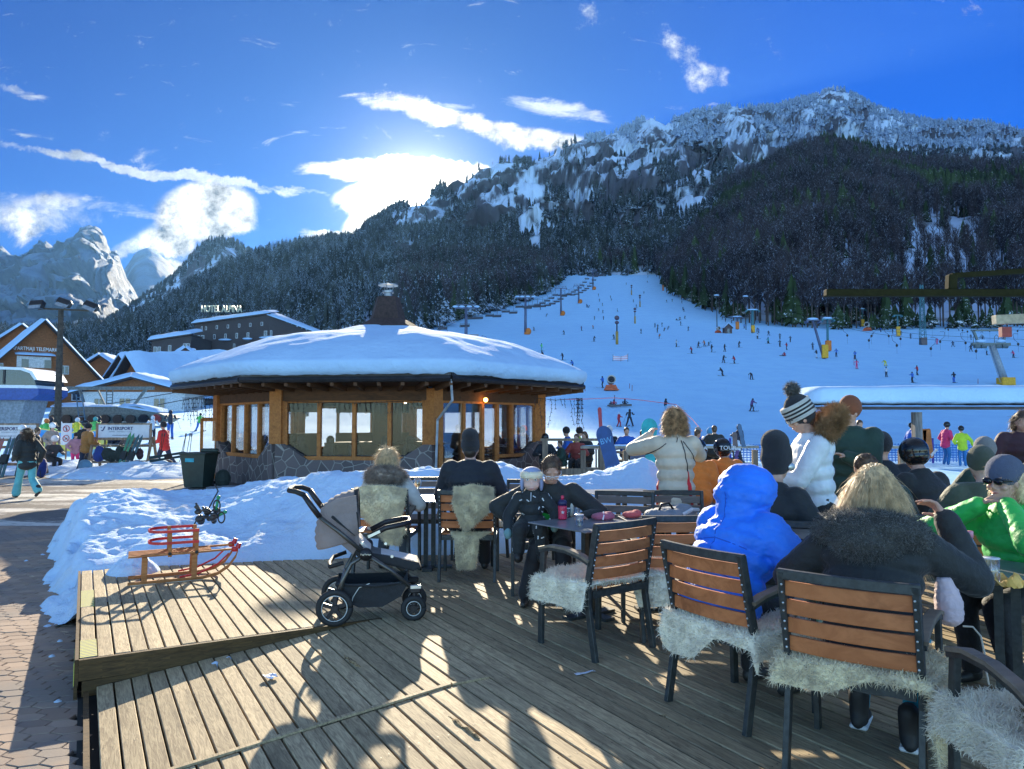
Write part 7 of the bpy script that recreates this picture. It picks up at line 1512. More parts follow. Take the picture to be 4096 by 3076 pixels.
f = Fig('tall man in brown cap and dark green jacket standing behind the white jacket',(3.34,7.3,0),(-.5,-.85),pelvis=(0,0,.97),lean=.08,hands=[(.02,.26,1.22),(.28,.12,.95)],H=1.0,shw=.21,elbow=(.8,-.3,-.8),hyaw=.6);f.body(fingers=True,vox=.008);f.face();f.jacket(J_GRN,1.28,.015,.007);f.trousers(T_BLK,vox=.018);f.boots(vox=.018);f.beanie(cloth('rust_cap',(.22,.07,.03),.9),1.1)
f = Fig('person in dark red brown jacket leaning down at the right edge',(6.15,9.0,0),(-.4,-.9),pelvis=(0,0,.93),lean=.35,hands=[(-.05,.35,.86),(.2,.30,.88)],H=1.0,elbow=(.7,-.3,-.6),hpitch=-.4);f.body(vox=.016);f.jacket(cloth('maroon_parka',(.06,.022,.03)),1.2,.017,.007);f.trousers(T_BLK,vox=.02);f.boots(vox=.02);f.hair(HR_BR,'bob',500,.06,vox=.018)
f = Fig('child in light blue knit hat in front of the leaning person',(6.0,8.55,0),(0,-1),pelvis=(0,0,.62),lean=.05,H=.80,hands=[(-.2,.2,.8),(.2,.2,.8)]);f.body(vox=.016);f.jacket(J_BGRN,1.1,.017);f.trousers(T_BLK,vox=.02);f.boots(vox=.02);f.beanie(cloth('sky_blue_knit',(.08,.32,.60),.9),1.1)
# orange kids with black helmets
for x,y,fc,lab,word in ((2.42,9.75,(.3,1),'child in orange jacket and black helmet bending down right of the beige jacket','ALPINA'),(2.95,9.9,(-.2,1),'second child in black helmet with teal and orange jacket','TOUR')):
    f = Fig(lab,(x,y,0),fc,pelvis=(0,0,.60),lean=.55,H=.98,hands=[(-.2,.3,.5),(.2,.3,.5)],feet=[(-.14,.1,.08),(.14,.1,.08)],hpitch=-.2);f.body(vox=.016,face=False);f.jacket(J_OR,1.15,.017,.006);f.trousers(T_BLK,1.1,vox=.02);f.boots(vox=.02);f.helmet(MATS['glossy_black'],1.08)
    tx = text_obj('helmet_lettering',word,.075,M_WHITE,f.o,.003,sx=1.15);tx.location = f.hd+Vector((0,-.175,.03));tx.rotation_euler = (R(-12),0,math.atan2(-fc[0],fc[1])*-1)
# ------------------------------------------------------------------ stroller
def build_stroller():
    f_ = Vector((.985,.17,0));o = empty('stroller',(-1.10,6.02,0),math.atan2(f_.y,f_.x),'grey brown stroller with black wheels, hood up, beside the fur collar woman','stroller')   # local +X is forward, +Y away from the camera
    MF = mat('brushed_graphite',(.12,.115,.105),.35,metal=.6);MT = mat('rubber_black',(.018,.018,.018),.7);MH = cloth('taupe_canopy',(.26,.205,.19),.85,.4,60);MC_ = cloth('black_canvas',(.02,.02,.022));MP = cloth('cream_padding',(.62,.58,.55));MR = mat('pale_rim',(.65,.65,.6),.4)
    def wheel(x,y,r,w_,nm='wheel'):
        q = MB();n = 28;q.tube([(x+math.cos(2*math.pi*k/n)*(r-.018),y,r+math.sin(2*math.pi*k/n)*(r-.018)) for k in range(n+1)],.020,8,flat=1.2);wo = q.build(nm,MT,o,True)
        q = MB();q.tube([(x+math.cos(2*math.pi*k/n)*(r-.040),y-w_*.5,r+math.sin(2*math.pi*k/n)*(r-.040)) for k in range(n+1)],.0032,5);q.build('rim',MR,wo)
        q = MB()
        for k in range(5):
            a = 2*math.pi*k/5+.3;q.beam((x,y,r),(x+math.cos(a)*(r-.035),y,r+math.sin(a)*(r-.035)),.02,.028)
        q.tube([(x,y-.03,r),(x,y+.03,r)],.028,12);q.build('spokes',M_GUT,wo)
    wheel(-.30,-.26,.135,.04);wheel(-.30,.26,.135,.04);wheel(.30,-.20,.095,.035);wheel(.32,.13,.095,.035)
    for y in (-.235,.235):
        q = MB();q.tube([(-.27,y,.24),(-.24,y,.34),(-.18,y,.46),(-.07,y,.53)],[.018,.017,.016,.016],8);q.tube([(-.07,y,.53),(.12,y,.40),(.30,y*.82,.24)],.016,8);q.build('frame_tube',MF,o,True)
        q = MB();q.tube([(-.07,y,.53),(-.28,y,.71),(-.42,y*.98,.82)],.017,8);q.build('push_tube',MF,o,True)
        q = MB();q.tube([(-.42,y*.98,.82),(-.48,y*.96,.90),(-.54,y*.94,.99)],.022,8);q.build('handle_joint',M_GUT,o,True)
        q = MB();q.tube([(-.07,y-.022,.53),(-.07,y+.022,.53)],.048,18);q.build('hub_cover',M_GUT,o,True)
        q = MB();q.box((.31,y*.8,.235),(.09,.05,.05),bev=.01);q.tube([(.31,y*.8,.23),(.305,y*.8,.10)],.022,8);q.build('fork',M_GUT,o)
    q = MB();q.box((.315,-.215,.262),(.085,.03,.028),bev=.004);q.build('fork_badge',M_RIV,o)
    q = MB();q.tube([(-.54,-.22,.99),(-.60,-.20,1.015),(-.66,-.14,1.02),(-.67,0,1.02),(-.66,.14,1.02),(-.60,.20,1.015),(-.54,.22,.99)],.020,10);q.build('handle',MT,o,True)
    q = MB();q.tube([(-.30,-.26,.135),(-.30,.26,.135)],.012,6);q.tube([(-.25,-.235,.33),(-.25,.235,.33)],.012,6);q.build('axle',M_GUT,o)
    # basket
    q = MB();pr = [(-.30,.30),(-.26,.19),(-.12,.115),(.06,.115),(.20,.19),(.26,.30)]
    V = []
    for y in (-.20,.20):
        for (x,z) in pr:V.append((x,y,z))
    q.add(V,[(i,i+1,7+i,6+i) for i in range(5)]+[(5,4,3,2,1,0),(6,7,8,9,10,11)]);q.tube([(-.30,-.2,.30),(0,-.22,.28),(.26,-.2,.30)],.010,6);q.tube([(-.30,.2,.30),(0,.22,.28),(.26,.2,.30)],.010,6);q.build('basket',MC_,o)
    q = MB();q.tube([(-.18,-.205,.13),(-.165,-.208,.20),(-.12,-.21,.27),(-.04,-.212,.30)],.004,5);q.build('reflective_piping',MR,o)
    # seat: shell, padding, footrest
    q = MB();q.prism([(-.36,.84),(-.30,.80),(-.06,.53),(.10,.50),(.34,.44),(.36,.40),(.30,.37),(.05,.44),(-.12,.48),(-.40,.80)],-.165,.165,'y');sh = remesh(q,'seat_shell',MC_,o,.010,3)
    q = MB();q.prism([(-.30,.83),(-.03,.545),(-.06,.52),(-.34,.80)],-.13,.13,'y');q.prism([(.04,.515),(.30,.455),(.33,.43),(.05,.49)],-.14,.14,'y');remesh(q,'seat_padding',MP,o,.009,3)
    q = MB();q.tube([(-.04,-.17,.66),(.08,-.175,.72),(.22,-.165,.745),(.27,-.10,.75),(.27,.10,.75),(.22,.165,.745),(.08,.175,.72),(-.04,.17,.66)],.017,10,flat=1.3);q.build('bumper_bar',M_GUT,o,True)
    q = MB();q.box((.05,-.178,.70),(.10,.006,.022),M=Matrix.Translation((-.01,-.19,.675)) @ Matrix.Rotation(R(-24),4,'Y'));q.build('buckle_plate',M_RIV,o)
    # canopy: folding hood of overlapping ribs
    def can(a0,a1,r0,r1,nm,m,sw=1.0):
        V = [];nu,nv = 16,18;cx,cz = -.12,.64
        for i in range(nu):
            a = a0+(a1-a0)*i/(nu-1);r = (r0+(r1-r0)*i/(nu-1))*(1+.018*math.sin(i*2.2))
            for j in range(nv):
                b = -math.pi/2+math.pi*j/(nv-1);V.append((cx+math.cos(a)*r*max(.02,math.cos(b))**.55,math.sin(b)*.185*sw,cz+math.sin(a)*r*max(.02,math.cos(b))**.55))
        F = [(i*nv+j,i*nv+j+1,(i+1)*nv+j+1,(i+1)*nv+j) for i in range(nu-1) for j in range(nv-1)];g = npmesh(nm,np.array(V),np.array(F),m,parent=o,smooth=True);s_ = g.modifiers.new('s','SOLIDIFY');s_.thickness = .008;return g
    can(R(196),R(138),.34,.36,'canopy_back',MH,.98);can(R(140),R(96),.375,.36,'canopy',MH,1.02);can(R(141.5),R(138.5),.385,.385,'canopy_seam',MC_,1.05);can(R(97),R(93),.372,.372,'canopy_rim',MC_,1.04)
    q = MB();V = [(-.42,-.165,.74),(-.17,-.175,.52),(-.12,-.185,.60),(-.15,-.19,.98),(-.30,-.17,.95),(-.42,-.165,.88)];q.add(V,[(0,1,2,3,4,5)]);g = q.build('canopy_side',MH,o);s_ = g.modifiers.new('s','SOLIDIFY');s_.thickness = .006
    for x,z in ((-.10,.61),(.08,.60),(.13,.50)):q = MB();q.tube([(x,-.198,z),(x,-.188,z)],.012,12);q.build('snap',M_RIV,o)
    q = MB();q.tube([(-.24,-.24,.47),(-.34,-.22,.44),(-.36,0,.43),(-.34,.22,.44),(-.24,.24,.47)],.016,8);q.build('cross_bar',MT,o,True)
    # badge on the hub: pale lettering
    t_ = text_obj('badge_lettering','Peg Perego',.018,M_RIV,o,.001);t_.location = (-.07,-.262,.532)
build_stroller()
# ------------------------------------------------------------------ wooden sled
def build_sled():
    a,b = at(146,573,7.5),at(240,566,7.9);d_ = Vector((b.x-a.x,b.y-a.y,0));rz = math.atan2(d_.y,d_.x)
    o = empty('wooden_sled',(-3.72,7.25,0),rz,'wooden toboggan with red backrest hoops on the platform by the snow bank','sled')
    MW = woodmat('sled_beech',(.50,.20,.065),(.34,.12,.035),dirv=(d_.x,d_.y),grain=30,rnd=.15);MRD = mat('sled_red',(.62,.02,.02),.35)
    for y in (-.165,.165):
        q = MB();q.add(*postgeo([(0,y,.012),(.35,y,.014),(.66,y,.018),(.80,y,.045),(.90,y,.11),(.965,y,.20),(.985,y,.265)],.030,.030,up=(0,0,1)));q.build('runner',MW,o)
        q = MB();q.add(*postgeo([(.02,y*1.02,-.002),(.66,y*1.02,.0)],.028,.006,up=(0,0,1)));q.build('runner_steel',M_RIV,o)
        q = MB();q.tube([(.45,y,.04),(.62,y,.06),(.80,y,.14),(.90,y*.99,.235)],.009,6);q.build('red_brace',MRD,o)
        q = MB();q.box((.955,y,.272),(.06,.045,.05),bev=.012);q.tube([(.98,y,.28),(1.0,y,.33)],[.026,.02],8);q.build('red_cap',MRD,o,50)
        for x in (.14,.58):q = MB();q.add(*postgeo([(x,y*1.02,.02),(x+.005,y*.86,.235)],.05,.03));q.build('upright',MW,o)
    for x in (.14,.58):q = MB();q.box((x,0,.235),(.045,.36,.03));q.build('cross_beam',MW,o)
    for k in range(5):q = MB();y = -.15+.075*k;q.add(*postgeo([(0,y,.262),(.45,y,.264),(.74 if 0 < k < 4 else .96,y,.272)],.034,.018,up=(0,0,1)));q.build('slat',MW,o)
    # backrest: two uprights on each side and two bent hoops open to the front
    for y in (-.16,.16):
        for x in (.36,.60):q = MB();q.beam((x,y,.24),(x,y,.50),.024,.034);q.build('back_post',MW,o)
    for z in (.375,.485):
        q = MB();pts = [(.62,-.178,z),(.36,-.178,z)]+[(.31-.14*math.sin(t_),-.178*math.cos(t_),z) for t_ in [k*math.pi/8 for k in range(9)]]+[(.36,.178,z),(.62,.178,z)];q.add(*postgeo(pts,.010,.026,up=(0,0,1)));q.build('hoop',MRD,o)
    for x in (.36,.60):q = MB();q.tube([(x,-.182,.272),(x,-.176,.272)],.016,12);q.build('bolt',MT_ := mat('rubber_black',(.018,.018,.018),.7),o)
build_sled()
# ski poles and gloves bundle on the bank
o = empty('ski_pole_bundle',(-3.42,8.42,.45),0,'black gloves and green gripped ski poles stuck in the snow behind the sled','ski poles');MGN = mat('green_grip',(.02,.30,.12),.5);q = MB();rs = random.Random(4)
for k in range(16):q.ball((rs.uniform(-.13,.10),rs.uniform(-.05,.05),rs.uniform(-.02,.12)),(rs.uniform(.02,.055),rs.uniform(.02,.045),rs.uniform(.018,.045)),8)
for k in range(5):a = Vector((rs.uniform(-.1,.08),0,.08));q.tube([a,a+Vector((rs.uniform(-.08,.08),-.02,rs.uniform(.06,.12)))],[.018,.012],6)
remesh(q,'gloves',cloth('black_glove',(.015,.018,.02),.4),o,.007,1,.004,.03)
for x,z,tl in ((.10,.20,.3),(.155,.07,1.25)):
    q = MB();p_ = Vector((x,-.02,z));dv = Vector((math.sin(tl)*.6,0,math.cos(tl)));q.tube([p_-dv*.10,p_+dv*.05],[.013,.017],8);q.ball(p_+dv*.055,(.024,.024,.022),10);q.build('grip',MGN,o,True)
    q = MB();q.tube([p_+Vector((.038*math.sin(t_)*(1 if t_ < 3.1 else 1),-.02,-.01+.062*math.cos(t_)-.03)) for t_ in [k*math.pi/7 for k in range(15)]],.0045,5,flat=2.0);q.build('strap',M_WIRE,o)
q = MB();q.tube([(-.02,0,.1),(.10,-.01,.32),(.06,-.01,.40)],.008,6);q.tube([(-.12,.02,.05),(-.2,.03,-.1)],.008,6);q.build('shaft',M_WIRE,o)
# ------------------------------------------------------------------ things on the tables
def cup(loc,r,h,label,fill=0.0,name='plastic_cup',cat='cup',fm=None,taper=.82,group='clear plastic cups on the tables'):
    o = empty(name,loc,0,label,cat,group);q = MB();q.lathe([(r*taper,.0),(r,h),(r*.94,h),(r*taper*.93,.004)],n=18);q.build('wall',M_CLEAR,o,True);q = MB();q.lathe([(r,h-.004),(r*1.04,h),(r,h+.002)],n=18);q.build('rim',mat('cup_rim',(.8,.82,.85),.2),o,True)
    if fill:q = MB();q.lathe([(r*taper*.92,.005),(r*(taper+(1-taper)*fill)*.93,h*fill)],n=18);q.build('drink',fm or glassmat('water',(.90,.95,.97),.02),o,True)
    return o
def on_t(px,py,z=.741):return onz(px,py,z)
def put(p,z=.741):return Vector((p.x,p.y,z))
cup(put(on_t(577,513)),.036,.115,'tall clear plastic cup behind the pink bottle',.25);cup(put(on_t(567.5,517)),.028,.075,'small plastic cup between the pink bottle and the tall cup',.5);cup(put(on_t(591.5,513)),.036,.105,'clear plastic cup right of the tall cup',0);cup(put(on_t(579.5,525.5)),.034,.085,'nearest short plastic cup on the toddler table',.35)
o = empty('drink_bottle',put(on_t(562.5,519)),0,'pink water bottle with navy lid on the toddler table','bottle');MPK = mat('pink_bottle',(.80,.05,.12),.25,trans=.2)
q = MB();q.lathe([(.036,0),(.038,.01),(.035,.05),(.038,.09),(.037,.115)],n=20);q.build('body',MPK,o,True);q = MB();q.lathe([(.039,.113),(.039,.14),(.028,.158),(.014,.162)],n=20);q.build('lid',mat('navy_lid',(.02,.02,.09),.3),o,True);q = MB();q.lathe([(.012,.16),(.014,.18),(.010,.196)],n=14);q.build('spout',MPK,o,True)
q = MB();st5 = [(math.sin(k*math.pi/5)*(.016 if k % 2 == 0 else .008),math.cos(k*math.pi/5)*(.016 if k % 2 == 0 else .008)+.06) for k in range(10)];q.prism(st5,-.0405,-.036,'y');q.build('star_print',mat('silver_print',(.6,.55,.6),.3),o)
for px,py,s_,lb in ((588+.0,519,1.0,'pink knit hat with white stripe on the table by the cups'),(617,517,.85,'crumpled coral hat beside the backpack')):
    p = put(on_t(px+15,py));o = empty('knit_hat',p,0,lb,'hat');q = MB();q.ball((0,0,.02),(.10*s_,.07*s_,.035*s_),14);q.ball((.05*s_,.02,.03),(.05*s_,.05,.03),10);remesh(q,'hat',cloth('pink_knit' if s_ == 1 else 'coral_knit',(.45,.12,.18) if s_ == 1 else (.65,.12,.12),.9),o,.008,2,.006,.03)
    if s_ == 1:q = MB();q.tube([(-.01,-.072,.0),(.0,-.06,.035),(.005,0,.058),(.01,.06,.04)],.007,5);q.build('stripe',M_WHITE,o)
o = empty('backpack',(1.30,6.15,.742),.2,'grey backpack lying on the table behind the brown chairs','backpack');q = MB();q.ball((0,0,.05),(.22,.14,.055),16);q.ball((.12,0,.07),(.10,.11,.06),14);q.ball((-.12,-.02,.05),(.10,.1,.045),12);remesh(q,'bag',cloth('grey_bag',(.20,.23,.27)),o,.010,2,.012,.06)
q = MB();q.tube([(-.12,-.06,.08),(-.10,-.07,.14),(-.04,-.08,.15),(.0,-.07,.10)],.010,6);q.build('strap',M_GUT,o,True);q = MB();q.tube([(.06,-.13,.06),(.14,-.13,.10),(.22,-.08,.09)],.010,6,flat=1.6);q.build('pale_trim',mat('pale_strap',(.5,.55,.6),.6),o)
o = empty('wine_glass',(-1.00,7.86,.742),0,'wine glass with ice and an orange slice on the couple table','glass');q = MB();q.lathe([(.034,0),(.032,.004),(.005,.010),(.004,.085),(.018,.10),(.042,.145),(.043,.165),(.034,.215),(.032,.215),(.040,.165),(.038,.145),(.014,.104),(.001,.10)],n=20);q.build('bowl',M_CLEAR,o,True)
q = MB();q.lathe([(.012,.106),(.037,.145),(.038,.165),(.037,.170),(.001,.170)],n=18);q.build('drink',glassmat('pale_spritz',(.95,.85,.55),.12),o,True);q = MB();q.tube([(-.020,-.012,.140),(-.020,-.017,.141)],.022,14);q.build('orange_slice',mat('orange_slice',(.9,.35,.02),.4,emit=0),o);q = MB();q.tube([(.0,0,.11),(-.02,0,.24)],.0025,5);q.build('straw',M_GUT,o)
# right table: bottles, glass, food
for px,py,hh,capm,lb in ((971,586,.27,mat('pink_cap',(.75,.30,.38),.4),'large clear water bottle with pink cap at the right edge'),(950,572,.26,mat('pale_cap',(.62,.66,.68),.4),'water bottle with white cap behind the pink capped one')):
    o = empty('water_bottle',put(on_t(px,py)),0,lb,'bottle');q = MB();k = hh/.27;q.lathe([(.036,0),(.040,.008),(.039,.05),(.041,.055),(.040,.10),(.042,.105),(.040,.165),(.028,.205),(.014,.235),(.0135,.25)],n=22);q.build('bottle',glassmat('bottle_plastic',(.90,.93,.96),.16,.08),o,True);q = MB();q.lathe([(.0175,.238),(.0175,.268),(.015,.27)],n=18);q.build('cap',capm,o,True)
    q = MB();q.lathe([(.0375,.004),(.0385,.075)],n=20);q.build('water',glassmat('water',(.90,.95,.97),.02),o,True)
o = cup(put(on_t(991,584)),.042,.13,'clear glass tumbler full of crossed ice sticks beside the water bottle',0,'glass_tumbler','glass',taper=.95,group=None);q = MB();rs = random.Random(2)
for k in range(34):a = Vector((rs.uniform(-.028,.028),rs.uniform(-.028,.028),rs.uniform(.01,.085)));q.beam(a,a+Vector((rs.uniform(-.02,.02),rs.uniform(-.02,.02),rs.uniform(-.02,.03))),.005,.005)
q.build('ice',mat('ice_bits',(.75,.8,.85),.2),o)
o = tag(MB().box((0,0,.012),(.055,.085,.022),bev=.003).build('cigarette_box',M_WHITE),'small white box lying at the near corner of the right table','box');o.location = put(on_t(968,591));o.rotation_euler = (0,0,R(60))
MK = mat('kraft_card',(.42,.28,.13),.8);o = empty('food_box',(2.86,3.98,.742),R(-30),'open kraft cardboard food box on the right table','food box');q = MB();q.box((0,0,.02),(.20,.16,.04));q.build('tray',MK,o);q = MB();q.box(None,(.20,.006,.17),M=Matrix.Translation((0,.085,.115)) @ Matrix.Rotation(R(-14),4,'X'));q.build('lid',MK,o);q = MB();q.ball((-.04,-.02,.05),(.06,.05,.03),10);q.ball((.05,.0,.045),(.05,.05,.025),10);q.build('food',mat('fried_food',(.45,.16,.04),.6,var=.5,scale=40),o,True)
def crumple(name,loc,sx,sy,h,m,label,cat,seed,rz=0,n=12):
    V = []
    for i in range(n):
        for j in range(n):u,v = i/(n-1)-.5,j/(n-1)-.5;V.append((u*sx+fnoise(i,j,.6,seed)*.012,v*sy+fnoise(i,j,.6,seed+2)*.012,h*(.4+fnoise(i,j,.33,seed+5)*1.2+abs(u*v)*1.2)))
    a = np.arange(n*n).reshape(n,n);F = np.stack([a[:-1,:-1],a[:-1,1:],a[1:,1:],a[1:,:-1]],-1).reshape(-1,4);o = npmesh(name,V,F,m);o.location = loc;o.rotation_euler = (0,0,rz);s_ = o.modifiers.new('s','SOLIDIFY');s_.thickness = .0012;return tag(o,label,cat)
crumple('paper_bag',put(on_t(1006,584)),.20,.17,.05,mat('yellow_paper',(.80,.48,.12),.7),'crumpled orange yellow paper napkin on the right table','paper',3,.5);crumple('paper_scrap',Vector((0.45,4.65,.004)),.14,.03,.004,mat('white_paper',(.7,.72,.8),.7),'white paper strip lying on the deck under the empty chair','paper',4,.5,8);crumple('paper_scrap',st(.75,1.06,-.07),.07,.09,.012,MATS['white_paper'],'torn white paper scrap on the ramp boards','paper',5,.8,8)
# drawstring bag hanging on the blond woman's chair arm
o = empty('drawstring_bag',(2.04,3.52,0),0,'pale pink drawstring bag hanging on the arm of the nearest chair','bag');q = MB();q.tube([(-.01,0,.82),(0,0,.76),(.01,0,.69),(.01,0,.63),(.01,0,.60)],[.03,.048,.062,.058,.03],12);remesh(q,'bag',cloth('pale_pink_cloth',(.62,.48,.50)),o,.008,2,.008,.04)
q = MB();q.tube([(.06,-.02,.60),(.10,-.03,.60),(.13,-.04,.56),(.145,-.04,.48),(.15,-.04,.40),(.16,-.04,.34)],.0045,6);q.build('cord',mat('cord_grey',(.55,.50,.42),.8),o)
# ski helmets and goggles on the middle table
def helm_table(x,y,z,m,label,rz):
    o = empty('ski_helmet',(x,y,z),rz,label,'ski helmet');q = MB();q.ball((0,0,.085),(.115,.135,.10),20);q.ball((0,-.03,.05),(.108,.10,.05),16);remesh(q,'shell',m,o,.007,3);q = MB();q.tube([(.10*math.sin(a),.13*math.cos(a),.05+.01*math.cos(a*3)) for a in [(-1.2+2.4*k/10) for k in range(11)]],.016,8);q.build('goggle_frame',M_WHITE,o,True);q = MB();q.ball((0,.12,.06),(.075,.03,.032),14);q.build('goggle_lens',mat('amber_lens',(.25,.06,.03),.1,spec=.8),o,True)
helm_table(2.30,6.60,.742,mat('blue_helmet',(.02,.12,.32),.3),'dark blue ski helmet with goggles on the middle table',2.6);helm_table(2.50,6.48,.742,MATS['glossy_black'],'black ski helmet with white framed goggles on the middle table',3.3);helm_table(3.05,6.55,.80,mat('white_helmet',(.6,.62,.64),.35),'white ski helmet with blue goggles beside the white jacket',1.2)
cup(Vector((2.02,6.62,.742)),.036,.11,'plastic cup next to the blue ski helmet',.4);o = empty('drink_can',(1.92,6.55,.742),0,'turquoise drink can on the middle table','can');q = MB();q.lathe([(.026,0),(.032,.008),(.032,.112),(.026,.122)],n=18);q.build('can',mat('can_teal',(.05,.40,.38),.3,metal=.3),o,True);q = MB();q.lathe([(.027,.122),(.025,.120),(.001,.120)],n=18);q.build('lid',M_RIV,o)
for x,y in ((5.15,6.55),(5.38,6.6)):cup(Vector((x,y,.742)),.036,.10,'plastic cup with dark drink on the far right table, '+('left' if x < 5.2 else 'right')+' one of two',.6,fm=mat('cola',(.03,.012,.01),.2))
# ------------------------------------------------------------------ second terrace with its guests
te = MB();te.box((5.2,23.6,-.16),(12.5,6.2,.18));tag(te.build('rear_terrace',M_DECK),'far terrace floor','terrace',kind='structure')
M_TIM = mat('grey_brown_timber',(.22,.155,.11),.8,var=.3,stretch=(1,1,.15),scale=14);M_TIML = mat('sunlit_timber',(.34,.29,.24),.8,var=.25)  # rails get a paler copy of the timber, sunlight put into its colour
def railing(x0,x1,y,label,posts,h=.95,mid=True):
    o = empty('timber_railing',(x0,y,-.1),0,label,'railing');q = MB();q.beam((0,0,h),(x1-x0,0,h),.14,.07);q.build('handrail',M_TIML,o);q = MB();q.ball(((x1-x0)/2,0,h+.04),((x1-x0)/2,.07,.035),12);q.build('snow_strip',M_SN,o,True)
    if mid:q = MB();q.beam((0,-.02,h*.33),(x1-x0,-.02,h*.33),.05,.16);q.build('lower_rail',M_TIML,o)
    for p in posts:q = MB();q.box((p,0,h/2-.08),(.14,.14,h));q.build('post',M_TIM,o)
railing(1.9,4.6,20.6,'timber railing with snow on its handrail right of the pavilion',(0.07,1.25,2.6));railing(4.7,6.9,20.8,'timber railing section behind the snowboards',(.1,1.3,2.1));railing(7.0,10.9,20.6,'timber railing behind the orange children',(.1,2.2,3.8))
o = empty('timber_gate',(.9,20.2,-.1),0,'tall brown timber frame beside the pavilion corner','timber frame');
for p in (0,1.55):q = MB();q.box((p,0,.55),(.15,.12,1.2));q.build('post',M_TIM,o)
q = MB();q.box((.775,0,1.17),(1.8,.14,.07));q.build('top_board',M_TIM,o);q = MB();q.box((.775,.02,.30),(1.4,.05,.18));q.build('lower_board',M_TIM,o)
for i,(x,y) in enumerate(((1.9,22.2),(3.0,21.6),(4.6,22.4),(6.4,22.6),(8.3,22.4),(10.0,22.6))):chair(x,y,(random.choice((-1,1)),.3),('dark chair on the far terrace, '+('first','second','third','fourth','fifth','sixth')[i]+' from the pavilion'),'g','chairs on the far terrace')
for i,(x,y) in enumerate(((2.6,22.6),(4.4,23.2),(6.2,21.8),(8.6,23.2))):table(x,y,0,'dark table on the far terrace, '+('nearest the pavilion','second from the pavilion','behind the snowboards','behind the orange children')[i])
FT = 'guests on the far terrace'
def far_p(px,d,label,jm,sit=True,head='hair',hm=None,face=(0,-1),lean=.15,H=1.0,z0=-.07,**k):
    u,v = uv(px,430);x = u*d
    if sit:f = Fig(label,(x,d,z0),face,pelvis=(0,0,.56),lean=lean,hands=[(-.2,.36,.76),(.2,.36,.76)],feet=[(-.13,.38,.08),(.13,.38,.08)],elbow=(.7,-.2,-.7),H=H,group=FT,hpitch=k.get('hp',-.15))
    else:f = Fig(label,(x,d,z0),face,pelvis=(0,0,.95),lean=lean,hands=k.get('hands') or [(-.24,.18,.95),(.24,.2,1.0)],feet=k.get('feet'),elbow=(.6,-.4,-.8),H=H,group=k.get('group',FT),hpitch=k.get('hp',-.1))
    V_ = .026;f.body(vox=.022,face=False);f.jacket(jm,k.get('puff',1.12),V_,0,hood=k.get('hood',0),sm=2);f.trousers(k.get('tm',T_BLK),vox=V_,disp=0)
    if head == 'hair':f.hair(hm or HR_BR,'short',0,vox=.02)
    elif head == 'bob':f.hair(hm or HR_BL,'bob',0,vox=.02)
    elif head == 'beanie':f.beanie(hm or M_KNITD,1.1,vox=.02)
    elif head == 'helmet':f.beanie(hm or MATS['glossy_black'],1.28,h=.10,vox=.02,name='helmet')
    return f
NV = J_NAVY;LIME = cloth('lime_jacket',(.50,.70,.03));RED2 = cloth('dull_red_jacket',(.30,.05,.04));BLJ = cloth('blue_jacket',(.02,.12,.50));PNK = cloth('hot_pink_jacket',(.75,.04,.18));LBJ = cloth('pale_blue_jacket',(.35,.50,.65));BLT = cloth('blue_ski_trousers',(.02,.16,.42))
far_p(545,21.4,'guest with dark hair low behind the timber frame',NV,H=.92,head='helmet');far_p(563,21.2,'child in dark green jacket seated by the railing',J_GRN,H=.82,face=(-1,-.2));far_p(570,23.2,'guest in dark bobble hat and blue patterned jacket',BLJ,H=1.06,face=(-1,0),head='beanie');far_p(576,24.0,'guest in lime jacket and dark cap',LIME,H=1.05,face=(1,.2),head='beanie');far_p(577.5,21.4,'guest in dull red jacket leaning on the railing',RED2,H=.95,face=(-.4,-1));far_p(587,21.6,'guest with curly hair and dark coat at the railing',J_BLK,H=1.0,face=(-.7,-.6),head='bob',hm=HR_BR)
far_p(609,24.2,'guest in white knit hat and navy jacket left of the snowboards',NV,H=1.08,head='beanie',hm=cloth('white_hat2',(.6,.6,.62)));far_p(626,23.6,'guest in blue and orange jacket behind the blue snowboard',BLJ,H=1.08);far_p(633,22.0,'man in black leaning over his table between the snowboards',J_BLK,H=1.08,face=(1,-.1),lean=.5,puff=1.25);far_p(645,24.0,'guest with red hat top behind the teal snowboard',J_BLK,H=1.08,head='beanie',hm=cloth('red_knit',(.6,.05,.06)))
far_p(691,22.2,'guest in navy ski jacket right of the beige jacket',NV,H=1.05,face=(1,0),lean=.3);far_p(697,24.0,'guest in bobble hat behind the black helmets',BLJ,H=1.05,head='beanie',hm=cloth('grey_rib_knit',(.28,.27,.26),.9));far_p(709,23.5,'guest in light blue hat and maroon jacket',cloth('maroon_parka',(.06,.022,.03)),H=1.04,head='beanie',hm=cloth('sky_blue_knit',(.08,.32,.60),.9));far_p(704,22.4,'child in white helmet at the far terrace table',LBJ,H=.85,head='helmet',hm=M_WHITE);far_p(715,21.6,'man in black coat standing tall behind the railing',J_BLK,H=1.0,sit=True,z0=.1,face=(.1,1),puff=1.3)
far_p(858,20.5,'man in dark jacket standing beyond the tall man in the green jacket',cloth('dark_brown_jacket',(.05,.03,.03)),sit=False,H=1.04,z0=-.2,face=(0,-1));
GN = 'skiers standing behind the net'
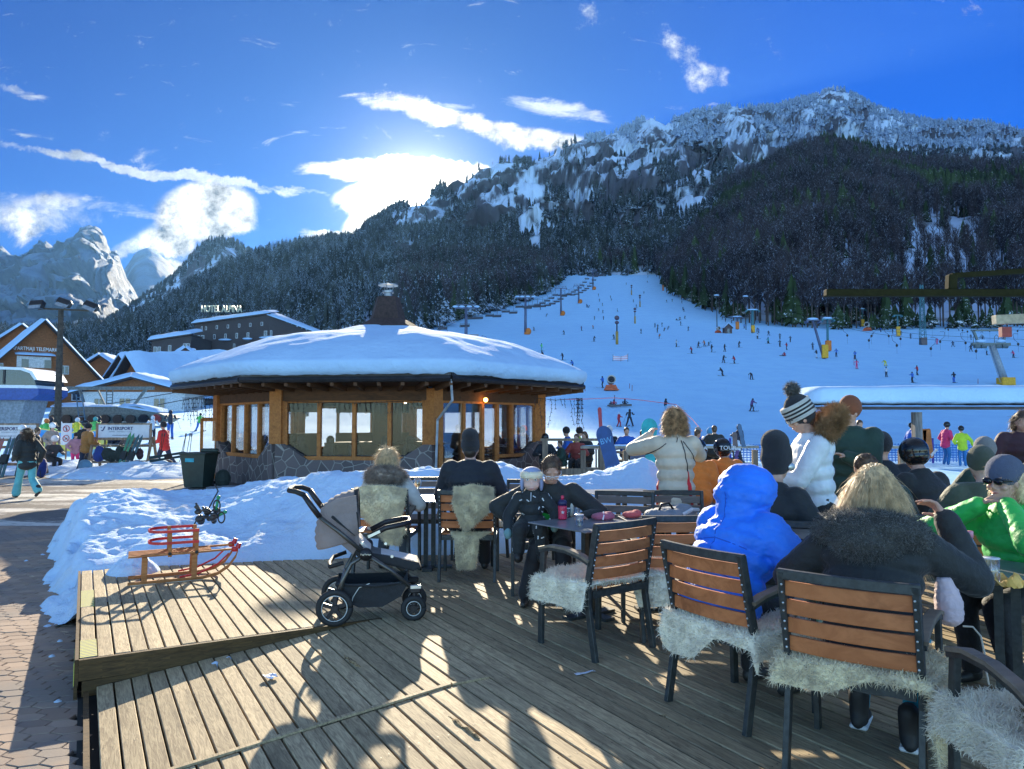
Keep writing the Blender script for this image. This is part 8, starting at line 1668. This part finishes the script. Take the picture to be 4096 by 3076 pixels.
far_p(909.5,31,'person in bright blue jacket and black helmet under the shelter',BLJ,sit=False,z0=-.27,H=1.0,face=(1,0),head='helmet',tm=BLT,group=GN);far_p(916,31.5,'dark figure between the blue jacket and the shelter post',J_BLK,sit=False,z0=-.27,H=.96,face=(-.6,0),group=GN);far_p(945,31,'person in hot pink jacket and black helmet by the net',PNK,sit=False,z0=-.27,H=1.02,face=(1,.2),head='helmet',tm=BLT,group=GN);far_p(962,30,'person in lime green jacket and dark helmet resting a hand on the net post',LIME,sit=False,z0=-.27,H=.93,face=(.2,1),head='helmet',tm=BLT,group=GN,hands=[(-.22,.2,1.0),(.45,.15,.95)])
for px,lb in ((919.5,'orange ski bag left of the shelter post'),(929,'orange ski bag right of the shelter post')):u,v = uv(px,430);q = MB();q.box((0,0,.95),(.40,.10,1.2),bev=.05);o = q.build('ski_bag',mat('orange_canvas',(.42,.13,.03),.8));tag(o,lb,'ski bag','orange ski bags').location = (u*30,30,-.27);o.rotation_euler = (0,R(4 if px < 925 else -5),0)
# snowboards and skis stuck upright
def board(name,px,py_b,d,h,w_,lean,m,label,yaw=0,z=None,bind=None,text=None):
    p = at(px,py_b,d);o = empty(name,p,0,label,'snowboard' if 'board' in name else 'skis');o.rotation_euler = (R(-12),R(lean),yaw);q = MB();n = 12
    P = [(-w_/2,0),(-w_/2*.88,h*.35),(-w_/2*.86,h*.6),(-w_/2,h-w_*.6)]+[(-w_/2*math.cos(t_),h-w_*.6+w_*.6*math.sin(t_)) for t_ in [k*math.pi/n for k in range(1,n)]]+[(w_/2,h-w_*.6),(w_/2*.86,h*.6),(w_/2*.88,h*.35),(w_/2,0)]
    q.prism(P,-.006,.006,'y');q.build('deck_sheet',m,o)
    if bind:
        for z_ in bind:q = MB();q.box((0,-.05,z_),(w_*.95,.09,.10),bev=.02);q.tube([(-w_*.5,-.1,z_),(0,-.18,z_+.03),(w_*.5,-.1,z_)],.03,6);q.build('binding',MATS['rubber_black'],o)
    if text:
        for s_,z_,sz in text:t_ = text_obj('board_lettering',s_,sz,mat('board_print',(.10,.30,.55),.5),o,.001,sx=.9);t_.location = (0,-.008,z_)
    return o
board('snowboard',615.5,476,12.2,.86,.27,-13.5,mat('blue_board',(.010,.045,.17),.35),'dark blue snowboard with outlined letters leaning in the snow',text=[('BW',.60,.14),('BW',.12,.14)]);board('snowboard',644+3,470,12.6,.90,.28,6,mat('teal_board',(.01,.28,.30),.4),'teal snowboard with red tip behind the beige jacket');board('snowboard',636,476,12.0,.62,.28,8,mat('slate_board',(.06,.07,.12),.4),'dark slate snowboard with black bindings in front of the teal one',bind=(.20,.48))
board('skis',601.5,438,20.0,.85,.11,-2,mat('red_ski',(.35,.03,.04),.4),'pair of red tipped skis standing on the far terrace');board('skis',744,447,17,.55,.10,-8,mat('slate_blue_ski',(.05,.10,.18),.4),'pair of blue grey skis leaning at the end of the far railing');board('skis',735.5,447,17,.35,.12,0,mat('brown_ski',(.12,.07,.06),.4),'short dark ski tips beside the blue grey skis')
# ------------------------------------------------------------------ left: rental racks, signs, walkers
M_RACK = mat('rack_timber',(.30,.20,.13),.85,var=.3,stretch=(1,1,.2),scale=12);M_SIGNW = mat('sign_white',(.62,.62,.66),.45,var=.05);M_NVT = mat('sign_navy',(.03,.03,.12),.5);M_GRT = mat('sign_grey',(.35,.37,.42),.5);M_RDT = mat('sign_red',(.5,.03,.04),.5)
def rack(x,y,rz,label,sgn,wd=2.0):
    o = empty('rental_rack',(x,y,-.27),rz,label,'ski rack');
    for sx_ in (-wd/2,wd/2):
        for sy in (-.55,.55):q = MB();q.beam((sx_,sy,0),(sx_,sy*.12,1.28),.07,.09);q.build('leg',M_RACK,o)
        q = MB();q.beam((sx_,-.33,.5),(sx_,.33,.5),.05,.08);q.beam((sx_,-.5,.1),(sx_,.5,.1),.05,.08);q.build('brace',M_RACK,o)
    for z_,yy_ in ((1.22,0),(.98,-.12),(.42,-.36)):q = MB();q.beam((-wd/2-.08,yy_,z_),(wd/2+.08,yy_,z_),.06,.09);q.build('rail',M_RACK,o)
    s_ = MB();s_.box((0,0,1.50),(1.75,.03,.46));so_ = s_.build('sign_board',M_SIGNW,o);q = MB()
    q.box((0,0,1.75),(1.9,.07,.05));q.box((-.93,0,1.5),(.06,.06,.55));q.box((.93,0,1.5),(.06,.06,.55));q.build('sign_frame',M_RACK,o)
    t_ = text_obj('sign_lettering','INTERSPORT',.155,M_NVT,so_,.003,sx=.98,offset=.004);t_.location = (-.12,-.02,1.585);t_ = text_obj('sign_lettering','BERNIK   KRANJSKA GORA',.062,M_GRT,so_,.002,sx=1.05);t_.location = (-.12,-.02,1.475);t_ = text_obj('sign_lettering','www.intersport-bernik.com',.055,M_NVT,so_,.002);t_.location = (-.08,-.02,1.35)
    q = MB();q.prism([(-.79,1.52),(-.72,1.55),(-.68,1.66),(-.63,1.66),(-.69,1.53),(-.74,1.49)],-.022,-.017,'y');q.ball((-.78,-.018,1.63),(.018,.004,.018),8);q.build('logo_tick',M_NVT,so_)
    return o
rx = uv(124,430)[0]*26.5;r1 = rack(rx,26.5,R(4),'wooden rental rack with a white INTERSPORT sign right of the brown jacket man',1);rx0 = uv(6,430)[0]*25;rack(rx0+.1,25,R(4),'wooden rental rack with cropped INTERSPORT sign at the left edge',0)
def bundle(x,y,z,rx_,ry_,rz_,m,label,seed,name='backpack',cat='backpack',group='bags hanging on the rental racks'):
    rs = random.Random(seed);o = empty(name,(x,y,z),0,label,cat,group);q = MB()
    for k in range(5):q.ball((rs.uniform(-.3,.3)*rx_,rs.uniform(-.2,.2)*ry_,rs.uniform(-.35,.35)*rz_),(rx_*rs.uniform(.6,.85),ry_*rs.uniform(.7,.9),rz_*rs.uniform(.6,.85)),10)
    remesh(q,'bag',m,o,.02,2,.015,.1);q = MB();q.tube([(-.06,-ry_*.3,rz_*.9),(0,-ry_*.3,rz_*1.35),(.06,-ry_*.3,rz_*.9)],.012,5);q.tube([(rx_*.4,-ry_,-rz_*.4),(rx_*.45,-ry_,-rz_*1.7)],.010,5);q.build('strap',M_WIRE,o)
CB = cloth('navy_bag',(.02,.04,.20));CK = cloth('black_green_coat',(.015,.022,.016));CM = cloth('dark_maroon_bag',(.05,.02,.03));CG = cloth('pale_blue_bag',(.14,.26,.36))
for i,(dx,rw,rh,m_,lb) in enumerate(((-.62,.24,.26,CB,'navy blue bag hanging at the left of the right rental rack'),(-.28,.30,.27,CK,'black green coat hanging in the middle of the right rental rack'),(.12,.20,.30,CK,'dark coat hanging right of the middle of the right rental rack'),(.45,.17,.22,CM,'dark maroon bag on the right rental rack'),(.78,.15,.22,CM,'small dark bag at the right post of the right rental rack'))):bundle(rx+dx,26.1,.42,rw,.14,rh,m_,lb,30+i)
bundle(rx-1.0,25.9,-.02,.26,.2,.24,CG,'pale blue bag lying at the left foot of the right rental rack',40,group=None);bundle(rx+1.35,27.0,.0,.22,.18,.20,CM,'round dark bag on the snow beside the red jacket man',41,group=None)
bundle(rx0+1.45,24.3,.25,.25,.2,.38,CK,'large black bag under the left rental rack',42,group=None);bundle(rx0+1.75,24.2,.12,.22,.2,.34,CB,'navy backpack on the ground right of the left rental rack',43,group=None);bundle(rx0+.9,24.6,.45,.28,.18,.26,CM,'dark maroon bag hanging on the left rental rack',44)
def skipair(x,y,z,h,lx,m,label,w_=.10,name='skis',ly=-12,group='skis leaning on the racks'):
    o = empty(name,(x,y,z),0,label,'skis',group);o.rotation_euler = (R(ly),R(lx),0)
    for k in (-.06,.06):q = MB();q.prism([(k-w_/2,0),(k-w_/2*.7,h*.5),(k-w_/2,h*.9),(k,h),(k+w_/2,h*.9),(k+w_/2*.7,h*.5),(k+w_/2,0)],-.012,.012,'y');q.build('ski',m,o)
    q = MB();q.box((0,-.05,h*.45),(.2,.08,.3),bev=.02);q.build('binding',MATS['rubber_black'],o);return o
SG = mat('green_tail_ski',(.05,.28,.05),.4,c2=(.02,.05,.12),scale=2.5);SD = mat('dark_teal_ski',(.02,.07,.08),.4);SW = mat('white_blue_ski',(.45,.50,.62),.4,c2=(.05,.08,.4),scale=3);SR = mat('orange_red_ski',(.5,.10,.04),.4,c2=(.05,.04,.08),scale=3)
skipair(rx+.28,25.6,-.25,1.5,13,SG,'dark skis with green tails leaning on the right rental rack');skipair(rx+.52,25.6,-.25,1.45,16,SD,'dark teal skis leaning on the right rental rack')
for i,(dx,lx,m_,lb) in enumerate(((-.1,14,SW,'white and blue skis leaning on the left rental rack'),(.1,10,SR,'orange red skis leaning on the left rental rack'),(.32,18,SW,'pale skis beside the orange red skis'),(.5,8,SD,'dark skis behind the walking woman'))):skipair(rx0+dx-.1,24.2,-.25,1.35,lx,m_,lb)
for i,(px,py,l) in enumerate(((179,452,12),(181.5,450,8),(185,449,9),(189,447,5),(159,446,10),(160.5,446,3))):
    u,v = uv(px,430);q = MB();x = u*27;a = math.sin(R(l))*1.15;q.tube([(0,0,0),(a,0,1.12)],.012,5);q.tube([(a,0,1.12),(a*1.08,0,1.24)],.022,6);q.ball((.02,0,.1),(.04,.04,.01),8);tag(q.build('ski_pole',M_WIRE),'thin black ski pole stuck in the snow '+('left of the bin' if px > 170 else 'beside the red jacket man'),'ski pole','ski poles stuck in the snow').location = (x,27,-.1)
o = skipair(-12.3,25.2,.28,1.7,78,SD,'pair of dark skis lying across the snow heap towards the bin',ly=-70,group=None)
# lying ski and pole shadows aside: wheeled bin
u,v = uv(199.5,460);o = empty('wheeled_bin',(u*20.6,20.6,-.27),R(-8),'dark green wheeled rubbish bin with turquoise sticker beside the pavilion','rubbish bin');MBN = mat('bin_green',(.020,.035,.028),.45)
q = MB();V = [(-.27,-.28,.04),(.27,-.28,.04),(.27,.24,.04),(-.27,.24,.04),(-.36,-.36,.92),(.36,-.36,.92),(.36,.34,.92),(-.36,.34,.92)];q.add(V,[(0,1,2,3),(0,1,5,4),(1,2,6,5),(2,3,7,6),(3,0,4,7),(4,5,6,7)]);q.build('body',MBN,o);q = MB();q.box((0,0,.95),(.80,.78,.06),bev=.02);q.box((.12,.30,1.02),(.5,.16,.12),bev=.04);q.build('lid',MBN,o);q = MB();q.box((-.08,-.357,.78),(.26,.006,.10));q.build('sticker',mat('turquoise_sticker',(.02,.35,.45),.5),o)
for s_ in (-.3,.3):q = MB();q.tube([(s_-.03,.26,.09),(s_+.03,.26,.09)],.09,14);q.build('wheel',MATS['rubber_black'],o)
q = MB();q.lathe([(.5,0),(.5,.05),(.3,.06)],n=20);tag(q.build('manhole_plate',MATS['grey_concrete']),'round grey plate on the ground beside the bin','plate').location = (u*20.6+.9,20.2,-.26)
q = MB();q.ball((0,0,.25),(.22,.2,.26),12);tag(q.build('rubbish_bag',CK),'black rubbish bag squeezed between the bin and the pavilion wall','rubbish bag').location = (u*20.6+.62,20.7,-.27)
# coloured banner, prohibition sign
o = empty('banner_fence',(uv(60,430)[0]*33,33,-.27),0,'blue and yellow banner fence between the rental signs','banner fence')
def band(z0,z1,m,nm):q = MB();V = [];[V.extend([(-1.5+i*.36,.1*math.sin(i*.9),z0+.10*math.cos(i*.55)),(-1.5+i*.36,.1*math.sin(i*.9),z1+.10*math.cos(i*.55))]) for i in range(11)];q.add(V,[(2*i,2*i+1,2*i+3,2*i+2) for i in range(10)]);q.build(nm,m,o)
band(1.0,1.42,mat('banner_blue',(.03,.20,.60),.6,c2=(.10,.45,.62),scale=3),'blue_band');band(.62,1.0,mat('banner_yellow',(.80,.50,.02),.6,c2=(.65,.62,.20),scale=4),'yellow_band');band(.38,.62,mat('banner_pale',(.20,.40,.55),.6),'pale_band');band(1.42,1.48,MATS['banner_yellow'],'top_hem')
for x in (-1.5,-.3,2.0):q = MB();q.tube([(x,.02,-.1),(x,.02,1.6)],.03,6);q.build('stake',M_GUT,o)
o = empty('prohibition_sign',(uv(66.5,430)[0]*29,29,-.27),0,'white sign with two red prohibition circles on a wooden post','sign');q = MB();q.box((0,0,1.35),(.42,.02,.85));q.build('sign_board',M_SIGNW,o);q = MB();q.tube([(0,0,-.2),(0,0,.95)],.03,6);q.build('post',M_RACK,o)
for z_ in (1.56,1.18):q = MB();q.tube([(.12*math.cos(t_),-.02,z_+.12*math.sin(t_)) for t_ in [k*math.pi/10 for k in range(21)]],.014,5);q.beam((-.08,-.02,z_+.08),(.08,-.02,z_-.08),.012,.02);q.build('red_circle',M_RDT,o)
q = MB();q.tube([(0,-.018,1.48),(.01,-.018,1.60)],.014,5);q.ball((0,-.018,1.63),.018,6);q.tube([(-.05,-.018,1.13),(.05,-.018,1.20)],.012,5);q.build('pictogram',M_GUT,o)
# walkers
f = Fig('woman in black jacket and turquoise ski trousers walking at the left edge',(uv(28.5,430)[0]*17.8,17.8,-.27),(-.75,.5),pelvis=(0,0,.93),lean=.05,hands=[(-.24,.18,.95),(.26,-.05,.90)],feet=[(-.10,.32,.08),(.10,-.38,.20)],elbow=(.4,-.8,-.5),H=.97,shw=.185,hyaw=.1);f.body(vox=.014);f.jacket(J_BLK,1.12,.018,.006);f.trousers(T_TEAL,1.12,vox=.016,flare=1.45,to=.93);f.boots(T_BLK,sc=1.25,pitch=(0,.6));f.hair(HR_BR,'long',700,.12,rad=.004);f.beanie(cloth('tan_headband',(.30,.20,.12)),1.02,h=.05)
f = Fig('man in brown jacket and black hat standing beside the right rental rack',(uv(86.5,430)[0]*26.3,26.3,-.27),(.5,.85),pelvis=(0,0,.95),lean=.10,hands=[(-.2,.3,1.1),(.3,.25,1.05)],feet=[(-.10,-.22,.08),(.12,.10,.08)],H=1.0,shw=.21);f.body(vox=.016,face=False);f.jacket(J_BRN,1.25,.020,.006);f.trousers(cloth('navy_jeans',(.015,.025,.06)),vox=.018);f.boots(vox=.016);f.beanie(M_KNITD,1.25,h=.09,vox=.014)
f = Fig('man in red jacket and navy trousers walking towards the racks',(uv(165,430)[0]*28.2,28.2,-.27),(-1,.1),pelvis=(0,0,.93),lean=.10,hands=[(-.2,.30,1.0),(.22,.35,1.05)],feet=[(-.10,.12,.08),(.10,-.42,.16)],H=1.04,shw=.21);f.body(vox=.018,face=False);f.jacket(J_RED,1.2,.020,.006);f.trousers(T_NAVY,1.1,vox=.018);f.boots(vox=.016);f.beanie(M_KNITD,1.15,vox=.014)
GL = 'people among the rental racks'
far_p(51,30.0,'woman in beige and black jacket with white goggles near the banner',cloth('beige_black_jacket',(.30,.24,.20)),sit=False,z0=-.27,H=1.0,face=(.8,-.4),head='helmet',hm=M_WHITE,group=GL);far_p(51,26.5,'person in black and white jacket bending by the left rack',cloth('charcoal_jacket',(.05,.05,.055)),sit=True,z0=-.30,H=1.0,face=(.6,-.3),head='helmet',hm=M_WHITE,lean=.4);far_p(83,28.6,'person in dark jacket and black helmet behind the brown jacket man',J_BLK,sit=False,z0=-.27,H=1.05,face=(.7,-.2),head='helmet',group=GL)
far_p(75.5,28.2,'child in pink trousers and patterned jacket near the racks',cloth('pink_print_jacket',(.40,.20,.25)),sit=False,z0=-.27,H=.80,face=(.5,-.5),head='beanie',tm=PNK,group=GL);far_p(34,23.5,'dark clothed person behind the walking woman',J_BLK,sit=False,z0=-.27,H=.95,face=(.5,.5),group=GL);far_p(18.5,24.0,'person with white helmet among the skis at the left edge',J_BLK,sit=False,z0=-.27,H=.96,face=(.6,.6),head='helmet',hm=M_WHITE,group=GL);far_p(129,27.5,'person in dark trousers standing behind the hanging coats',T_JEAN,sit=False,z0=-.27,H=.90,face=(0,1),group=GL,tm=T_NAVY)
# ------------------------------------------------------------------ trees one can tell apart
def np_parts(name,protoV,protoF,m,parent):return npmesh(name,protoV,protoF,m,parent=parent)
TP = []
def tree_proto(kind,seed):
    rs = np.random.RandomState(seed)
    if kind == 'fir':
        V,F = conifer_np(1.0,9,9,seed,.15+.03*rs.rand());T = MB();T.tube([(0,0,0),(0,0,.5),(0,0,.98)],[.014,.010,.002],5)
    else:
        V,F = bare_np(seed,150);T = MB();T.tube([(0,0,0),(.006,0,.35),(-.004,.004,.7),(0,0,.96)],[.013,.010,.006,.001],5)
        for k in range(9):
            z = .40+.055*k;a = k*2.4;T.tube([(0,0,z),(math.cos(a)*.07,math.sin(a)*.07,z+.10),(math.cos(a)*.11,math.sin(a)*.11,z+.20)],[.005,.003,.001],3)
    me = T.mesh('trunk',mat('bark_grey',(.10,.075,.065),.9));o = npmesh('crown',V,F,M_TREEG if kind == 'fir' else M_BARE);cm = o.data;bpy.data.objects.remove(o);return me,cm
TP = {'fir':[tree_proto('fir',40+i) for i in range(4)],'bare':[tree_proto('bare',50+i) for i in range(4)]}
def tree(kind,px,d,h,label,group,zoff=0,surf=None,wf=1.0):
    if surf is not None:x,y,z = surf.pt(px,d)
    else:u,v = uv(px,300);x,y = u*d,d;z = ground(x,y)
    tm,cm = random.choice(TP[kind]);o = empty('fir_tree' if kind == 'fir' else 'bare_tree',(x,y,z-.4),random.uniform(0,6.28),label,'tree',group);o.scale = (h*wf,h*wf,h)
    for nm,me in (('trunk',tm),('crown',cm)):c = bpy.data.objects.new(nm,me);COL.objects.link(c);c.parent = o
    return o
random.seed(21)
for i in range(78):
    px = 668+i*4.6+random.uniform(-2,2);d = g_r0(px)-random.uniform(2,16);k = 'fir' if random.random() < .22 else 'bare'
    if px > 1060:continue
    tree(k,px,d,random.uniform(19,27) if k == 'bare' else random.uniform(14,22),('tall fir' if k == 'fir' else 'tall bare tree')+' at the wood edge '+('right of the piste' if px < 760 else 'behind the padded pylons' if px < 860 else 'below the olive beam'),'trees along the right wood edge')
for i in range(80):
    px = random.uniform(868,1040);t = random.uniform(.0,.5);k = 'bare' if random.random() < .86 else 'fir'
    tree(k,px,t,random.uniform(20,30) if k == 'bare' else random.uniform(10,20),('slender bare trunk' if k == 'bare' else 'dark fir')+' standing on the snowy clearing '+('left part' if px < 920 else 'right part'),'trees on the snowy clearing',surf=mtG,wf=.8)
for i,px in enumerate((838,846,874,905,917,950,958,966,974,982,990,998,871,884,895,930)):
    tree('fir',px,g_r0(px)-random.uniform(12,26),random.uniform(6,11),('low bushy fir in the snowy thicket' if px > 940 else 'small fir standing free')+' at the foot of the right wood','small firs at the foot of the right wood',wf=1.7)
for i in range(40):
    e = LEFT_EDGE[1:7];k = random.uniform(0,len(e)-1.001);j = int(k);f_ = k-j;py,px = e[j][0]*(1-f_)+e[j+1][0]*f_,e[j][1]*(1-f_)+e[j+1][1]*f_;p = gpos(px-2,py,60)
    tree('bare' if random.random() < .45 else 'fir',px-4,p.y,random.uniform(13,20),'tree along the left edge of the piste','trees along the left edge of the piste')
for i in range(14):
    px = 62+i*5+random.uniform(-2,2);tree('fir',px,random.uniform(190,230),random.uniform(9,15),'dark fir behind the village roofs','firs behind the village roofs')
# ------------------------------------------------------------------ haze
hz = MB();hz.box((0,2900,600),(9000,6400,1230));hm = bpy.data.materials.new('haze_air');hm.use_nodes = True
ht = NT(hm.node_tree);ht.n.clear();pv = ht.new('ShaderNodeVolumePrincipled');pv.inputs['Color'].default_value = (.22,.52,1,1)
pv.inputs['Density'].default_value = 2.6e-5;pv.inputs['Anisotropy'].default_value = .5
om = ht.new('ShaderNodeOutputMaterial');ht.l.new(pv.outputs[0],om.inputs['Volume'])
tag(hz.build('haze',hm),'thin blue mountain haze','haze',kind='stuff')
